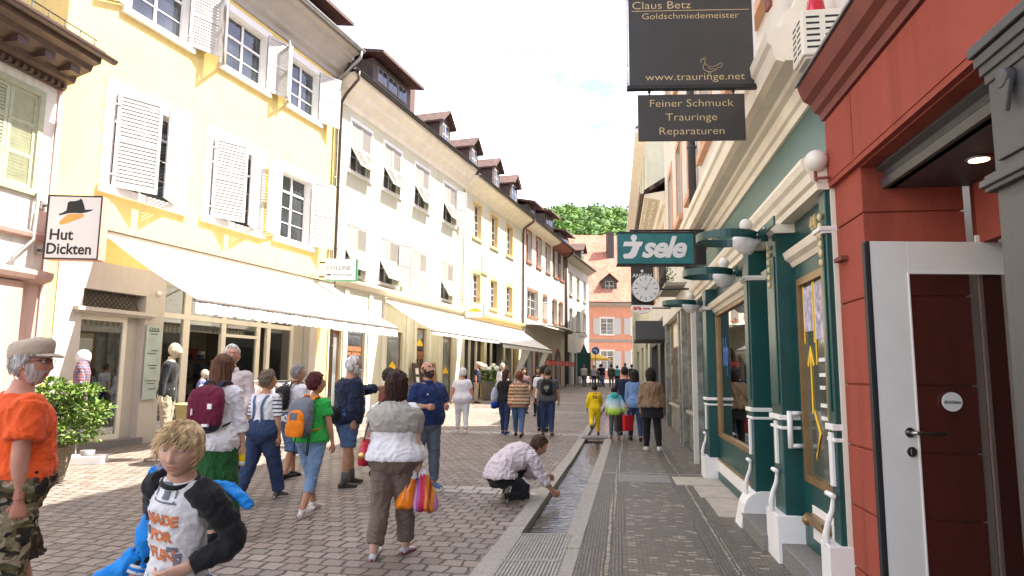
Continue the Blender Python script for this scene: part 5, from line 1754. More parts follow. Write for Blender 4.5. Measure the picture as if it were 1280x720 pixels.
mb = MB(); mb.tube([(-.2, .13, .55), (.0, .13, .55)], .03, 8); mb.tube([(-.2, .13, .1), (.0, .13, .1)], .03, 8); mb.build('bracket', M['black_metal'], S)
p = lw(21.2, .1)
S = sgn('hanging_sign', 'white sign with a yellow roof emblem under a curled iron arm', (-2.1, 31, 4.18), R(5))
mb = MB(); mb.box(0, .82, 0, .14, 0, .6); bx = mb.build('sign_box', M['offwhite'], S, bevel=.008)
mb = MB(); mb.box(.82, .85, -.004, .144, -.004, .604); mb.build('sign_end', M['black_metal'], S)
mb = MB(); mb.prism([(.1, -.006, .24), (.72, -.006, .24), (.72, -.006, .28), (.41, -.006, .42), (.1, -.006, .28)], (0, .004, 0)); mb.build('sign_emblem', M['yellow'], bx)
mb = MB()
mb.tube([(-.25, .07, .78), (.95, .07, .78)], .014, 6)
for cx, r_ in ((.1, .16), (.42, .12), (.66, .08)):
 mb.tube([(cx + r_ * math.cos(a), .07, .80 + r_ * math.sin(a)) for a in [i * math.pi / 10 for i in range(11)]], .01, 6)
mb.tube([(.1, .07, .6), (.1, .07, .78)], .008, 5); mb.tube([(.7, .07, .6), (.7, .07, .78)], .008, 5); mb.box(-.28, -.25, .0, .14, .4, 1.2)
mb.build('iron_arm', M['black_metal'], S)
S = sgn('hanging_sign', 'small white square sign in front of the red framed windows', (1.45, 47.5, 5.5), R(5))
mb = MB(); mb.box(0, 1.05, 0, .12, 0, 1.0); bx = mb.build('sign_box', M['offwhite'], S)
mb = MB(); put_text(mb, 'LIDEE', .52, -.006, .42, .22, depth=.003); mb.build('sign_lettering', M['grey_paint'], bx)
mb = MB(); mb.tube([(-.6, .06, 1.1), (1.2, .06, 1.1)], .02, 6); mb.build('bracket', M['offwhite'], S)
S = thing('glass_canopy', 'shallow curved cream canopy over the arcade of the white house', 'canopy', lw(31.9, .05, 4.7), LANG)
mb = MB()
n_ = 24
vs_, fs = [], []
for j in range(5):
 for i in range(n_ + 1):
  u = i / n_
  vs_.append((11 * u, -1.5 * math.sin(math.pi * min(1, max(0, u))) ** .5 * j / 4, .35 - .25 * (j / 4)))
for j in range(4):
 for i in range(n_):
  q = j * (n_ + 1) + i; fs.append((q, q + 1, q + n_ + 2, q + n_ + 1))
mb.add(vs_, fs, 0, True)
mb.build('canopy_sheet', mat('canopy_cream', (.45, .44, .33), .4, .1, 3), S, recalc=False)
mb = MB()
pts = [(11 * i / 24, -1.5 * math.sin(math.pi * i / 24) ** .5 if 0 < i < 24 else 0, .08) for i in range(25)]
mb.tube(pts, .06, 6); mb.build('canopy_rim', M['offwhite'], S)
S = sgn('oval_sign', 'pale oval sign over the shop of the pale grey corner house', (5.3, 57, 4.8), R(5))
mb = MB(); mb.prism([(.5 + .55 * math.cos(2 * math.pi * i / 28), -.05, .24 * math.sin(2 * math.pi * i / 28)) for i in range(28)], (0, .1, 0)); bx = mb.build('sign_box', M['paper'], S)
mb = MB(); put_text(mb, 'Stadt', .5, -.052, -.08, .22, depth=.003); mb.build('sign_lettering', M['wood_dark'], bx)
mb = MB(); mb.tube([(-.6, 0, .3), (1.1, 0, .3)], .02, 6); mb.build('bracket', M['black_metal'], S)
# ================================================================== STREET FURNITURE AND SHOP DISPLAYS
def foliage(mb, c, r, n, leaf, seed, mats=(0, 1), inner=.35, droop=0.0):
 rnd = random.Random(seed)
 for i in range(n):
  d = Vector((rnd.gauss(0, 1), rnd.gauss(0, 1), rnd.gauss(0, 1))).normalized()
  k = inner + (1 - inner) * rnd.random() ** .6
  k *= 1 + .35 * noise.noise(d * 2.3 + Vector((seed, 0, 0)))
  p = Vector((c[0] + d.x * r[0] * k, c[1] + d.y * r[1] * k, c[2] + d.z * r[2] * k))
  ax = (d + Vector((rnd.uniform(-.8, .8), rnd.uniform(-.8, .8), rnd.uniform(-.5, .6) - droop))).normalized()
  sd = ax.cross(Vector((rnd.uniform(-1, 1), rnd.uniform(-1, 1), 1))).normalized()
  L = leaf * rnd.uniform(.6, 1.3)
  mb.add([p, p + ax * L * .5 + sd * L * .3, p + ax * L, p + ax * L * .5 - sd * L * .3], [(0, 1, 2, 3)], rnd.choice(mats))
M['exposed'] = mat('pebble_concrete', (.19, .15, .10), .9, .55, 40, .8, 60)
P_ = thing('potted_shrub', 'leafy light green shrub in a square pebbled pot beside the man in orange', 'plant', (-6.72, 10.0, 0))
mb = MB()
for (z0, z1, a, b_) in ((0.02, .52, .22, .30),):
 rings = [[(sx * (a + (b_ - a) * t_), sy * (a + (b_ - a) * t_), z0 + (z1 - z0) * t_) for sx, sy in ((-1, -1), (1, -1), (1, 1), (-1, 1))] for t_ in (0, 1)]
 mb.loft(rings, 0, False)
mb.box(-.285, .285, -.285, .285, .47, .55)
mb.build('pot', M['exposed'], P_, bevel=.02)
mb = MB(); mb.box(-.25, .25, -.25, .25, .53, .56); mb.build('soil', M['bed'], P_)
mb = MB()
rnd = random.Random(2)
for i in range(9):
 a = rnd.uniform(0, 6.28); e = Vector((.3 * math.cos(a) + .15, .3 * math.sin(a), rnd.uniform(1.0, 1.45)))
 mb.tube([(0.03 * math.cos(a), .03 * math.sin(a), .5), (e.x * .5, e.y * .5, .85), tuple(e)], [.018, .013, .005], 6)
mb.build('stems', M['wood_dark'], P_)
mb = MB()
for i, (c_, r_, n_) in enumerate((((.40, .0, .76), (.38, .38, .20), 800), ((.50, .1, 1.05), (.36, .32, .12), 600), ((.24, -.05, 1.28), (.36, .34, .09), 600), ((.52, .05, 1.33), (.22, .26, .06), 240), ((.05, 0, .95), (.34, .36, .22), 500), ((.74, 0, .92), (.14, .2, .06), 120), ((.08, 0, 1.42), (.18, .2, .06), 130))):
 foliage(mb, c_, r_, n_, .075, 20 + i, (0, 0, 1, 2))
mb.build('foliage', [M['leaf'], M['leaf_dark'], mat('leaf_pale', (.24, .32, .07), .6, .3, 9, spec=.3)], P_, recalc=False)
P_ = thing('plant_tray', 'white plastic plant tray on the cobbles behind the shrub', 'tray', (-7.45, 12.2, 0), R(15))
mb = MB(); mb.box(-.33, .33, -.2, .2, .0, .03); mb.box(-.33, .33, -.2, -.185, .03, .13); mb.box(-.33, .33, .185, .2, .03, .13); mb.box(-.33, -.315, -.185, .185, .03, .13); mb.box(.315, .33, -.185, .185, .03, .13); mb.build('tray', M['offwhite'], P_, bevel=.005)
mb = MB(); mb.lathe([(.09, .03), (.12, .22), (.11, .22), (.001, .2)], (.05, 0, 0), 16); mb.build('pot', M['zinc'], P_)
RK_ = thing('clothes_rail', 'clothes rail full of striped and grey garments under the long awning', 'clothes rail', (-4.98, 13.9, 0), R(70))
mb = MB()
for x in (-.8, .8):
 mb.tube([(x, 0, .05), (x, 0, 1.42)], .016, 8); mb.tube([(x, -.25, .04), (x, .25, .04)], .016, 8)
mb.tube([(-.8, 0, 1.42), (.8, 0, 1.42)], .016, 8)
mb.tube([(-.8, 0, .12), (.8, 0, .12)], .012, 8)
mb.build('frame', M['steel'], RK_)
garm = [mat('garment_stripe', (.30, .22, .18), .9, .5, 14), mat('garment_grey', (.20, .19, .20), .9, .3, 9), mat('garment_rust', (.32, .15, .10), .9, .3, 9), mat('garment_pale', (.45, .42, .40), .9, .3, 9), mat('garment_blue', (.12, .14, .22), .9, .3, 9)]
rnd = random.Random(6)
for i in range(26):
 x = -.74 + i * .058
 mb = MB()
 w_ = rnd.uniform(.20, .27); L = rnd.uniform(.62, .8)
 rings = []
 for k, (zz, ww, th) in enumerate(((1.38, .03, .008), (1.34, .12, .014), (1.29, w_, .022), (1.1, w_ * .95, .026), (1.38 - L, w_ * 1.02, .03))):
  rings.append([(x + th * math.cos(a) + .01 * math.sin(3 * a + i), ww * math.sin(a), zz + .01 * math.sin(a * 2 + i)) for a in [2 * math.pi * q / 14 for q in range(14)]])
 mb.loft(rings)
 mb.build('garment', garm[rnd.randrange(5)], RK_)
P_ = thing('flower_pot', 'tall grey pot of white flowers beside the man in the dark polo', 'plant', (-1.03, 33.0, g(33)))
mb = MB(); mb.lathe([(.30, 0), (.33, .06), (.42, .85), (.44, .9), (.40, .9), (.02, .84)], n=24); mb.build('pot', mat('pot_taupe', (.17, .145, .125), .7, .2, 5), P_)
mb = MB(); foliage(mb, (0, 0, 1.15), (.55, .5, .32), 420, .16, 51, (0, 1)); mb.build('foliage', [M['leaf'], M['leaf_dark']], P_, recalc=False)
mb = MB(); rnd = random.Random(9)
for i in range(11):
 mb.ball((rnd.uniform(-.45, .45), rnd.uniform(-.4, .3), rnd.uniform(1.35, 1.75)), rnd.uniform(.11, .16), 0, 10)
mb.build('blossoms', mat('blossom', (.72, .74, .62), .8, .25, 25), P_)
for k, (s, off, lab) in enumerate(((25.2, .75, 'left postcard rack under the awning of the ivory house'), (28.2, .8, 'right postcard rack under the awning of the ivory house'))):
 q = lw(s, off)
 T_ = thing('postcard_rack', lab, 'postcard rack', (q.x, q.y, g(q.y)), LANG, 'postcard racks')
 mb = MB(); mb.tube([(0, 0, 0), (0, 0, 1.95)], .03, 8); mb.box(-.35, .35, -.02, .02, .02, .05); mb.box(-.02, .02, -.35, .35, .02, .05)
 for z in (.55, .85, 1.15, 1.45, 1.75): mb.box(-.5, .5, -.2, .2, z - .015, z)
 mb.build('frame', M['zinc'], T_)
 rnd = random.Random(k + 30)
 mb = MB()
 for z in (.55, .85, 1.15, 1.45, 1.75):
  for i in range(6):
   x = -.48 + i * .165
   mb.box(x, x + .14, -.21, -.19, z, z + .2, rnd.randrange(4))
 mb.build('postcards', [M['paper'], mat('card_blue', (.15, .25, .4), .6, .5, 20), mat('card_brown', (.3, .2, .13), .6, .5, 20), mat('card_green', (.2, .28, .15), .6, .5, 20)], T_)
for k, (s, lab, mt) in enumerate(((15.9, 'dark framed menu board left of the arched cream house door', 'wood_dark'), (17.5, 'reddish wooden menu board right of the arched cream house door', 'wood'))):
 q = lw(s, .32)
 T_ = thing('menu_board', lab, 'menu board', (q.x, q.y, g(q.y)), LANG, 'menu boards by the door')
 mb = MB(); mb.prism([(-.36, -.08, .02), (.36, -.08, .02), (.33, .12, 1.75), (-.33, .12, 1.75)], (0, .04, 0)); mb.build('board', M[mt], T_)
 mb = MB()
 mb.prism([(-.14, .062, 1.3), (.14, .062, 1.3), (.14, .089, 1.55), (-.14, .089, 1.55)], (0, -.008, 0))
 if k == 0: mb.prism([(-.14, .014, .95), (.14, .014, .95), (.14, .048, 1.2), (-.14, .048, 1.2)], (0, -.008, 0))
 mb.build('menu_sheet', M['paper'], T_)
q = lw(44.6, 1.2)
T_ = thing('chalk_board', 'tall dark green board standing before the pale grey corner house', 'board', (q.x, q.y, g(q.y)), R(8))
mb = MB(); mb.box(-.55, .55, 0, .06, .7, 2.6); mb.tube([(-.5, .03, 0), (-.5, .03, .7)], .03, 6); mb.tube([(.5, .03, 0), (.5, .03, .7)], .03, 6); mb.prism([(-.3, .0, 2.6), (.3, .0, 2.6), (0, .0, 3.3)], (0, .06, 0)); mb.build('board', M['green'], T_)
q = lw(43.6, 1.3)
T_ = thing('flower_stand', 'low wooden stand with yellow flowers at the end of the left row', 'flower stand', (q.x + .9, q.y, g(q.y)), 0)
mb = MB(); mb.box(-.8, .8, -.3, .3, .55, .62); mb.box(-.75, -.68, -.25, .25, 0, .55); mb.box(.68, .75, -.25, .25, 0, .55); mb.box(-.7, .7, -.2, .2, .2, .25); mb.build('stand', M['wood_dark'], T_)
mb = MB(); foliage(mb, (.2, 0, .85), (.7, .3, .25), 300, .14, 77, (0, 1)); mb.build('leaves', [M['leaf'], M['leaf_dark']], T_, recalc=False)
mb = MB(); rnd = random.Random(12)
for i in range(26): mb.ball((rnd.uniform(-.1, .8), rnd.uniform(-.3, .1), rnd.uniform(.85, 1.25)), .07, 0, 8)
mb.build('blossoms', M['yellow'], T_)
T_ = thing('traffic_sign', 'round blue sign with a white left turning arrow on a pole', 'traffic sign', (7.0, 57, g(57)))
mb = MB(); mb.tube([(0, .05, 0), (0, .05, 3.1)], .04, 8); mb.build('pole', M['zinc'], T_)
mb = MB(); mb.prism([(.32 * math.cos(2 * math.pi * i / 28), 0, 2.78 + .32 * math.sin(2 * math.pi * i / 28)) for i in range(28)], (0, .02, 0)); dk = mb.build('disc', mat('sign_blue', (.01, .13, .45), .4), T_)
mb = MB(); mb.prism([(-.2, -.004, 2.82), (-.08, -.004, 2.94), (-.08, -.004, 2.86), (.12, -.004, 2.86), (.12, -.004, 2.6), (.05, -.004, 2.6), (.05, -.004, 2.79), (-.08, -.004, 2.79), (-.08, -.004, 2.71)], (0, .003, 0)); mb.build('arrow', M['offwhite'], dk)
T_ = thing('parasol', 'yellow parasol standing in front of the salmon house', 'parasol', (7.05, 60, g(60)))
mb = MB(); mb.lathe([(1.65, 2.0), (1.6, 2.14), (.7, 2.5), (.05, 2.7), (.01, 2.66), (.7, 2.44), (1.55, 2.1)], n=8, smooth=False); mb.build('canopy', M['yellow'], T_)
mb = MB(); mb.tube([(0, 0, 0), (0, 0, 2.5)], .03, 8); mb.box(-.3, .3, -.3, .3, 0, .08); mb.build('pole', M['zinc'], T_)
q = lw(33, 1.1)
T_ = thing('red_banner', 'low red cloth banner stretched in front of the arcade shops', 'banner', (q.x, q.y, g(q.y)), LANG)
mb = MB()
for i in range(9):
 mb.prism([(i * .95, 0, 1.62), (i * .95 + .85, 0, 1.66), (i * .95 + .82, 0, 1.95), (i * .95 + .03, 0, 1.95)], (0, .02, 0), i % 3 == 0)
mb.build('cloth', [M['red'], mat('red_pale', (.6, .15, .13), .8)], T_)
mb = MB()
for i in range(4): mb.tube([(i * 2.85, .02, 0), (i * 2.85, .02, 1.98)], .025, 6)
mb.tube([(0, .02, 1.97), (8.6, .02, 1.97)], .02, 6); mb.build('posts', M['black_metal'], T_)
# ================================================================== PEOPLE KIT
VL = bpy.context.view_layer
def remesh(mb, voxel, smooth_it=4):
 """union of closed shapes -> one continuous skin; returns (verts, faces)"""
 me = bpy.data.meshes.new('tmp')
 me.from_pydata(mb.v, [], mb.f)
 bm = bmesh.new(); bm.from_mesh(me)
 bmesh.ops.recalc_face_normals(bm, faces=bm.faces)
 bm.to_mesh(me); bm.free()
 o = bpy.data.objects.new('tmp', me)
 C.objects.link(o)
 r_ = o.modifiers.new('r', 'REMESH'); r_.mode = 'VOXEL'; r_.voxel_size = voxel
 s_ = o.modifiers.new('s', 'SMOOTH'); s_.factor = .5; s_.iterations = smooth_it
 dg = bpy.context.evaluated_depsgraph_get()
 me2 = bpy.data.meshes.new_from_object(o.evaluated_get(dg))
 vs_ = [v.co.copy() for v in me2.vertices]
 ns_ = [v.normal.copy() for v in me2.vertices]
 fs = [tuple(p.vertices) for p in me2.polygons]
 bpy.data.objects.remove(o)
 bpy.data.meshes.remove(me); bpy.data.meshes.remove(me2)
 return vs_, fs, ns_
def folds(vs_, ns_, amp, seed, freq=9.0, zs=.45):
 out = []
 for v, n_ in zip(vs_, ns_):
  w = noise.noise(Vector((v.x * 4 + seed, v.y * 4, v.z * 5))) * .25
  q = Vector((v.x * freq + seed * 3.1 + w * 6, v.y * freq, v.z * freq * zs + 2.6 * v.x + w * 5))
  a = 1 - 2 * abs(noise.noise(q))
  b = 1 - 2 * abs(noise.noise(Vector((v.x * 13 - v.z * 7, v.y * 15 + seed, v.z * 17 + v.x * 9 + w * 8))))
  c = noise.noise(q * 2.7 + Vector((5, 1, 7)))
  out.append(v + n_ * (amp * (a * a * a * 1.1 + b * b * b * .8 + c * .5 - .55)))
 return out
def ell(c, Rm, hx, hy, n=18, p=1.0):
 out = []
 for i in range(n):
  a = 2 * math.pi * i / n
  ca, sa = math.cos(a), math.sin(a)
  if p != 1.0:
   ca = math.copysign(abs(ca) ** p, ca); sa = math.copysign(abs(sa) ** p, sa)
  out.append(c + Rm @ Vector((hx * ca, hy * sa, 0)))
 return out
def limb(mb, pts, rads, n=14):
 """tapered limb through joints with rounded bends (extra rings near the joints)"""
 P, Q = [], []
 pts = [Vector(p) for p in pts]
 for i in range(len(pts) - 1):
  for t_ in (0, .15, .35, .6, .85):
   if i > 0 and t_ == 0:
    continue
   P.append(pts[i].lerp(pts[i + 1], t_))
   Q.append(t_ + i)
 P.append(pts[-1]); Q.append(len(pts) - 1)
 R_ = []
 keys = sorted(rads)
 for q in Q:
  for a, b_ in zip(keys, keys[1:]):
   if a <= q <= b_ + 1e-6:
    u = (q - a) / (b_ - a); u = u * u * (3 - 2 * u)
    R_.append(rads[a] + (rads[b_] - rads[a]) * u); break
  else:
   R_.append(rads[keys[-1]])
 S = [P[0]] + [(P[i - 1] + P[i] * 2 + P[i + 1]) / 4 for i in range(1, len(P) - 1)] + [P[-1]]
 mb.tube(S, R_, n)
_skins = {}
def skin(tone):
 if tone not in _skins:
  c = {'fair': (.56, .33, .235), 'tan': (.44, .225, .135), 'olive': (.42, .25, .165), 'pale': (.60, .38, .29), 'brown': (.30, .165, .10), 'sunburnt': (.50, .23, .155)}[tone]
  _skins[tone] = (mat('skin_' + tone, c, .5, .13, 11, .06, 160, spec=.4, sss=.12), mat('lips_' + tone, (c[0] * .88, c[1] * .68, c[2] * .68), .45, .1, 30, spec=.4))
 return _skins[tone]
_hairm = {}
def hair_mat(c):
 if c not in _hairm:
  m_ = mat('hair_%d' % len(_hairm), c, .6, .45, 38, .6, 70, spec=.22, stretch=(1, 1, .25), detail=6)
  _hairm[c] = m_
 return _hairm[c]
EYE_W = mat('eye_white', (.70, .68, .64), .2, .03, 10)
EYE_I = mat('iris', (.06, .045, .03), .15, .3, 80)
SHOE_SOLE = mat('shoe_sole', (.55, .53, .49), .7, .1, 20)
DARK_SOLE = mat('dark_sole', (.04, .035, .03), .7, .1, 20)
def head_shape(dx, dy, dz, fem=0.0, kid=0.0):
 """unit direction -> point of the bare head; origin mid head, +y = face; half height .115"""
 hx, hy, hz = .074 + .006 * kid, .095, .116 - .007 * kid
 x, y, z = hx * dx, hy * dy, hz * dz
 t_ = max(0.0, -dz)
 x *= 1 - (.26 + .08 * fem) * t_ ** 1.7
 if y < 0:
  y *= 1 - .50 * t_ ** 1.3
 else:
  y *= 1 - .06 * t_
  y -= .004 * (1 - abs(dx))
 if dz > 0:
  y -= .008 * dz
 if dy > 0:
  G = lambda cx, cz, sx, sz: math.exp(-((x - cx) / sx) ** 2 - ((z - cz) / sz) ** 2)
  y += .005 * math.exp(-((z - .030) / .012) ** 2) * math.exp(-(x / .05) ** 2) * (1 - .6 * fem)
  for s_ in (-1, 1):
   y -= .0105 * G(s_ * .031, .010, .017, .012)
   y += .005 * G(s_ * .040, -.024, .022, .018)
  zn = (.016 - z) / .050
  if 0 <= zn <= 1.25:
   prof = .006 + .018 * zn if zn < .9 else max(0, .0222 * (1 - (zn - .9) / .35))
   y += prof * (1 - .25 * kid) * math.exp(-(x / (.0075 + .006 * max(0, min(1, zn)))) ** 2)
  y += .0055 * G(0, -.054, .020, .0055) + .0062 * G(0, -.066, .017, .006)
  y -= .0035 * G(0, -.0600, .021, .0022)
  y -= .004 * G(0, -.080, .02, .006)
  y += .009 * G(0, -.098, .020, .015) * (1 - .3 * fem)
 return Vector((x, y, z))
def sph(nu, nv):
 for j in range(nv + 1):
  ph = -math.pi / 2 + math.pi * j / nv
  for i in range(nu):
   th = 2 * math.pi * i / nu
   yield i, j, math.cos(ph) * math.sin(th), math.cos(ph) * math.cos(th), math.sin(ph)
def hairline(style, f, dx):
 """height of the hairline for front-ness f (1 = face, -1 = back of head)"""
 st = [(-1, -.066), (-.45, -.062), (-.2, -.03), (.02, -.012), (.22, .02), (.45, .050), (.75, .068), (1, .070)]
 if style == 'long':
  st = [(-1, -.07), (-.3, -.07), (0, -.05), (.25, .0), (.5, .045), (.8, .066), (1, .072)]
 if style == 'fringe':
  st = [(-1, -.07), (-.3, -.07), (0, -.06), (.3, -.02), (.5, .015), (.75, .032), (1, .035)]
 for (a, za), (b_, zb) in zip(st, st[1:]):
  if a <= f <= b_:
   return za + (zb - za) * (f - a) / (b_ - a)
 return .07
class Figure:
 pass
def person(label, x, y, heading, H=1.7, sex='m', tone='fair', girth=1.0, belly=0.0, hair=None, hair_style='short', lean=4, hunch=0, side=0,
           legs=None, arms=None, head=(0, 0), top=None, bottom=None, shoes=None, socks=None, near=1, kid=0.0, group=None, glasses=False, beard=None, cap=None, z0=None,
           curl=(.35, .35), belt=None, name='person', cat='person', lift=0.0, seed=1, bald=False, skinmat=None, kind_parts=True):
 F_ = Figure()
 k = H / 1.75
 hk = k * 1.12 * (1 + .0 * kid)                     # children have larger heads
 fem = 1.0 if sex == 'f' else 0.0
 vox = {0: .030, 1: .017, 2: .011, 3: .009}[near]
 zg = g(y) if z0 is None else z0
 root = thing(name, label, cat, (x, y, zg), R(heading), group)
 sk, lipm = skin(tone) if skinmat is None else (skinmat, skinmat)
 S = lambda v: v * k
 # ---------- spine
 Ls = .47 if kid < .5 else .45
 steps = []
 p = Vector((0, 0, 0)); ang = 0.0
 N = 24
 hs = [i / N * .58 for i in range(N + 1)]
 frames = []
 for i, h in enumerate(hs):
  u = min(1, h / .22)
  ang = R(lean) * (u * u * (3 - 2 * u)) + R(hunch) * max(0, (h - .12) / .4)
  sd_ = R(side) * u
  Rm = Matrix.Rotation(sd_, 3, 'Y') @ Matrix.Rotation(-ang, 3, 'X')
  if i:
   p = p + Rm @ Vector((0, 0, S(hs[i] - hs[i - 1])))
  frames.append((p.copy(), Rm))
 def spine(h):
  if h <= 0:
   return Vector((0, 0, S(h))), Matrix.Identity(3)
  q = min(h, .58) / .58 * N
  i = min(N - 1, int(q)); u = q - i
  a, b_ = frames[i], frames[i + 1]
  return a[0].lerp(b_[0], u) + (b_[1] @ Vector((0, 0, S(max(0, h - .58))))), b_[1]
 # ---------- joints
 legs = legs or {}
 J = {}
 for sname, sg in (('L', -1), ('R', 1)):
  tf, ab, kb, fp = legs.get(sname, (2, 3, 4, 0))
  hip = Vector((sg * S(.088), 0, S(-.03)))
  tf_, ab_, kb_ = R(tf), R(ab), R(kb)
  td = Vector((sg * math.sin(ab_), math.sin(tf_) * math.cos(ab_), -math.cos(tf_) * math.cos(ab_)))
  s2 = tf_ - kb_
  sd = Vector((sg * math.sin(ab_) * .4, math.sin(s2), -math.cos(s2)))
  knee = hip + td * S(.425)
  ank = knee + sd.normalized() * S(.40)
  J['hip' + sname], J['knee' + sname], J['ank' + sname] = hip, knee, ank
  J['foot' + sname] = fp
 arms = arms or {}
 shp, shR = spine(.485)
 sw = .182 if sex == 'm' else .162
 if kid: sw = .150
 for sname, sg in (('L', -1), ('R', 1)):
  a = arms.get(sname, ((.16, -.04, -1), (.06, .16, -1)))
  world = len(a) > 2 and a[2] == 'w'
  sh = shp + shR @ Vector((sg * S(sw) * (.97 + .03 * girth), 0, S(-.015)))
  def dv(v):
   d = Vector((sg * v[0], v[1], v[2])).normalized()
   return d if world else (shR @ d)
  el = sh + dv(a[0]) * S(.285)
  wr = el + dv(a[1]) * S(.25)
  J['sh' + sname], J['el' + sname], J['wr' + sname] = sh, el, wr
  J['fd' + sname] = dv(a[1])
  J['hd' + sname] = dv(a[3]) if len(a) > 3 else dv(a[1])
 nb, nR = spine(.545)
 yaw, pit = head
 hR = nR @ Matrix.Rotation(R(lean * .75 + hunch * .55), 3, 'X') @ Matrix.Rotation(R(yaw), 3, 'Z') @ Matrix.Rotation(-R(pit), 3, 'X')
 hc = nb + nR @ Vector((0, S(.012), S(.010 - .026 * kid))) + hR @ Vector((0, .028 * hk, .122 * hk))
 J['head'] = hc
 # ---------- shoes first: they set the height of the whole figure
 shoe_objs = []
 minz = 0
 sh_mb = {}
 for sname, sg in (('L', -1), ('R', 1)):
  ank = J['ank' + sname]
  fR = Matrix.Rotation(-R(J['foot' + sname]), 3, 'X')
  fR = Matrix.Rotation(-sg * R(7), 3, 'Z') @ fR
  ms = MB()
  L = S(.262) * (1.06 if kid else 1)
  prof = [(-.30, .030, .052, .10), (-.27, .034, .060, .13), (-.18, .036, .075, .15), (-.05, .037, .085, .155), (.10, .039, .076, .15), (.28, .044, .060, .145), (.45, .046, .046, .14), (.58, .040, .038, .13), (.66, .024, .030, .11), (.69, .008, .020, .10)]
  style = (shoes or {}).get('style', 'shoe')
  rings = []
  n_ = 14
  for t_, w_, hgt, _ in prof:
   if style == 'flat' and t_ > -.1:
    hgt *= .62
   elif style == 'flat':
    hgt *= .75
   ring = []
   for i in range(n_):
    a = 2 * math.pi * i / n_
    cx, cz = math.cos(a), math.sin(a)
    zz = (cz * .5 + .5) * S(hgt)
    if cz < 0:
     zz = S(hgt) * .5 * (1 - abs(cz) ** .45)
    ww = S(w_) * (abs(cx) ** .7) * math.copysign(1, cx)
    ring.append(ank + fR @ Vector((ww, t_ * L, zz - S(.082))))
   rings.append(ring)
  ms.loft(rings, 0)
  if style == 'shoe':
   ms.tube([ank + fR @ Vector((0, -.012 * k, S(-.04))), ank + fR @ Vector((0, -.014 * k, S(.0)))], [S(.043), S(.040)], 14, 0)
  rings = []
  for zz in (-.086, -.062):
   ring = []
   for i in range(22):
    a = 2 * math.pi * i / 22
    yy = math.sin(a)
    t_ = .195 + .505 * yy
    w_ = .036 + .012 * max(0, yy) if abs(yy) < .8 else .030
    ring.append(ank + fR @ Vector((S(w_) * 1.06 * math.copysign(abs(math.cos(a)) ** .6, math.cos(a)), t_ * L, S(zz))))
   rings.append(ring)
  ms.loft(rings, 1, False)
  minz = min(minz, min(v[2] for v in ms.v))
  sh_mb[sname] = ms
 off = Vector((0, 0, -minz + lift))
 for q in J:
  if isinstance(J[q], Vector) and not q.startswith(('fd', 'hd')):
   J[q] = J[q] + off
 frames[:] = [(a + off, b_) for a, b_ in frames]
 base = off.copy()
 def sp(h):
  if h <= 0:
   return Vector((0, 0, S(h))) + base, Matrix.Identity(3)
  return spine(h)
 hc = J['head']
 shm = (shoes or {}).get('mat')
 for sname in 'LR':
  ms = sh_mb[sname]
  ms.v = [tuple(Vector(v) + off) for v in ms.v]
  ms.build('shoe', [shm or M['black'], (shoes or {}).get('sole', SHOE_SOLE)], root)
 # ---------- torso sections: height above hips, half width, half depth, shift forward
 girth = gz = girth * 1.07
 if fem:
  T = [(-.10, .085, .085, 0), (-.06, .160, .115, -.005), (.0, .186, .128, -.012), (.05, .176, .12, -.008), (.16, .132, .096, .004), (.24, .137, .100, .008), (.34, .152, .118, .016), (.40, .155, .112, .010), (.455, .150, .090, .0), (.50, .105, .072, -.004), (.54, .055, .055, .0), (.60, .047, .050, .008)]
 else:
  T = [(-.10, .085, .085, 0), (-.06, .145, .110, -.004), (.0, .168, .118, -.006), (.06, .162, .110, 0), (.16, .146, .100, .004), (.26, .157, .108, .006), (.36, .172, .118, .006), (.43, .172, .105, .0), (.475, .150, .085, -.004), (.51, .095, .070, -.006), (.545, .060, .060, .0), (.60, .055, .058, .008)]
 if kid:
  T = [(h, a * .93, b_ * .97, s_) for h, a, b_, s_ in T]
 def tsec(h):
  for a, b_ in zip(T, T[1:]):
   if a[0] <= h <= b_[0]:
    u = (h - a[0]) / (b_[0] - a[0])
    r_ = [a[i] + (b_[i] - a[i]) * u for i in (1, 2, 3)]
    break
  else:
   r_ = list(T[0][1:]) if h < T[0][0] else list(T[-1][1:])
  gg = 1 + (gz - 1) * (1 if h < .45 else max(0, (.55 - h) / .10))
  bl = belly * math.exp(-((h - .14) / .13) ** 2)
  return r_[0] * gg + bl * .35, r_[1] * gg + bl * .5, r_[2] + bl * .5
 def torso(mb, h0, h1, ease, n=20, flare=0.0, step=.035):
  cnt = max(3, int((h1 - h0) / step))
  rings = []
  for i in range(cnt + 1):
   h = h0 + (h1 - h0) * i / cnt
   c_, Rm = sp(h)
   a, b_, s_ = tsec(max(h, -.03))
   e = ease
   if h > .47:
    e = ease * .55
   ext = flare * max(0, (.16 - h))
   if h < -.03:
    q = 1 - .5 * min(1, (-.03 - h) / .12) ** 1.5
    a, b_ = a * q, b_ * (.3 + .7 * q)
   rings.append(ell(c_ + Rm @ Vector((0, S(s_), 0)), Rm, S(a) + e + ext, S(b_) + e + ext, n, .88))
  mb.loft(rings)
 AR = {0: .058, .3: .050, .85: .042, 1: .040, 1.2: .042, 1.5: .036, 2: .026}
 LR = {0: .093, .25: .089, .8: .064, 1: .055, 1.15: .053, 1.35: .057, 1.7: .042, 2: .037}
 if fem:
  AR = {q: v * .9 for q, v in AR.items()}
  LR = {q: v * (1.04 if q < .9 else .97) for q, v in LR.items()}
 gl = .5 + .5 * girth
 def cut(pts, frac):
  if frac <= 1:
   return [pts[0], pts[0].lerp(pts[1], frac)]
  return [pts[0], pts[1], pts[1].lerp(pts[2], min(1, frac - 1))]
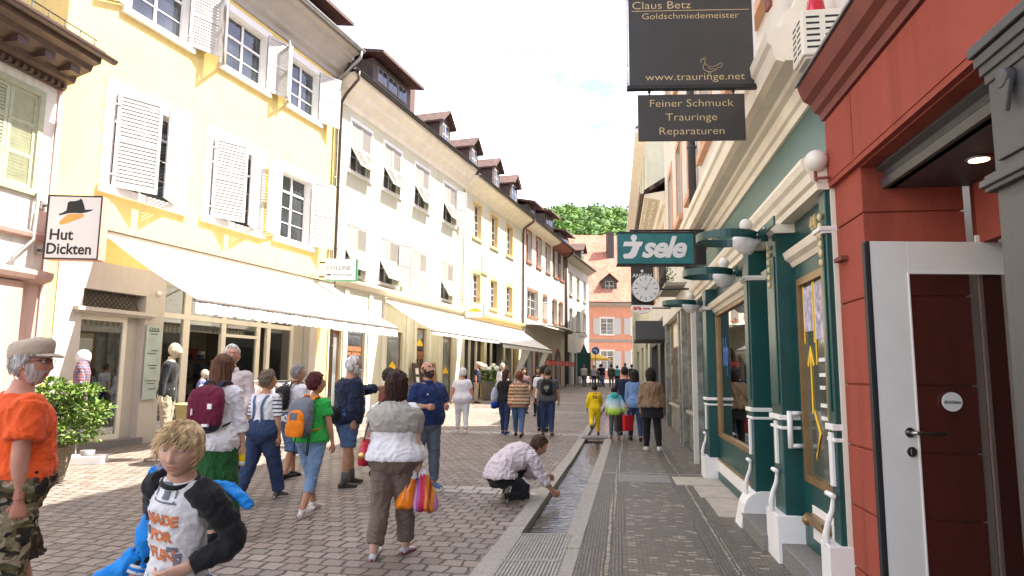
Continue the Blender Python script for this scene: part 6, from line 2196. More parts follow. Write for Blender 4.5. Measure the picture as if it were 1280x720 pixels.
 def limb_to(mb, pts, rads, frac, ease, mul=1.0, flare=0.0):
  q = cut(pts, frac)
  scale = 1 if frac > 1 else frac
  rr = {}
  last = len(q) - 1
  for t_ in (0, .25, .5, .75, 1, 1.25, 1.5, 1.75, 2):
   if frac <= 1:
    if t_ > 1: continue
    full = t_ * frac
   else:
    if t_ <= 1: full = t_
    else: full = 1 + (t_ - 1) * (frac - 1)
   ks = sorted(rads)
   v = rads[ks[-1]]
   for a, b_ in zip(ks, ks[1:]):
    if a <= full <= b_:
     v = rads[a] + (rads[b_] - rads[a]) * (full - a) / (b_ - a); break
   rr[t_] = S(v * mul) + ease + flare * t_ * .5
  limb(mb, q, rr)
 # ---------- body: one continuous surface, then head and hands welded in as part of the same mesh
 mb = MB()
 torso(mb, -.10, .60, 0)
 for sname, sg in (('L', -1), ('R', 1)):
  limb(mb, [J['hip' + sname], J['knee' + sname], J['ank' + sname], J['ank' + sname] + Matrix.Rotation(-R(J['foot' + sname]), 3, 'X') @ Vector((0, .0, -S(.04)))], {q: S(v * gl) for q, v in LR.items()} | {3: S(.034)})
  shj = J['sh' + sname]
  inn = shj + shR @ Vector((-sg * S(.05), 0, S(-.01)))
  limb(mb, [shj, J['el' + sname], J['wr' + sname]], {q: S(v * gl) for q, v in AR.items()})
  mb.ball(shj + shR @ Vector((-sg * S(.012), 0, S(-.008))), (S(.062), S(.058), S(.058)))
 vs_, fs, ns_ = remesh(mb, vox * 1.05, 3)
 B = MB(); B.add(vs_, fs, 0, True)
 nu, nv = {0: (24, 16), 1: (44, 32), 2: (72, 56), 3: (104, 80)}[near]
 idx = {}
 hv, hf, hm = [], [], []
 grid = [[None] * nu for _ in range(nv + 1)]
 for i, j, dx, dy, dz in sph(nu, nv):
  q = head_shape(dx, dy, dz, fem, kid)
  grid[j][i] = q
  hv.append(hc + hR @ (q * hk))
 for j in range(nv):
  for i in range(nu):
   a, b_, c_, d__ = j * nu + i, j * nu + (i + 1) % nu, (j + 1) * nu + (i + 1) % nu, (j + 1) * nu + i
   q = (grid[j][i] + grid[j + 1][(i + 1) % nu]) / 2
   lip = q.y > .06 and abs(q.x) < .023 - 1.0 * abs(q.z + .060) and abs(q.z + .060) < .0115
   hf.append((a, b_, c_, d__)); hm.append(1 if lip and near >= 1 else 0)
 n0 = len(B.v)
 B.v += [tuple(v) for v in hv]
 for f_, m_ in zip(hf, hm):
  B.f.append(tuple(i + n0 for i in f_)); B.m.append(m_); B.sm.append(True)
 for sg in (-1, 1):
  for (ox, oy, oz, ra, rb, rc) in ((.074, -.012, -.002, .010, .021, .032), (.080, -.017, .004, .006, .020, .028)):
   c0 = Vector((sg * ox, oy, oz))
   rings = []
   for a in range(7):
    t_ = -1.35 + 2.7 * a / 6
    rings.append([hc + hR @ ((c0 + Vector((ra * math.cos(t_) * math.cos(u), rb * math.cos(t_) * math.sin(u) * (1.0 if math.sin(t_) > 0 else .8), rc * math.sin(t_)))) * hk) for u in [2 * math.pi * i / 10 for i in range(10)]])
   B.loft(rings)
 def hand(sname, sg, crl):
  a = J['hd' + sname].normalized()
  inward = Vector((-sg, .15, 0))
  inward = (shR @ inward) if abs(a.dot(shR @ inward)) < .9 else (shR @ Vector((0, 0, -1)))
  nrm = (inward - a * inward.dot(a)).normalized()
  th = nrm.cross(a) * (1 if sg > 0 else -1)
  if th.y < -.3: pass
  O = J['wr' + sname]
  hs_ = hk if kid else k
  hs_ *= .98 if sex == 'm' else .90
  P_ = lambda u, w, v: O + (th * u + nrm * w + a * v) * hs_
  rings = []
  for v, hu, hw in ((-.03, .029, .024), (.0, .028, .021), (.02, .032, .018), (.05, .040, .0155), (.08, .042, .0135), (.094, .039, .010)):
   rings.append([P_(hu * math.cos(q), hw * math.sin(q), v) for q in [2 * math.pi * i / 12 for i in range(12)]])
  B.loft(rings)
  for u, L_, r_ in ((.030, .072, .0088), (.0105, .080, .0092), (-.0095, .074, .0088), (-.028, .058, .0078)):
   pts = [P_(u, 0, .072)]
   b_ = 0.0
   pos = (u, 0.0, .086)
   pts.append(P_(*pos))
   for s_, q in ((.42, 55), (.33, 80), (.25, 55)):
    b_ += R(q) * crl + R(6)
    pos = (pos[0] * 1.0, pos[1] + L_ * s_ * math.sin(b_), pos[2] + L_ * s_ * math.cos(b_))
    pts.append(P_(*pos))
   B.tube([pts[0], pts[1], pts[2], pts[3], pts[4]], [r_ * hs_, r_ * 1.05 * hs_, r_ * hs_, r_ * .93 * hs_, r_ * .7 * hs_], 8)
  B.tube([P_(.024, .002, .018), P_(.044, .010, .045), P_(.052 - .012 * crl, .018 + .018 * crl, .072), P_(.050 - .022 * crl, .022 + .03 * crl, .096)], [.0125 * hs_, .0115 * hs_, .0100 * hs_, .0068 * hs_], 8)
  J['grip' + sname] = P_(.0, .022, .088)
 for sname, sg, cr in (('L', -1, curl[0]), ('R', 1, curl[1])):
  hand(sname, sg, cr)
 B.build('body', [sk, lipm], root, recalc=False)
 # ---------- eyes, brows
 if near >= 1 and kind_parts:
  for sg in (-1, 1):
   e = MB()
   c0 = Vector((sg * .031, .0705, .0105)) if not kid else Vector((sg * .031, .0705, .010))
   rr = .0118
   rings, nn = [], 16
   for q in range(9):
    t_ = -math.pi / 2 + math.pi * (q + .08) / 8.16
    rings.append((t_, [hc + hR @ ((c0 + Vector((rr * 1.12 * math.cos(t_) * math.cos(u), rr * math.sin(t_), rr * .80 * math.cos(t_) * math.sin(u)))) * hk) for u in [2 * math.pi * i / nn for i in range(nn)]]))
   for (t0, r0), (t1, r1) in zip(rings, rings[1:]):
    e.loft([r0, r1], 1 if t0 > .98 else 0, True, False)
   e.loft([rings[-1][1], [hc + hR @ ((c0 + Vector((0, rr, 0))) * hk)] * nn], 1, True, False)
   e.build('eye', [EYE_W, EYE_I], root, recalc=False)
   if hair is not None:
    b_ = MB()
    b_.tube([hc + hR @ (Vector((sg * xx, yy, zz)) * hk) for xx, yy, zz in ((.012, .0895, .0265), (.024, .0885, .0315), (.038, .082, .0305), (.047, .074, .0255))], [.0022 * hk, .0034 * hk, .003 * hk, .0014 * hk], 6)
    b_.build('eyebrow', hair_mat(hair), root)
    if near >= 2:
     b_ = MB()
     b_.tube([hc + hR @ (Vector((sg * xx, yy, zz)) * hk) for xx, yy, zz in ((.017, .0835, .0145), (.026, .0870, .0205), (.036, .0855, .0200), (.045, .0775, .0125))], [.0022 * hk, .0036 * hk, .0036 * hk, .0018 * hk], 6)
     b_.build('eyelid', sk, root)
 # ---------- hair
 if hair is not None and kind_parts:
  hm_ = hair_mat(hair)
  nu2, nv2 = {0: (24, 16), 1: (48, 36), 2: (80, 60), 3: (104, 80)}[near]
  V_, Fc = [], []
  val = {}
  thick = {'short': .014, 'crop': .006, 'bob': .026, 'long': .022, 'fringe': .018, 'full': .027, 'messy': .013, 'bald': .008}[hair_style]
  ls = 'long' if hair_style in ('long', 'bob') else ('fringe' if hair_style in ('fringe', 'messy') else 'short')
  for i, j, dx, dy, dz in sph(nu2, nv2):
   q = head_shape(dx, dy, dz, fem, kid)
   fr = dy / max(1e-6, math.hypot(dx, dy))
   m_ = (q.z - hairline(ls, fr, dx)) / .016
   if hair_style == 'bald':
    m_ = min(m_, (.050 - q.z) / .014, (.25 - fr) * 6)
   m_ = max(-1, min(1, m_ + .35 * noise.noise(q * 60)))
   t_ = thick * max(0.02, .25 + .75 * max(0, m_)) if m_ > 0 else 0
   if hair_style in ('full', 'messy', 'bob', 'short', 'fringe'):
    t_ *= 1 + .45 * noise.noise(q * 28 + Vector((seed, 0, 0))) + .3 * noise.noise(Vector((q.x * 90, q.y * 90, q.z * 30)) + Vector((0, seed, 0)))
    if dz > .3: t_ *= 1.15
   d_ = Vector((dx, dy, max(dz, -.2))).normalized()
   V_.append(hc + hR @ ((q + d_ * (t_ if m_ > 0 else -.004)) * hk))
   val[j * nu2 + i] = m_
  for j in range(nv2):
   for i in range(nu2):
    f_ = (j * nu2 + i, j * nu2 + (i + 1) % nu2, (j + 1) * nu2 + (i + 1) % nu2, (j + 1) * nu2 + i)
    if max(val[q] for q in f_) > 0:
     Fc.append(f_)
  hb = MB(); hb.add(V_, Fc, 0, True)
  rnd = random.Random(seed)
  if hair_style in ('bob', 'long', 'fringe'):
   hem = {'bob': -.125, 'long': -.34, 'fringe': -.10}[hair_style]
   rows = 14
   rings = []
   n_ = 128 if near > 1 else 48
   for r_ in range(rows + 1):
    t_ = r_ / rows
    zz = .075 + (hem - .075) * t_
    wx = .090 + .014 * math.sin(math.pi * min(1, t_ * 1.2)) - (.012 * t_ if hair_style == 'long' else .0)
    wy = .108 - .01 * t_ if hair_style != 'long' else .105 - .045 * t_
    yc = -.012 if hair_style != 'long' else -.018 - .035 * t_
    if t_ > .93: wx *= .93; wy *= .93
    ring = []
    for i in range(n_):
     a = 2 * math.pi * i / n_
     xx, yy = wx * math.cos(a), wy * math.sin(a)
     yf_ = {'bob': .030, 'long': .022, 'fringe': .030}[hair_style] - .01 * t_
     if yy > yf_: yy = yf_ + (yy - yf_) * .10
     w_ = .006 * noise.noise(Vector((math.cos(a) * 4, math.sin(a) * 4, t_ * 1.5 + seed))) + .006 * noise.noise(Vector((math.cos(a) * 16, math.sin(a) * 16, t_ * 2.2 + seed))) + .0035 * noise.noise(Vector((math.cos(a) * 38, math.sin(a) * 38, t_ * 3 + seed)))
     f_ = 1 + w_ / .09
     ring.append(hc + hR @ (Vector((xx * f_, yy * f_ + yc, zz + ((.016 * noise.noise(Vector((a * 3, seed, 0))) + .012 * noise.noise(Vector((a * 14, seed, 0)))) if t_ > .9 else 0))) * hk))
    rings.append(ring)
   hb.loft(rings)
  if near >= 2 and hair_style not in ('bald', 'crop'):
   cnt = {'messy': 900, 'short': 200, 'full': 260, 'bob': 160, 'long': 160, 'fringe': 200}[hair_style]
   if near == 2: cnt = int(cnt * .6)
   made = 0
   while made < cnt:
    d_ = Vector((rnd.gauss(0, 1), rnd.gauss(0, 1), rnd.gauss(0, 1) + .5)).normalized()
    q = head_shape(d_.x, d_.y, d_.z, fem, kid)
    fr = d_.y / max(1e-6, math.hypot(d_.x, d_.y))
    if q.z < hairline(ls, fr, d_.x) + .004: continue
    made += 1
    crown = Vector((.01, -.045, .11))
    flow = (q - crown)
    flow -= d_ * flow.dot(d_)
    flow = flow.normalized() if flow.length > 1e-4 else Vector((0, 1, 0))
    if hair_style == 'messy':
     flow = (flow * .8 + Vector((rnd.uniform(.1, .7), .35, rnd.uniform(-.1, .15)))).normalized()
     L_ = rnd.uniform(.03, .052)
    else:
     flow = (flow + Vector((rnd.uniform(-.25, .25), rnd.uniform(-.2, .2), rnd.uniform(-.2, .1)))).normalized()
     L_ = rnd.uniform(.025, .05)
    b0 = q + d_ * thick * .75
    pts = [b0, b0 + flow * L_ * .5 + d_ * L_ * (.10 if hair_style == 'messy' else .07), b0 + flow * L_ + d_ * L_ * (.03 if hair_style == 'messy' else -.02)]
    hb.tube([hc + hR @ (q_ * hk) for q_ in pts], [.0030 * hk, .0026 * hk, .0005 * hk], 5, flat=.55)
  hb.build('hair', hm_, root, recalc=False)
  if beard:
   V_, Fc = [], []
   ok = {}
   for i, j, dx, dy, dz in sph(nu2, nv2):
    q = head_shape(dx, dy, dz, fem, kid)
    m_ = min((-.040 - q.z) / .01, (dy + .05) * 6)
    if abs(q.x) < .022 and abs(q.z + .060) < .009 and dy > 0: m_ = -1
    if dy < .55: m_ = max(m_, min((.0 - q.z) / .01, (dy - .02) * 8, (.5 - dy) * 8, (.03 + q.z + .1) * 10))
    ok[j * nu2 + i] = m_
    d_ = Vector((dx, dy, dz))
    V_.append(hc + hR @ ((q + d_ * (beard[1] * (1 + .5 * noise.noise(q * 120)) if m_ > 0 else -.003)) * hk))
   for j in range(nv2):
    for i in range(nu2):
     f_ = (j * nu2 + i, j * nu2 + (i + 1) % nu2, (j + 1) * nu2 + (i + 1) % nu2, (j + 1) * nu2 + i)
     if max(ok[q] for q in f_) > 0: Fc.append(f_)
   bb = MB(); bb.add(V_, Fc, 0, True); bb.build('beard', hair_mat(beard[0]), root, recalc=False)
 if glasses:
  e = MB()
  for sg in (-1, 1):
   e.tube([hc + hR @ (Vector((sg * .032 + .019 * math.cos(u), .094, .010 + .014 * math.sin(u))) * hk) for u in [2 * math.pi * i / 14 for i in range(15)]], .0014 * hk, 5)
   e.tube([hc + hR @ (Vector((sg * .051, .092, .012)) * hk), hc + hR @ (Vector((sg * .078, .05, .012)) * hk), hc + hR @ (Vector((sg * .080, -.01, .010)) * hk)], .0016 * hk, 5)
  e.tube([hc + hR @ (Vector((-.013, .096, .013)) * hk), hc + hR @ (Vector((.013, .096, .013)) * hk)], .0014 * hk, 5)
  e.build('glasses', M['black'], root)
 if cap:
  e = MB()
  rings = []
  for zz, a, b_, yo in ((.030, .083, .104, -.004), (.055, .087, .108, -.004), (.085, .090, .110, -.002), (.108, .086, .106, .0), (.125, .070, .088, .0), (.132, .03, .04, 0), (.133, .003, .003, 0)):
   rings.append([hc + hR @ (Vector((a * math.cos(u), b_ * math.sin(u) + yo, zz + (.010 * math.sin(u) if zz > .1 else .012 * math.sin(u)))) * hk) for u in [2 * math.pi * i / 32 for i in range(32)]])
  e.loft(rings)
  top_, bot_ = [], []
  n_ = 16
  V_, Fc = [], []
  for i in range(n_ + 1):
   u = R(25) + R(130) * i / n_
   for rr, dz_ in ((1.0, 0), (1.25, -.006), (1.5, -.020)):
    wgt = math.sin(math.pi * i / n_) ** .6
    r2 = 1 + (rr - 1) * wgt
    V_.append(hc + hR @ (Vector((.084 * r2 * math.cos(u) * (1 + .0 * rr), .104 * r2 * math.sin(u), .040 + dz_ * wgt + .012 * math.sin(u))) * hk))
  for i in range(n_):
   for q in range(2):
    Fc.append((i * 3 + q, i * 3 + q + 1, i * 3 + 4 + q, i * 3 + 3 + q))
  nV = len(V_)
  V2 = [v - hR @ Vector((0, 0, .006 * hk)) for v in V_]
  e.add(V_ + V2, Fc + [tuple(reversed([q + nV for q in f_])) for f_ in Fc], 0, True)
  e.build('cap', cap, root)
 # ---------- clothes
 arm_pts = lambda s_: [J['sh' + s_], J['el' + s_], J['wr' + s_]]
 leg_pts = lambda s_: [J['hip' + s_], J['knee' + s_], J['ank' + s_]]
 def garment(mb, name_, mats, amp, it=3, v=None, sd_=0):
  vs_, fs, ns_ = remesh(mb, (v or vox), it)
  vs_ = folds(vs_, ns_, amp * (1.45 if near > 1 else 1.3), seed + sd_)
  q = MB(); q.add(vs_, fs, 0, True)
  o = q.build(name_, mats, root, recalc=False)
  return o
 F_.parts = {}
 if bottom:
  ez = bottom.get('ease', .012) * k
  mb = MB()
  if bottom.get('type', 'trousers') == 'trousers':
   torso(mb, -.15, bottom.get('waist', .10), ez + .004)
   for s_ in 'LR':
    limb_to(mb, leg_pts(s_), LR, bottom.get('len', 1.95), ez, gl, bottom.get('flare', 0) * k)
    mb.ball(J['hip' + s_] + Vector((0, -.01 * k, 0)), (S(.097) * gl + ez, S(.112) * gl + ez, S(.12)))
  else:
   rings = []
   wz = bottom.get('waist', .10)
   n_ = 36
   for i in range(13):
    t_ = i / 12
    h = wz + (bottom['hem'] - wz) * t_
    hh_ = max(h, -.05)
    a, b_, s_ = tsec(hh_)
    c_, Rm = sp(h) if h > -.05 else (base + Vector((0, 0, S(h))), Matrix.Identity(3))
    fl = bottom.get('flare', .1) * t_
    a, b_ = S(a) + ez + fl * .8 * k, S(b_) + ez + fl * k
    sway = (J['ankL'] + J['ankR']) / 2
    rings.append([c_ + Rm @ Vector((a * math.cos(u) * (1 + bottom.get('pleat', .04) * t_ * math.sin(u * 9 + seed)), b_ * math.sin(u) * (1 + bottom.get('pleat', .04) * t_ * math.sin(u * 9 + seed)) + S(s_) * (1 - t_) + sway.y * .5 * t_ ** 2, 0)) for u in [2 * math.pi * q / n_ for q in range(n_)]])
   mb.loft(rings)
  F_.parts['bottom'] = garment(mb, bottom.get('name', 'trousers'), bottom['mat'], bottom.get('amp', .006) * k, 3, sd_=1)
 if top:
  et = top.get('ease', .016) * k
  mb = MB()
  torso(mb, top.get('hem', -.05), top.get('neck', .515), et, flare=top.get('flare', .09))
  slv = top.get('sleeve', .55)
  for s_, sg in (('L', -1), ('R', 1)):
   mb.ball(J['sh' + s_] + shR @ Vector((-sg * S(.015), 0, S(-.012))), (S(.066) * gl + et * .6, S(.062) * gl + et * .6, S(.060) + et * .6))
   if slv and not top.get('sleeve_mat'):
    limb_to(mb, arm_pts(s_), AR, slv, et * .75 + .004 * k, gl, top.get('sleeve_flare', .012 if slv < 1 else 0) * k)
  F_.parts['top'] = garment(mb, top.get('name', 'shirt'), top['mat'], top.get('amp', .006) * k, 3, sd_=2)
  if top.get('sleeve_mat') and slv:
   for s_ in top.get('sleeve_sides', 'LR'):
    sg = -1 if s_ == 'L' else 1
    mb = MB()
    limb_to(mb, arm_pts(s_), AR, slv, et * .75 + .008 * k, gl, 0)
    if top.get('raglan'):
     q0, qR = sp(.50)
     mb.tube([J['sh' + s_] + shR @ Vector((0, 0, -.02 * k)), q0 + qR @ Vector((sg * S(.085), S(.01), S(.0)))], [S(.075), S(.066)], 14)
    garment(mb, 'sleeve', top['sleeve_mat'], top.get('amp', .006) * k, 3, sd_=3)
  if top.get('collar'):
   c_, Rm = sp(.525)
   e = MB()
   e.loft([ell(c_ + Rm @ Vector((0, -.004 * k, S(q))), Rm, S(.066 + w_), S(.068 + w_), 24) for q, w_ in ((-.02, .016), (.02, .004), (.035, .004), (.025, .016), (-.022, .026))], smooth=True)
   e.build('collar', top['collar'], root)
 if belt:
  c_, Rm = sp(.075)
  a, b_, s_ = tsec(.075)
  e = MB()
  e.loft([ell(c_ + Rm @ Vector((0, S(s_), S(q))), Rm, S(a) + w_, S(b_) + w_, 32, .88) for q, w_ in ((-.02, .026 * k), (.02, .026 * k))], caps=False, smooth=True)
  e.build('belt', belt, root)
 if socks:
  for s_ in 'LR':
   e = MB(); q = J['ank' + s_]; kn = J['knee' + s_]
   e.tube([q + Vector((0, 0, -S(.03))), q.lerp(kn, socks[1])], [S(.041) * gl, S(.046) * gl], 14); e.build('sock', socks[0], root)
 F_.root, F_.J, F_.k, F_.hk, F_.hc, F_.hR, F_.spine, F_.S, F_.base, F_.tsec = root, J, k, hk, hc, hR, sp, S, base, tsec
 F_.W = Matrix.Translation((x, y, zg)) @ Matrix.Rotation(R(heading), 4, 'Z')
 return F_
def wpt(F_, p):
 return F_.W @ Vector(p)
def frame_on(F_, h, off):
 """world matrix of a point on the spine, shifted in the body's own axes"""
 c_, Rm = F_.spine(h)
 return F_.W @ (Matrix.Translation(c_) @ Rm.to_4x4() @ Matrix.Translation(Vector(off) * F_.k))
def thing_at(name, label, cat, mtx, group=None):
 o = bpy.data.objects.new(name, None)
 o.empty_display_size = .1
 C.objects.link(o)
 o.matrix_world = mtx
 return tag(o, label, cat, group)
def backpack(F_, label, m_body, m_front=None, m_strap=None, w=.30, h=.44, d=.16, hh=.28, yoff=None, style=0, seed=1, m_base=None):
 yb = -(F_.tsec(.34)[1] + .028) if yoff is None else yoff
 T_ = thing_at('backpack', label, 'backpack', frame_on(F_, hh, (0, yb, 0)))
 k = F_.k
 b = MB()
 rings = []
 n_ = 28
 for t_ in [i / 16 for i in range(17)]:
  zz = (-.5 + t_) * h
  e = (1 - abs(2 * t_ - 1) ** 5) ** .5 if 0 < t_ < 1 else .12
  ww = w / 2 * (.80 + .25 * math.sin(math.pi * min(1, .25 + .6 * (1 - t_)))) * max(.2, e)
  dd = d * (.55 + .5 * math.sin(math.pi * (.15 + .62 * (1 - t_)))) * max(.25, e)
  ring = []
  for i in range(n_):
   a = 2 * math.pi * i / n_
   ca, sa = math.cos(a), math.sin(a)
   yy = -dd * (.5 - .5 * math.copysign(abs(sa) ** .7, sa)) 
   ring.append(((ww * math.copysign(abs(ca) ** .65, ca)) * k, yy * k * 1.0, zz * k))
  rings.append(ring)
 b.loft(rings)
 vs_, fs, ns_ = remesh(b, .012 * k, 2)
 vs_ = folds(vs_, ns_, .006 * k, seed, 14, 1.0)
 q = MB(); q.add(vs_, fs, 0, True)
 if m_base:
  for i, f_ in enumerate(fs):
   if sum(vs_[v].z for v in f_) / len(f_) < -.34 * h * k: q.m[i] = 1
 q.build('pack', [m_body, m_base or m_body], T_, recalc=False)
 if m_front is not None:
  b = MB()
  rings = []
  for t_ in [i / 10 for i in range(11)]:
   zz = (-.44 + t_ * .62) * h
   e = (1 - abs(2 * t_ - 1) ** 4) ** .5 if 0 < t_ < 1 else .15
   ww = w * .40 * max(.25, e)
   rings.append([((ww * math.copysign(abs(math.cos(a)) ** .7, math.cos(a))) * k, (-d * .93 + .04 * math.sin(a) * max(.2, e)) * k, zz * k) for a in [2 * math.pi * i / 20 for i in range(20)]])
  b.loft(rings)
  b.build('front_pocket', m_front, T_)
 sm = m_strap or m_body
 for sg in (-1, 1):
  b = MB()
  fr = F_.tsec(.40)[1] - yb + .02
  pts = [(sg * .07, .0, h * .40), (sg * .085, .05, .27), (sg * .10, -yb + .02, .265), (sg * .105, -yb + .07, .22), (sg * .11, fr, .12), (sg * .13, fr - .01, -.02), (sg * .165, -yb + .02, -.12), (sg * w * .45, .0, -.16)]
  pts = [(a * k, b_ * k, (c_) * k) for a, b_, c_ in pts]
  pp = []
  for i in range(len(pts) - 1):
   for t_ in (0, .33, .66):
    pp.append(Vector(pts[i]).lerp(Vector(pts[i + 1]), t_))
  pp.append(Vector(pts[-1]))
  for _ in range(2):
   pp = [pp[0]] + [(pp[i - 1] + pp[i] * 2 + pp[i + 1]) / 4 for i in range(1, len(pp) - 1)] + [pp[-1]]
  b.tube(pp, .022 * k, 8, flat=.35, up=(0, 1, 0))
  b.build('strap', sm, T_)
 b = MB()
 b.tube([(-.04 * k, 0, h * .48 * k), (-.03 * k, -.01 * k, h * .56 * k), (.03 * k, -.01 * k, h * .56 * k), (.04 * k, 0, h * .48 * k)], .008 * k, 6)
 b.build('grab_loop', sm, T_)
 return T_
# ================================================================== PEOPLE
def cloth(name, c, rough=.88, va=.14, sc=5, bump=.38, bs=26):
 m_ = mat('cloth_' + name, c, rough, va, sc, bump, bs, spec=.25, sheen=.1)
 for nd in m_.node_tree.nodes:
  if nd.type == 'TEX_NOISE' and nd.inputs['Scale'].default_value == bs:
   nd.inputs['Distortion'].default_value = 1.6
   nd.inputs['Detail'].default_value = 7
 return m_
CL = {n_: cloth(n_, c) for n_, c in dict(orange=(.72, .095, .018), white=(.66, .65, .66), offwhite=(.60, .56, .53), navy=(.014, .022, .048), polo=(.012, .028, .10), taupe=(.15, .115, .09),
      sweater=(.33, .31, .27), green=(.03, .36, .06), velvet=(.012, .075, .018), black=(.012, .012, .014), grey=(.085, .085, .09), maroon=(.115, .008, .030), packgrey=(.15, .16, .19), packorange=(.75, .20, .008),
      yellow=(.78, .54, .01), beige=(.36, .31, .22), brownleather=(.22, .135, .075), denimshirt=(.16, .26, .45), lavender=(.50, .46, .52), teal=(.06, .36, .35), olive=(.07, .065, .04), red=(.55, .012, .02), redbrown=(.20, .05, .04), blue=(.01, .21, .60), jeansgrey=(.10, .12, .15), palepink=(.56, .47, .46), tan=(.40, .33, .25)).items()}
def denim(name, c):
 m_ = mat('denim_' + name, c, .9, .28, 3.5, .2, 160, spec=.2, stretch=(1, 1, .5))
 return m_
CL['jeans'] = denim('dark', (.035, .055, .115))
CL['jeans_mid'] = denim('mid', (.075, .13, .24))
CL['jeans_light'] = denim('light', (.17, .27, .42))
CL['brownleather'].node_tree.nodes['Principled BSDF'].inputs['Roughness'].default_value = .45
cm, n, l, b = new_mat('camouflage')
tc = n.new('ShaderNodeTexCoord')
last = None
for i, (sc, th, col) in enumerate(((7, .50, (.10, .085, .035)), (9, .54, (.045, .028, .016)), (8, .58, (.018, .016, .013)), (11, .60, (.36, .31, .22)))):
 mp = n.new('ShaderNodeMapping'); mp.inputs['Location'].default_value = (i * 3.7, i * 1.3, i * 5.1); mp.inputs['Scale'].default_value = (1, 1, 1.6)
 nz = n.new('ShaderNodeTexNoise'); nz.inputs['Scale'].default_value = sc; nz.inputs['Detail'].default_value = 1.5; nz.inputs['Distortion'].default_value = .6
 l.new(tc.outputs['Object'], mp.inputs['Vector']); l.new(mp.outputs['Vector'], nz.inputs['Vector'])
 gt = n.new('ShaderNodeMath'); gt.operation = 'GREATER_THAN'; gt.inputs[1].default_value = th
 l.new(nz.outputs['Fac'], gt.inputs[0])
 mx = n.new('ShaderNodeMixRGB'); mx.inputs['Color2'].default_value = (*col, 1)
 l.new(gt.outputs[0], mx.inputs['Fac'])
 if last: l.new(last.outputs['Color'], mx.inputs['Color1'])
 else: mx.inputs['Color1'].default_value = (.21, .18, .10, 1)
 last = mx
l.new(last.outputs['Color'], b.inputs['Base Color']); b.inputs['Roughness'].default_value = .9
CL['camo'] = cm
CL['zigzag'] = stripes('zigzag_knit', [(.50, .42, .30), (.08, .05, .035), (.46, .19, .07), (.52, .44, .32), (.36, .10, .05), (.16, .14, .10), (.50, .34, .18)], 'Z', .17, .95, zig=.8, zperiod=.035)
CL['navystripe'] = stripes('navy_stripe', [(.66, .65, .66), (.66, .65, .66), (.03, .035, .09)], 'Z', .05)
CL['plaidblue'] = plaid('plaid_blue', (.10, .13, .35), (.03, .03, .10), (.5, .5, .6), .06)
CL['plaiddark'] = plaid('plaid_dark', (.05, .06, .14), (.20, .04, .03), (.45, .42, .40), .10)
CL['kidjacket'], n, l, b = new_mat('gradient_jacket')
tc = n.new('ShaderNodeTexCoord'); sp_ = n.new('ShaderNodeSeparateXYZ'); l.new(tc.outputs['Object'], sp_.inputs[0])
mr = n.new('ShaderNodeMapRange'); mr.inputs['From Min'].default_value = .62; mr.inputs['From Max'].default_value = 1.08; l.new(sp_.outputs['Z'], mr.inputs['Value'])
rp = ramp(n, [(.0, (.30, .55, .02)), (.22, (.42, .60, .08)), (.45, (.58, .66, .66)), (.62, (.45, .66, .70)), (.9, (.04, .40, .46))]); l.new(mr.outputs['Result'], rp.inputs['Fac']); l.new(rp.outputs['Color'], b.inputs['Base Color']); b.inputs['Roughness'].default_value = .6
WALK = {'L': (22, 2, 6, 0), 'R': (-14, 2, 16, -22)}
WALK2 = {'R': (22, 2, 6, 0), 'L': (-14, 2, 16, -22)}
STROLL = {'L': (12, 2, 5, 0), 'R': (-8, 2, 10, -12)}
STAND = {'L': (1, 4, 2, 0), 'R': (3, 4, 5, 0)}
HANG = ((.15, -.03, -1), (.04, .18, -1))
SWF = ((.14, .28, -1), (.02, .55, -1))
SWB = ((.16, -.32, -1), (.08, -.05, -1))
trainer = {'mat': CL['grey'], 'sole': SHOE_SOLE}
wtrainer = {'mat': CL['offwhite'], 'sole': SHOE_SOLE}
bshoe = {'mat': CL['black'], 'sole': DARK_SOLE}
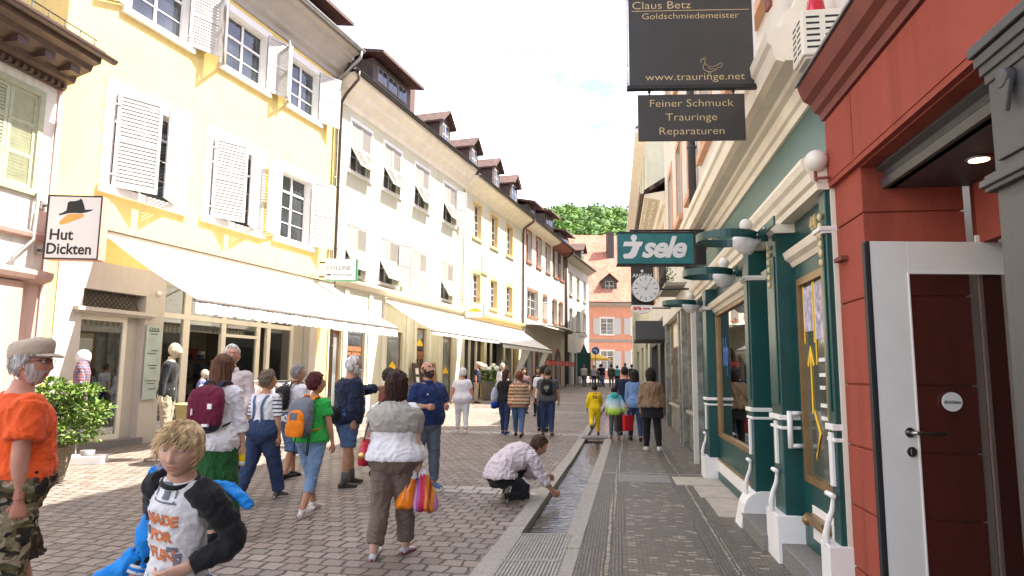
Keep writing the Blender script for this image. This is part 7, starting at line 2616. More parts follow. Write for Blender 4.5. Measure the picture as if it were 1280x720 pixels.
# --- man in the orange shirt at the left edge
P1 = person('man in an orange t-shirt, camouflage shorts and a beige cap, walking at the left edge', -2.90, 4.05, -38, 1.76, 'm', 'sunburnt', 1.22, .06, (.38, .36, .34), 'short', lean=3, head=(-42, -3), near=3,
   legs={'L': (16, 3, 6, 0), 'R': (-6, 3, 6, -6)}, arms={'L': HANG, 'R': ((.16, -.10, -1), (.02, .10, -1))}, top={'mat': CL['orange'], 'sleeve': .74, 'hem': .03, 'ease': .024, 'sleeve_flare': .05, 'name': 't_shirt', 'amp': .005},
   bottom={'mat': CL['camo'], 'len': 1.02, 'ease': .036, 'flare': .05, 'name': 'shorts', 'amp': .008, 'waist': .06}, shoes=trainer, socks=(CL['white'], .12), belt=CL['black'], glasses=True, beard=((.42, .40, .38), .0022), cap=CL['tan'], curl=(.5, .55), seed=3)
def decal(F_, garment_, mb, mtx, m_, name, offset=.0025):
 """flat artwork laid onto a garment: every vertex is dropped onto the cloth along the artwork's normal"""
 me = bpy.data.meshes.new('tmp'); me.from_pydata(mb.v, [], mb.f)
 bm = bmesh.new(); bm.from_mesh(me)
 bmesh.ops.triangulate(bm, faces=bm.faces)
 for _ in range(2):
  long_ = [e for e in bm.edges if e.calc_length() > .022]
  if long_: bmesh.ops.subdivide_edges(bm, edges=long_, cuts=1)
  bmesh.ops.triangulate(bm, faces=[f for f in bm.faces if len(f.verts) > 3])
 gm = garment_.data
 tree = BVHTree.FromPolygons([v.co.copy() for v in gm.vertices], [tuple(p.vertices) for p in gm.polygons])
 nrm = (mtx.to_3x3() @ Vector((0, 0, 1))).normalized()
 bad = []
 for v in bm.verts:
  q = mtx @ v.co
  hit = tree.ray_cast(q + nrm * .5, -nrm)
  if hit[0] is None:
   bad.append(v); continue
  v.co = hit[0] + nrm * offset
 bmesh.ops.delete(bm, geom=bad, context='VERTS')
 bm.to_mesh(me); bm.free()
 for mm_ in (m_ if hasattr(m_, '__len__') else [m_]): me.materials.append(mm_)
 o = bpy.data.objects.new(name, me); C.objects.link(o); o.parent = garment_
 return o
def spine_mtx(F_, h, off, back=True, tilt=0):
 """artwork plane on the back (or chest) of a figure, in the figure's own coordinates"""
 c_, Rm = F_.spine(h)
 if back:
  A_ = Matrix(((1, 0, 0), (0, 0, -1), (0, 1, 0)))
 else:
  A_ = Matrix(((-1, 0, 0), (0, 0, 1), (0, 1, 0)))
 return Matrix.Translation(c_) @ Rm.to_4x4() @ Matrix.Translation(Vector(off)) @ A_.to_4x4() @ Matrix.Rotation(R(tilt), 4, 'Z')
d1 = MB()
for tx, yy, sz in (('USA', .075, .042), ('MASSON', .018, .06)):
 vs_, fs = text_mesh(tx, sz, 0, offset=.002, shear=.25); d1.add([(a, b_ + yy, 0) for a, b_, c in vs_], fs)
decal(P1, P1.parts['top'], d1, spine_mtx(P1, .37, (0, -.15, 0)), M['grey_paint'], 'back_lettering')
d1 = MB()
for sg in (-1, 1):
 for q in range(5):
  d1.add([(sg * .02, -.02 - q * .012, 0), (sg * (.14 - q * .018), .03 - q * .02, 0), (sg * (.13 - q * .018), .012 - q * .022, 0), (sg * .03, -.035 - q * .012, 0)], [(0, 1, 2, 3)])
d1.add([(-.02, -.0, 0), (.02, 0, 0), (.025, -.07, 0), (0, -.10, 0), (-.025, -.07, 0)], [(0, 1, 2, 3, 4)])
decal(P1, P1.parts['top'], d1, spine_mtx(P1, .30, (0, -.15, 0)), CL['grey'], 'back_emblem')
# --- running boy in the foreground
P2 = person('running blond boy in a white raglan shirt with black sleeves, nearest to the camera', -1.34, 2.88, 160, 1.49, 'm', 'fair', .77, 0, (.62, .46, .26), 'messy', lean=9, side=-7, head=(24, 0), near=3, kid=1.0,
   legs={'L': (34, 3, 40, 0), 'R': (-16, 3, 50, -35)}, arms={'L': ((.62, -.42, -1), (-.75, .85, -.42)), 'R': ((.45, -.45, -1), (.15, .35, -1))},
   top={'mat': CL['white'], 'sleeve': 1.93, 'hem': .02, 'ease': .017, 'sleeve_mat': CL['black'], 'raglan': True, 'name': 'raglan_shirt', 'amp': .006, 'neck': .525}, bottom={'mat': CL['jeans_light'], 'len': 1.95, 'ease': .016}, shoes=trainer, curl=(.45, .4), seed=5)
c_, Rm_ = P2.spine(.532)
e = MB(); e.tube([c_ + Rm_ @ Vector((.066 * math.cos(u), .066 * math.sin(u) + .004, -.012 - .012 * math.sin(u))) for u in [2 * math.pi * i / 24 for i in range(25)]], .010, 8, caps=False); e.build('neck_band', CL['black'], P2.root)
d1 = MB()
for tx, yy, sz in (('MADE', .035, .056), ('FOR', -.03, .055), ('FUN', -.11, .066)):
 vs_, fs = text_mesh(tx, sz, 0, offset=.003); d1.add([(a, b_ + yy, 0) for a, b_, c in vs_], fs)
decal(P2, P2.parts['top'], d1, spine_mtx(P2, .30, (.0, .15, 0), False), cloth('print_orange', (.62, .19, .07)), 'chest_print')
d1 = MB()
for x0, y0, x1, y1 in ((-.06, .115, .055, .122), (-.06, .165, .045, .172), (-.06, .122, -.052, .165), (.040, .122, .048, .165), (-.03, .172, .02, .19), (-.015, .13, .02, .16), (.03, -.07, .075, -.05), (-.085, -.02, -.06, .02), (.055, -.125, .085, -.075)):
 d1.add([(x0, y0, 0), (x1, y0, 0), (x1, y1, 0), (x0, y1, 0)], [(0, 1, 2, 3)])
decal(P2, P2.parts['top'], d1, spine_mtx(P2, .30, (.0, .15, 0), False), CL['packgrey'], 'chest_drawing')
def local_pt(F_, px, py, yy):
 return None
JK = thing_at('jacket', 'bright blue jacket hanging off the running boy with a striped cuff', 'jacket', P2.W.copy())
j = P2.J
mb = MB()
c0 = j['shR']; e0 = j['elR']; w0 = j['wrR']
limb(mb, [c0 + Vector((-.05, -.02, .035)), e0, w0], {0: .080, .3: .074, .6: .064, 1: .058, 2: .047})
cs, Rs = P2.spine(.46)
bk = [cs + Rs @ Vector(v) for v in ((.14, -.10, -.02), (.05, -.135, -.03), (-.08, -.135, .0), (-.19, -.13, -.02), (-.26, -.10, -.06))]
mb.tube(bk, [.04, .045, .045, .04, .02], 12, flat=.4)
mb.tube([cs + Rs @ Vector(v) for v in ((.13, -.10, -.06), (.10, -.13, -.2), (.09, -.12, -.33))], [.06, .07, .05], 12, flat=.5)
vs_, fs, ns_ = remesh(mb, .009, 3)
vs_ = folds(vs_, ns_, .010, 4, 12, .8)
q = MB(); q.add(vs_, fs, 0, True); q.build('jacket_body', CL['blue'], JK, recalc=False)
mb = MB()
sl0 = w0 + Vector((0, 0, .02))
right_ = Vector((1, 0, 0)); 
sl = [sl0 + Vector((-.01, .0, .05)), sl0 + Vector((.05, .03, -.02)), sl0 + Vector((.13, .06, -.06)), sl0 + Vector((.20, .09, -.075))]
limb(mb, sl, {0: .046, 1: .042, 2: .034, 3: .030})
vs_, fs, ns_ = remesh(mb, .008, 3)
vs_ = folds(vs_, ns_, .008, 9, 14, .8)
q = MB(); q.add(vs_, fs, 0, True); q.build('loose_sleeve', CL['blue'], JK, recalc=False)
mb = MB()
d_ = (sl[3] - sl[2]).normalized()
for i in range(5):
 mb.tube([sl[3] + d_ * (i * .011 - .004), sl[3] + d_ * (i * .011 + .007)], [.030, .030], 14, i % 2)
mb.build('striped_cuff', [CL['white'], CL['blue']], JK)
mb = MB()
d_ = (w0 - e0).normalized()
for i in range(3):
 mb.tube([w0 + d_ * (i * .012 - .03), w0 + d_ * (i * .012 - .018)], [.050, .049], 14, i % 2)
mb.build('striped_cuff', [CL['white'], CL['blue']], JK)
# --- woman with maroon backpack and long green skirt
P3 = person('woman with long brown hair, white blouse and long dark green skirt', -2.90, 6.85, -6, 1.76, 'f', 'fair', 1.06, .01, (.10, .045, .024), 'long', lean=2, head=(-6, 0), near=2, legs=STROLL, arms={'L': ((.12, .25, -1), (.0, .5, -1)), 'R': ((.22, .04, -1), (.10, .22, -1))},
   top={'mat': CL['white'], 'sleeve': 1.45, 'hem': -.10, 'ease': .026, 'amp': .008, 'sleeve_flare': .02, 'name': 'blouse'}, bottom={'type': 'skirt', 'mat': CL['velvet'], 'hem': -.80, 'flare': .09, 'amp': .008, 'name': 'skirt', 'pleat': .05}, shoes=bshoe, curl=(.3, .85), seed=7)
backpack(P3, 'maroon backpack with navy base on the woman in the green skirt', CL['maroon'], None, CL['navy'], .34, .46, .13, .30, seed=2, m_base=CL['navy'])
B3 = [o for o in C.objects if o.get('label', '').startswith('maroon backpack')][0]
for nm, q in (('zip_pull', (-.10, -.145, -.09, -.06, .0)), ('zip_pull', (.06, -.145, .10, .0, .05)), ('cloth_label', (.02, -.155, .08, -.165, -.14))):
 mb = MB(); mb.box(q[0], q[2], q[1] - .004, q[1] + .03, q[3], q[4]); mb.build(nm, M['offwhite'], B3)
T_ = thing_at('drink_bottle', 'small yellow drink bottle held by the woman in the green skirt', 'bottle', P3.W @ Matrix.Translation(P3.J['gripR']))
mb = MB(); mb.lathe([(.028, -.12), (.032, -.11), (.032, -.0), (.026, .03), (.014, .05)], n=16); mb.build('bottle_body', CL['yellow'], T_)
mb = MB(); mb.lathe([(.0325, -.115), (.0325, -.085), (.032, -.08)], n=16); mb.build('bottle_base', M['offwhite'], T_)
mb = MB(); mb.lathe([(.015, .05), (.015, .075), (.001, .076)], n=14); mb.build('bottle_cap', M['offwhite'], T_)
# --- white-haired man by the clothes rail, facing us
P4 = person('tall white haired man in a white shirt, looking down beside the clothes rail', -3.72, 9.15, 190, 1.94, 'm', 'sunburnt', 1.0, .02, (.55, .53, .50), 'short', head=(14, -12), near=1, legs=STAND, arms={'L': ((.2, .1, -1), (-.2, .9, -.5)), 'R': HANG},
   top={'mat': CL['palepink'], 'sleeve': 1.9, 'hem': -.04, 'collar': CL['white'], 'name': 'shirt'}, bottom={'mat': CL['navy']}, shoes=bshoe, glasses=True, seed=9)
d1 = MB(); d1.add([(-.03, .12, 0), (.03, .12, 0), (.022, .07, 0), (.04, -.16, 0), (0, -.2, 0), (-.04, -.16, 0), (-.022, .07, 0)], [tuple(range(7))])
decal(P4, P4.parts['top'], d1, spine_mtx(P4, .34, (0, .16, 0), False), CL['redbrown'], 'tie')
# --- woman with striped sleeves and dungarees
P5 = person('woman with short grey brown hair, navy striped sleeves and denim dungarees', -3.17, 8.88, -18, 1.64, 'f', 'tan', 1.12, .04, (.13, .095, .065), 'full', head=(-32, -6), near=2, legs=WALK2, arms={'L': HANG, 'R': ((.22, .02, -1), (.08, .16, -1))},
   top={'mat': CL['white'], 'sleeve': .92, 'hem': .13, 'sleeve_mat': CL['navystripe'], 'name': 't_shirt'}, bottom={'mat': CL['jeans'], 'len': 1.97, 'ease': .022, 'flare': .02, 'waist': .17, 'name': 'dungarees'}, shoes={'mat': CL['grey'], 'sole': SHOE_SOLE}, seed=11)
c_, Rm_ = P5.spine(.30)
for sg in (-1, 1):
 mb = MB(); pts = [P5.spine(h)[0] + P5.spine(h)[1] @ Vector((sg * xx, yy, 0)) for h, xx, yy in ((.15, .07, -.125), (.25, .06, -.128), (.34, .055, -.140), (.42, .075, -.130), (.48, .09, -.09), (.505, .10, -.02))]
 mb.tube(pts, .018, 8, flat=.3, up=(0, 1, 0)); mb.build('strap', CL['jeans_mid'], P5.root)
# --- man with black backpack
P6 = person('grey haired man in white t-shirt and knee length denim shorts with a black rucksack', -3.36, 10.67, -34, 1.71, 'm', 'tan', 1.1, .05, (.22, .21, .20), 'short', head=(-26, -4), near=2, legs=STROLL, arms={'L': HANG, 'R': ((.2, .06, -1), (.02, .35, -1))},
   top={'mat': CL['white'], 'sleeve': .7, 'hem': -.06, 'ease': .024}, bottom={'mat': CL['jeans_mid'], 'len': 1.18, 'ease': .03, 'flare': .03, 'name': 'shorts'}, shoes=bshoe, glasses=True, seed=13)
backpack(P6, 'black rucksack on the man in the white t-shirt', CL['black'], CL['grey'], CL['black'], .27, .40, .13, .30, seed=3)
# --- woman in green with the orange rucksack
P7 = person('woman with short maroon hair in a bright green t-shirt and light denim capris', -2.31, 8.07, -20, 1.60, 'f', 'tan', 1.03, .02, (.07, .012, .016), 'full', head=(-36, -8), near=2, legs={'L': (20, 2, 6, 0), 'R': (-12, 2, 14, -20)}, arms={'L': ((.2, .3, -1), (-.1, .6, -1)), 'R': ((.28, .08, -1), (.10, .28, -1))},
   top={'mat': CL['green'], 'sleeve': .62, 'hem': -.03, 'ease': .018}, bottom={'mat': CL['jeans_light'], 'len': 1.52, 'ease': .012, 'name': 'capris'}, shoes=wtrainer, glasses=True, seed=15)
B7 = backpack(P7, 'bright orange and grey rucksack on the woman in green', CL['packgrey'], CL['packorange'], CL['packorange'], .31, .50, .19, .27, seed=4)
k7 = P7.k
mb = MB(); mb.loft([[((.135 * math.copysign(abs(math.cos(a)) ** .7, math.cos(a)) * e_) * k7, (-.195 + .03 * math.sin(a)) * k7, zz * k7) for a in [2 * math.pi * i / 20 for i in range(20)]] for zz, e_ in ((-.245, .5), (-.235, .9), (-.17, 1.02), (-.10, 1.0), (-.04, .7))]); mb.build('lower_pocket', CL['packorange'], B7)
mb = MB(); mb.box(-.075 * k7, .035 * k7, -.222 * k7, -.205 * k7, -.07 * k7, .05 * k7); mb.build('grey_patch', CL['packgrey'], B7, bevel=.01)
for sx in (-.05, .13, .15):
 mb = MB(); mb.tube([(sx * k7, -.08 * k7, -.2 * k7), (sx * 1.05 * k7, -.10 * k7, -.33 * k7), (sx * k7, -.09 * k7, -.46 * k7)], .011 * k7, 6, flat=.4); mb.build('hanging_strap', CL['black'], B7)
# --- white-bearded man in navy, pointing
P8 = person('white bearded man in a navy jacket and denim shorts, pointing to the right', -2.36, 9.97, -52, 1.83, 'm', 'tan', 1.16, .05, (.60, .58, .55), 'short', head=(-16, -2), near=2, legs={'L': (14, 3, 6, 0), 'R': (-2, 3, 4, 0)}, arms={'L': ((.0, 1, -.42), (-.08, 1, .22), 'n', (-.05, 1, .1)), 'R': ((.2, -.12, -1), (.0, .15, -1))},
   top={'mat': CL['navy'], 'sleeve': 1.94, 'hem': -.10, 'ease': .034, 'amp': .01, 'name': 'jacket'}, bottom={'mat': CL['jeans_mid'], 'len': .88, 'ease': .032, 'name': 'shorts'}, shoes={'mat': mat('shoe_brown', (.055, .035, .022), .6), 'sole': DARK_SOLE}, socks=(CL['grey'], .30), beard=((.60, .58, .55), .016), glasses=True, curl=(.2, .5), seed=17)
T_ = thing_at('belt_bag', 'black belt bag at the back of the man in navy', 'bag', frame_on(P8, .05, (.04, -.205, 0)))
mb = MB(); mb.loft([[(.15 * e_ * math.copysign(abs(math.cos(a)) ** .7, math.cos(a)), .06 * e_ * math.sin(a) - .02, zz) for a in [2 * math.pi * i / 20 for i in range(20)]] for zz, e_ in ((-.09, .4), (-.085, .85), (-.03, 1), (.04, 1), (.085, .85), (.09, .4))]); mb.build('pouch', CL['black'], T_)
mb = MB(); mb.tube([(.17 * math.cos(u) - .04, .155 + .155 * math.sin(u), .0) for u in [2 * math.pi * i / 28 - math.pi / 2 for i in range(29)]], .016, 6, caps=False, up=(0, 0, 1), flat=.4); mb.build('waist_strap', CL['black'], T_)
P9 = person('dark haired person with glasses in a red brown top, half hidden behind the pointing man', -2.05, 11.2, -75, 1.66, 'f', 'tan', 1.0, .02, (.03, .02, .015), 'full', head=(20, 0), near=1, legs={'L': (14, 3, 6, 0), 'R': (-8, 3, 6, -8)}, arms={'L': HANG, 'R': HANG},
   top={'mat': CL['redbrown'], 'sleeve': .7}, bottom={'mat': CL['jeans'], 'len': .8, 'ease': .03, 'name': 'shorts'}, shoes=bshoe, glasses=True, seed=19)
# --- woman with the bags
P10 = person('woman with a dark brown bob, grey sweater over her shoulders and taupe trousers', -1.05, 6.27, -12, 1.60, 'f', 'fair', 1.42, .05, (.035, .016, .012), 'bob', lean=3, head=(-12, -10), near=3, legs={'L': (-8, 1, 10, -14), 'R': (12, 1, 4, 0)}, arms={'L': ((.42, -.20, -1), (-.15, .8, .12)), 'R': ((.20, .0, -1), (.10, .16, -1))},
             top={'mat': CL['white'], 'sleeve': .62, 'hem': -.02, 'ease': .027, 'name': 't_shirt', 'sleeve_flare': .03}, bottom={'mat': CL['taupe'], 'len': 1.9, 'ease': .014, 'flare': .02, 'amp': .006}, shoes={'mat': mat('silver_flat', (.42, .41, .44), .35), 'sole': mat('red_sole', (.25, .02, .02), .6), 'style': 'flat'}, curl=(.6, .95), seed=21)
mb = MB()
def on(F_, h, a, out, fa=1.0):
 c_, Rm = F_.spine(h); hx, hy, s_ = F_.tsec(h)
 return c_ + Rm @ Vector((( F_.S(hx) + out) * math.cos(a), F_.S(s_) + (F_.S(hy) + out) * math.sin(a), 0))
n_ = 30
rings = []
for h, out in ((.245, .045), (.26, .052), (.30, .056), (.36, .056), (.42, .058), (.47, .062), (.51, .056), (.535, .045)):
 rings.append([on(P10, h, 2 * math.pi * i / n_, out) for i in range(n_)])
mb.loft(rings)
vs_, fs, ns_ = remesh(mb, .010, 3)
vs_ = folds(vs_, ns_, .009, 6, 8, 1.2)
cN, RN_ = P10.spine(.40)
q = MB()
keep = [f_ for f_ in fs if (RN_.transposed() @ (sum((vs_[i] for i in f_), Vector()) / len(f_) - cN)).y < .03]
q.add(vs_, keep, 0, True)
so = q.build('tied_sweater', CL['sweater'], P10.root, recalc=False)
sol = so.modifiers.new('t', 'SOLIDIFY'); sol.thickness = .012; sol.offset = -1
mb = MB()
for sg in (-1, 1):
 mb.tube([on(P10, .50, R(90 + sg * 75), .045), on(P10, .46, R(90 + sg * 45), .04), on(P10, .38, R(90 + sg * 12), .045), on(P10, .30, R(90 - sg * 8), .035)], [.05, .05, .04, .03], 10, flat=.6)
mb.ball(on(P10, .375, R(90), .05), .04)
mb.ball(on(P10, .335, R(-100), .035), (.03, .02, .03))
mb.build('sweater_sleeves', CL['sweater'], P10.root)
T_ = thing_at('handbag', 'shiny red patterned handbag under the left arm of the woman with the bob', 'handbag', frame_on(P10, .055, (-.255, -.02, 0)))
rb = mat('red_leather', (.42, .012, .025), .28, .55, 26, .15, 50)
mb = MB(); mb.loft([[(.055 * e_ * math.copysign(abs(math.cos(a)) ** .7, math.cos(a)), .155 * e2 * math.copysign(abs(math.sin(a)) ** .6, math.sin(a)), zz) for a in [2 * math.pi * i / 24 for i in range(24)]] for zz, e_, e2 in ((-.125, .5, .8), (-.115, 1, 1.0), (-.03, 1.1, 1.0), (.06, .8, .88), (.11, .35, .75))]); mb.build('bag_body', rb, T_)
mb = MB(); mb.ball((-.045, -.05, -.05), (.022, .03, .03)); mb.ball((.0, -.158, -.03), (.03, .012, .03)); mb.build('brass_clasp', mat('brass', (.62, .45, .16), .3, metal=1.0), T_)
mb = MB(); mb.tube([(0, -.12, .09), (.03, -.10, .25), (.10, -.05, .42), (.14, .0, .47), (.12, .06, .42), (.04, .11, .25), (0, .13, .09)], .011, 8, flat=.5); mb.build('bag_strap', mat('strap_leather', (.07, .035, .025), .5), T_)
gw = P10.W @ Matrix.Translation(P10.J['gripR'])
def carrier(label, mats, w, d, h, seed, offx, offy, tilt, slant):
 T_ = thing_at('carrier_bag', label, 'carrier bag', gw @ Matrix.Rotation(R(tilt), 4, 'Z') @ Matrix.Translation((offx, offy, 0)))
 mb = MB(); rings = []; n_ = 48
 for i in range(23):
  t_ = i / 22
  zz = .02 - t_ * h
  e_ = .12 + .88 * min(1, (t_ * 1.35)) ** .75
  if t_ > .93: e_ *= 1 - (t_ - .93) * 7
  rings.append([(w * e_ * math.cos(a) * (1 + .10 * noise.noise(Vector((math.cos(a) * 2.5 + seed, math.sin(a) * 2.5, t_ * 2)))) + slant * t_, d * e_ * math.sin(a) * (1 + .16 * math.sin(a * 7 + seed) * (1 - t_) + .2 * noise.noise(Vector((math.cos(a) * 3, math.sin(a) * 3 + seed, t_ * 3)))), zz + .01 * math.sin(a * 3)) for a in [2 * math.pi * q / n_ for q in range(n_)]])
 mb.loft(rings)
 if len(mats) > 1:
  for fi in range(22 * n_):
   mb.m[fi] = 0
 mb.build('bag_body', mats[0], T_, recalc=True)
 mb = MB(); mb.tube([(.0, -.02, .0), (.01, .0, .045), (.0, .02, .0)], .012, 8); mb.loft([[(.035 * math.cos(a) * e_, .025 * math.sin(a) * e_, zz) for a in [2 * math.pi * q / 12 for q in range(12)]] for zz, e_ in ((.03, .5), (.0, 1.1), (-.05, 1.3), (-.07, .6))]); mb.build('bag_handles', M['bag'], T_)
 return T_
bs = stripes('bag_stripes', [(.42, .02, .06), (.50, .02, .06), (.62, .20, .03), (.30, .06, .02), (.60, .24, .04), (.45, .16, .38), (.55, .30, .50), (.30, .08, .30)], 'X', .21, .3, noise_amt=.03)
carrier('striped red, orange and purple carrier bag held by the woman with the bob', [bs], .115, .085, .36, 3, .055, -.01, 5, .035)
carrier('orange carrier bag held by the woman with the bob, left of the striped one', [mat('bag_orange', (.82, .22, .01), .3, .2, 6, .4, 22)], .085, .07, .34, 8, -.035, -.03, 5, -.075)
# --- bald man in the navy polo
P11 = person('bald bearded man in a navy polo shirt looking down at his hands', -1.20, 9.89, 214, 1.76, 'm', 'tan', 1.18, .07, (.05, .04, .03), 'bald', lean=2, head=(12, -24), near=2, legs={'L': (3, 4, 4, 0), 'R': (-3, 4, 4, 0)}, arms={'L': ((.30, .12, -1), (-.35, .95, .02)), 'R': ((.28, .1, -1), (-.5, .9, .05))},
             top={'mat': CL['polo'], 'sleeve': .80, 'hem': -.06, 'ease': .024, 'collar': CL['polo'], 'name': 'polo_shirt', 'sleeve_flare': .04}, bottom={'mat': CL['jeansgrey'], 'len': 1.95, 'ease': .02}, shoes={'mat': CL['jeans_mid'], 'sole': SHOE_SOLE}, beard=((.05, .04, .03), .008), curl=(.7, .6), seed=23)
d1 = MB(); d1.add([(-.008, -.012, 0), (.008, -.012, 0), (.008, .012, 0), (-.008, .012, 0)], [(0, 1, 2, 3)])
decal(P11, P11.parts['top'], d1, spine_mtx(P11, .37, (.085, .16, 0), False), M['offwhite'], 'chest_badge')
# --- the people further up the street
P12 = person('white haired woman all in white walking away on the sunny side', -1.28, 18.09, 4, 1.66, 'f', 'sunburnt', 1.32, .02, (.66, .65, .63), 'full', near=1, legs=STROLL, arms={'L': ((.4, -.05, -1), (.2, .1, -1)), 'R': ((.36, -.05, -1), (.2, .25, -1))}, top={'mat': CL['white'], 'sleeve': .7, 'hem': -.12}, bottom={'mat': CL['white'], 'len': 1.9}, shoes=wtrainer, seed=25)
P13 = person('man in a dark polo and beige trousers standing by the white flowers', -1.55, 30.6, -95, 1.80, 'm', 'sunburnt', 1.12, .06, (.55, .50, .42), 'short', near=1, legs=STAND, top={'mat': CL['navy'], 'sleeve': .75}, bottom={'mat': CL['beige']}, shoes=bshoe, seed=27)
P14 = person('white haired woman in a white blouse facing us by the postcard racks', -.36, 28.3, 178, 1.74, 'f', 'fair', 1.0, .02, (.62, .60, .56), 'full', near=1, legs=STAND, top={'mat': CL['white'], 'sleeve': 1.2}, bottom={'mat': CL['beige']}, shoes=bshoe, glasses=True, seed=29)
P15 = person('woman with long dark brown hair in a black jacket looking over her shoulder', -.16, 17.75, -22, 1.64, 'f', 'tan', 1.0, .0, (.04, .02, .015), 'long', head=(-58, 0), near=1, legs=STROLL, arms={'L': ((.2, 0, -1), (.1, .2, -1)), 'R': HANG}, top={'mat': CL['black'], 'sleeve': 1.9, 'hem': -.05}, bottom={'mat': CL['jeans']}, shoes={'mat': CL['jeans'], 'sole': SHOE_SOLE}, seed=31)
T_ = thing_at('shoulder_bag', 'big shoulder bag, white above and royal blue below, on the long haired woman', 'bag', frame_on(P15, .02, (-.26, -.08, 0)))
mb = MB(); mb.loft([[(.07 * e_ * math.cos(a), .2 * e2 * math.sin(a), zz) for a in [2 * math.pi * i / 20 for i in range(20)]] for zz, e_, e2 in ((-.08, 1, .95), (.0, 1.2, 1), (.15, 1.1, .9), (.3, .5, .4))]); mb.build('bag_body', CL['packgrey'] if False else cloth('bagpale', (.42, .46, .50)), T_)
mb = MB(); mb.loft([[(.072 * e_ * math.cos(a), .205 * e2 * math.sin(a), zz) for a in [2 * math.pi * i / 20 for i in range(20)]] for zz, e_, e2 in ((-.24, .3, .6), (-.22, .9, .95), (-.12, 1.05, 1), (-.07, 1.02, .97))]); mb.build('bag_base', cloth('royal', (.01, .07, .45)), T_)
mb = MB(); mb.tube([(0, -.05, .28), (.05, -.03, .42), (.10, .03, .45), (.05, .05, .42), (0, .05, .28)], .012, 6); mb.build('bag_strap', CL['offwhite'], T_)
P16 = person('person with auburn hair in a zigzag striped knit sweater', .19, 17.3, -8, 1.62, 'f', 'fair', 1.30, .05, (.15, .05, .025), 'full', near=1, legs=WALK, arms={'L': ((.25, .1, -1), (.05, .3, -1)), 'R': ((.25, 0, -1), (.1, .15, -1))}, top={'mat': CL['zigzag'], 'sleeve': 1.92, 'hem': -.12, 'ease': .035, 'name': 'sweater'}, bottom={'mat': CL['jeans_mid']}, shoes=bshoe, seed=33)
P17 = person('dark haired woman in black facing us among the crowd by the red banner', .95, 23.8, 172, 1.66, 'f', 'tan', 1.0, .0, (.02, .014, .012), 'bob', near=1, legs=STAND, top={'mat': CL['black'], 'sleeve': 1.9}, bottom={'mat': CL['black']}, shoes=bshoe, seed=35)
P17b = person('woman in a dark floral blouse facing us, left of the dark haired woman', .45, 25.0, 185, 1.60, 'f', 'tan', 1.05, .02, (.05, .03, .02), 'full', near=1, legs=STAND, top={'mat': mat('floral', (.10, .04, .05), .8, .9, 22), 'sleeve': .9}, bottom={'mat': CL['jeans']}, shoes=bshoe, seed=36)
P18 = person('man in a white t-shirt hidden behind the man with the dark backpack', .86, 18.6, -6, 1.74, 'm', 'tan', 1.15, .03, (.02, .016, .014), 'short', near=1, legs=STROLL, top={'mat': CL['white'], 'sleeve': .8}, bottom={'mat': CL['jeans']}, shoes=bshoe, seed=37)
P19 = person('man with cropped hair and dark backpack over a grey t-shirt', .92, 17.45, -8, 1.70, 'm', 'tan', 1.2, .02, (.05, .045, .042), 'crop', near=1, legs={'L': (6, 3, 4, 0), 'R': (-4, 3, 8, -10)}, arms={'L': ((.22, .05, -1), (.08, .2, -1)), 'R': ((.30, .04, -1), (.10, .22, -1))}, top={'mat': CL['grey'], 'sleeve': .75, 'ease': .024}, bottom={'mat': CL['jeans']}, shoes={'mat': CL['olive'], 'sole': SHOE_SOLE}, seed=39)
B19 = backpack(P19, 'flat black backpack with a pale emblem on the man in grey', CL['black'], CL['black'], CL['black'], .29, .42, .12, .30, seed=6)
mb = MB(); mb.ball((0, -.148, -.02), (.07, .006, .05)); mb.box(-.012, .012, -.152, -.146, -.13, -.05); mb.build('emblem', cloth('emblem', (.20, .20, .13)), B19)
# --- man crouching at the water channel
P20 = person('man in a pale pink striped shirt crouching and dipping his hand in the water channel', -.13, 8.92, -72, 1.78, 'm', 'tan', 1.08, .03, (.06, .032, .018), 'short', lean=50, hunch=42, head=(0, -10), near=3,
             legs={'R': (62, 6, 152, -74), 'L': (112, 8, 146, 0)}, arms={'R': ((.04, .42, -.80), (.0, .62, -.78), 'w', (-.10, .85, -.40)), 'L': ((.10, .25, -.9), (-.35, .75, -.1), 'w')},
             top={'mat': stripes('pale_stripe_shirt', [(.64, .57, .58), (.64, .57, .58), (.57, .48, .52)], 'Z', .022, .9), 'sleeve': 1.5, 'hem': -.03, 'ease': .028, 'amp': .011, 'collar': CL['palepink'], 'name': 'shirt', 'flare': .25}, bottom={'mat': CL['black'], 'len': 1.95, 'ease': .018, 'amp': .008}, shoes={'mat': mat('suede', (.16, .13, .10), .9), 'sole': SHOE_SOLE}, curl=(.5, .6), seed=41)
# --- the two children on the channel
P21 = person('child in a yellow track suit running along the water channel', 2.12, 17.5, -6, 1.31, 'm', 'brown', 1.0, 0, (.012, .010, .010), 'short', lean=10, near=1, kid=1, legs={'R': (18, 2, 8, 0), 'L': (-18, 4, 55, -50)}, arms={'L': ((.35, -.2, -1), (.1, .5, -1)), 'R': ((.3, .4, -1), (-.1, .9, -.4))},
             top={'mat': CL['yellow'], 'sleeve': 1.9, 'hem': -.04, 'name': 'track_top'}, bottom={'mat': CL['yellow'], 'ease': .024, 'name': 'track_bottoms'}, shoes={'mat': mat('kid_shoe', (.10, .04, .03), .6), 'sole': DARK_SOLE}, z0=g(17.2) + .03, seed=45)
d1 = MB()
vs_, fs = text_mesh('56', .12, 0, offset=.006); d1.add([(a, b_, 0) for a, b_, c in vs_], fs)
d1.add([(-.09, .12, 0), (.09, .12, 0), (.06, .14, 0), (-.06, .14, 0)], [(0, 1, 2, 3)])
decal(P21, P21.parts['top'], d1, spine_mtx(P21, .30, (0, -.15, 0)), M['red_dark'], 'back_number')
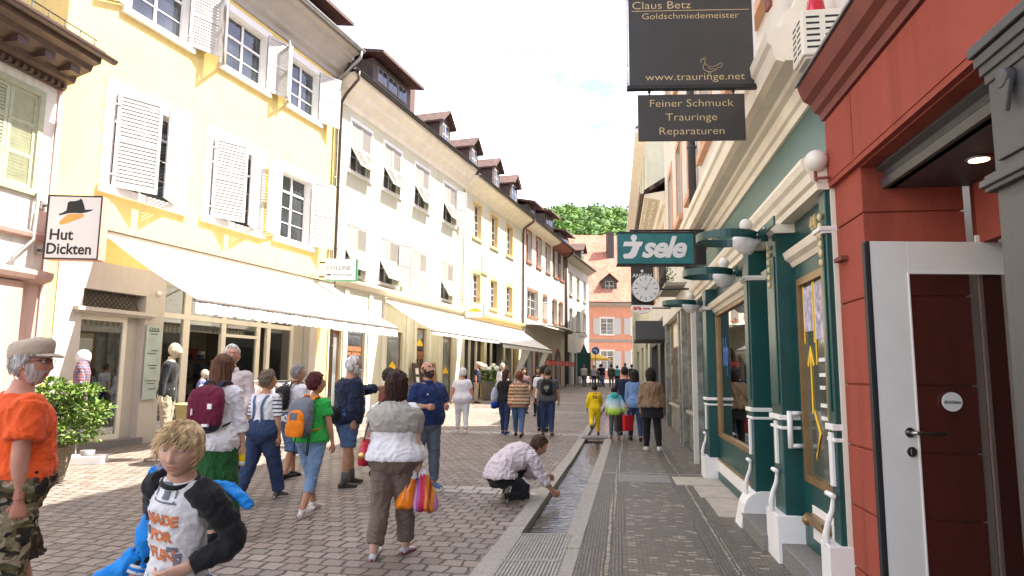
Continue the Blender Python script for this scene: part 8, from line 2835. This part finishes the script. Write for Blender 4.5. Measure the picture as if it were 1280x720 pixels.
P22 = person('child in a turquoise, white and lime hooded jacket walking beside the channel', 2.50, 16.7, -4, 1.28, 'm', 'brown', 1.08, 0, (.012, .010, .010), 'short', lean=8, near=1, kid=1, legs={'L': (14, 2, 8, 0), 'R': (-6, 2, 10, -10)}, arms={'L': ((.3, .1, -1), (.1, .3, -1)), 'R': ((.5, -.05, -1), (.2, .2, -1))},
             top={'mat': CL['kidjacket'], 'sleeve': 1.95, 'hem': -.12, 'ease': .04, 'name': 'hooded_jacket'}, bottom={'mat': CL['jeansgrey'], 'len': 1.9}, shoes={'mat': CL['redbrown'], 'sole': SHOE_SOLE}, seed=47)
mb = MB(); c_, Rm_ = P22.spine(.47); mb.ball(c_ + Rm_ @ Vector((0, -.10, .02)), (.10, .06, .08), 0, 14); mb.build('hood', CL['teal'], P22.root)
# --- women on the right pavement
P23 = person('woman with a dark bob in a brown leather jacket, black skirt and leggings', 3.02, 14.85, -4, 1.72, 'f', 'tan', 1.22, .0, (.018, .012, .010), 'bob', near=2, legs={'L': (6, 3, 4, 0), 'R': (-8, 3, 10, -14)}, arms={'L': ((.22, -.05, -1), (.06, .2, -1)), 'R': ((.24, -.05, -1), (.10, .18, -1))},
             top={'mat': CL['brownleather'], 'sleeve': 1.92, 'hem': -.01, 'ease': .028, 'amp': .010, 'name': 'leather_jacket'}, bottom={'type': 'skirt', 'mat': CL['black'], 'hem': -.24, 'flare': .03, 'name': 'skirt', 'pleat': .02}, shoes=wtrainer, seed=49)
mb = MB()
for s_ in 'LR':
 limb(mb, [P23.J['hip' + s_], P23.J['knee' + s_], P23.J['ank' + s_]], {0: .112, .8: .086, 1: .079, 1.35: .080, 2: .056})
mb.build('leggings', CL['black'], P23.root)
P24 = person('woman with long black hair in a pale denim shirt left of the leather jacket', 2.98, 16.6, -6, 1.68, 'f', 'tan', 1.0, .0, (.016, .012, .010), 'long', near=1, legs=STROLL, top={'mat': CL['denimshirt'], 'sleeve': 1.6, 'hem': -.12}, bottom={'mat': CL['jeans']}, shoes=bshoe, seed=51, curl=(.9, .4))
P25 = person('man in a dark t-shirt ahead of the woman in the denim shirt', 2.92, 17.7, -8, 1.74, 'm', 'tan', 1.02, .0, (.015, .012, .010), 'short', near=1, legs=STROLL, top={'mat': CL['navy'], 'sleeve': .8}, bottom={'mat': CL['jeans']}, shoes=bshoe, seed=53)
gw = P24.W @ Matrix.Translation(P24.J['gripL'])
for lab, mt, dx, dy, w_, h_ in (('red paper shopping bag carried by the woman in the denim shirt', CL['red'], .02, -.08, .26, .36), ('dark glossy shopping bag carried left of the red one', mat('dark_bag', (.05, .05, .045), .25), -.16, -.02, .30, .38)):
 T_ = thing_at('shopping_bag', lab, 'shopping bag', gw @ Matrix.Translation((dx, dy, -.06)) @ Matrix.Rotation(R(35), 4, 'Z'))
 mb = MB(); mb.box(-w_ / 2, w_ / 2, -.05, .05, -.1 - h_, -.1); mb.build('bag_body', mt, T_, bevel=.01)
 mb = MB()
 for yy in (-.045, .045): mb.tube([(-.07, yy, -.1), (-.05, yy * .5, .0), (0, 0, .06), (.05, yy * .5, .0), (.07, yy, -.1)], .005, 6)
 mb.build('bag_cord', CL['offwhite'], T_)
# --- the group at the far end
far = [(5.55, 52.4, 170, 1.70, 'm', 'offwhite', 'jeansgrey', 'man in a pale shirt and grey trousers at the left of the far group', (.2, .16, .1), 'short'),
       (6.35, 52.9, 178, 1.62, 'f', 'lavender', 'jeans', 'woman in a pale lilac top and dark trousers in the far group', (.35, .25, .12), 'full'),
       (6.85, 52.0, 10, 1.72, 'm', 'navy', 'jeans_light', 'man in a dark navy shirt and light jeans in the far group', (.03, .02, .02), 'short'),
       (7.42, 51.0, -8, 1.72, 'm', 'olive', 'jeansgrey', 'stout person in a dark olive jacket in the middle of the far group', (.06, .03, .02), 'full'),
       (7.98, 51.8, -5, 1.62, 'f', 'teal', 'black', 'woman in a turquoise top and black trousers in the far group', (.10, .05, .03), 'full'),
       (8.50, 51.3, -10, 1.78, 'm', 'white', 'black', 'man in a white shirt and black trousers in the far group', (.08, .06, .05), 'short'),
       (9.15, 52.2, -10, 1.70, 'f', 'navy', 'jeans', 'person in a sleeveless navy top at the right of the far group', (.05, .03, .02), 'full'),
       (7.1, 55.0, -20, 1.70, 'm', 'redbrown', 'black', 'person in a red brown top partly hidden in the far group', (.04, .03, .02), 'short')]
for i, (px_, py_, hd_, H_, sx_, tm_, bm_, lab, hc_, hst) in enumerate(far):
 person(lab, px_, py_, hd_, H_, sx_, 'tan', 1.15 if i == 3 else 1.02, .03, hc_, hst, near=0, legs=(WALK, WALK2, STROLL)[i % 3], top={'mat': CL[tm_], 'sleeve': .8 if i != 3 else 1.9, 'ease': .024}, bottom={'mat': CL[bm_]}, shoes=bshoe, seed=60 + i, group='people at the far end of the street')
# ================================================================== MANNEQUINS
MQ = mat('mannequin', (.50, .40, .28), .45, .06, 6)
MQ1 = person('cream mannequin in a black jacket and beige trousers outside the hat shop', -6.35, 12.75, -78, 1.98, 'm', 'fair', .96, 0, None, 'bald', near=1, legs=STAND, arms={'L': HANG, 'R': ((.16, -.10, -1), (.05, .05, -1))}, top={'mat': CL['black'], 'sleeve': 1.9, 'hem': -.13, 'name': 'jacket', 'amp': .004}, bottom={'mat': CL['beige']}, shoes=bshoe, skinmat=MQ, name='mannequin', cat='mannequin', kind_parts=False, lift=.14, seed=71)
mb = MB(); mb.lathe([(.30, 0), (.30, .03), (.05, .05), (.02, .14), (.001, .14)], n=28); mb.build('stand', M['steel'], MQ1.root)
MQ2 = person('child mannequin in a blue checked shirt standing in an olive tub', -5.55, 12.35, -75, 1.20, 'm', 'fair', .95, 0, None, 'bald', near=1, kid=1, legs=STAND, top={'mat': CL['plaidblue'], 'sleeve': 1.8, 'hem': -.1, 'amp': .004}, bottom={'mat': CL['jeans']}, shoes=bshoe, skinmat=MQ, name='mannequin', cat='mannequin', kind_parts=False, lift=.46, seed=72)
T_ = thing('display_tub', 'olive yellow round tub holding the child mannequin', 'tub', (-5.55, 12.35, 0))
mb = MB(); mb.lathe([(.20, 0), (.26, .1), (.40, .98), (.43, 1.02), (.41, 1.04), (.38, 1.0), (.24, .45), (.001, .45)], n=36); mb.build('tub', mat('olive_tub', (.33, .29, .10), .6, .1, 5), T_)
T_ = thing('shirt_bust', 'display bust in a dark checked shirt with a white cap by the shop window', 'mannequin', (-7.95, 12.75, 0), R(-60))
mb = MB()
TS = [(1.02, .19, .12), (1.15, .18, .115), (1.35, .21, .13), (1.55, .235, .135), (1.68, .215, .11), (1.76, .13, .085), (1.80, .07, .07)]
mb.loft([[(a * math.cos(u), b_ * math.sin(u), z) for u in [2 * math.pi * i / 24 for i in range(24)]] for z, a, b_ in TS])
for sg in (-1, 1): limb(mb, [(sg * .21, 0, 1.66), (sg * .30, .0, 1.36), (sg * .29, .05, 1.12)], {0: .075, 1: .065, 2: .055})
vs_, fs, ns_ = remesh(mb, .016, 3); vs_ = folds(vs_, ns_, .008, 4)
q = MB(); q.add(vs_, fs, 0, True); q.build('shirt', CL['plaiddark'], T_, recalc=False)
mb = MB(); mb.tube([(0, 0, .05), (0, 0, 1.05)], .02, 8); mb.lathe([(.22, 0), (.22, .03), (.02, .05)], n=24); mb.build('stand', M['steel'], T_)
mb = MB(); mb.loft([[(a * math.cos(u), b_ * math.sin(u), z) for u in [2 * math.pi * i / 24 for i in range(24)]] for z, a, b_ in ((1.76, .095, .115), (1.84, .105, .125), (1.93, .095, .115), (1.98, .05, .06), (1.985, .005, .005))]); mb.build('white_cap', CL['white'], T_)
mb = MB(); mb.loft([[(a * math.cos(u), b_ * math.sin(u), z) for u in [2 * math.pi * i / 20 for i in range(20)]] for z, a, b_ in ((.55, .17, .11), (.9, .185, .12), (1.03, .18, .115))]); mb.build('dark_trousers', CL['black'], T_)
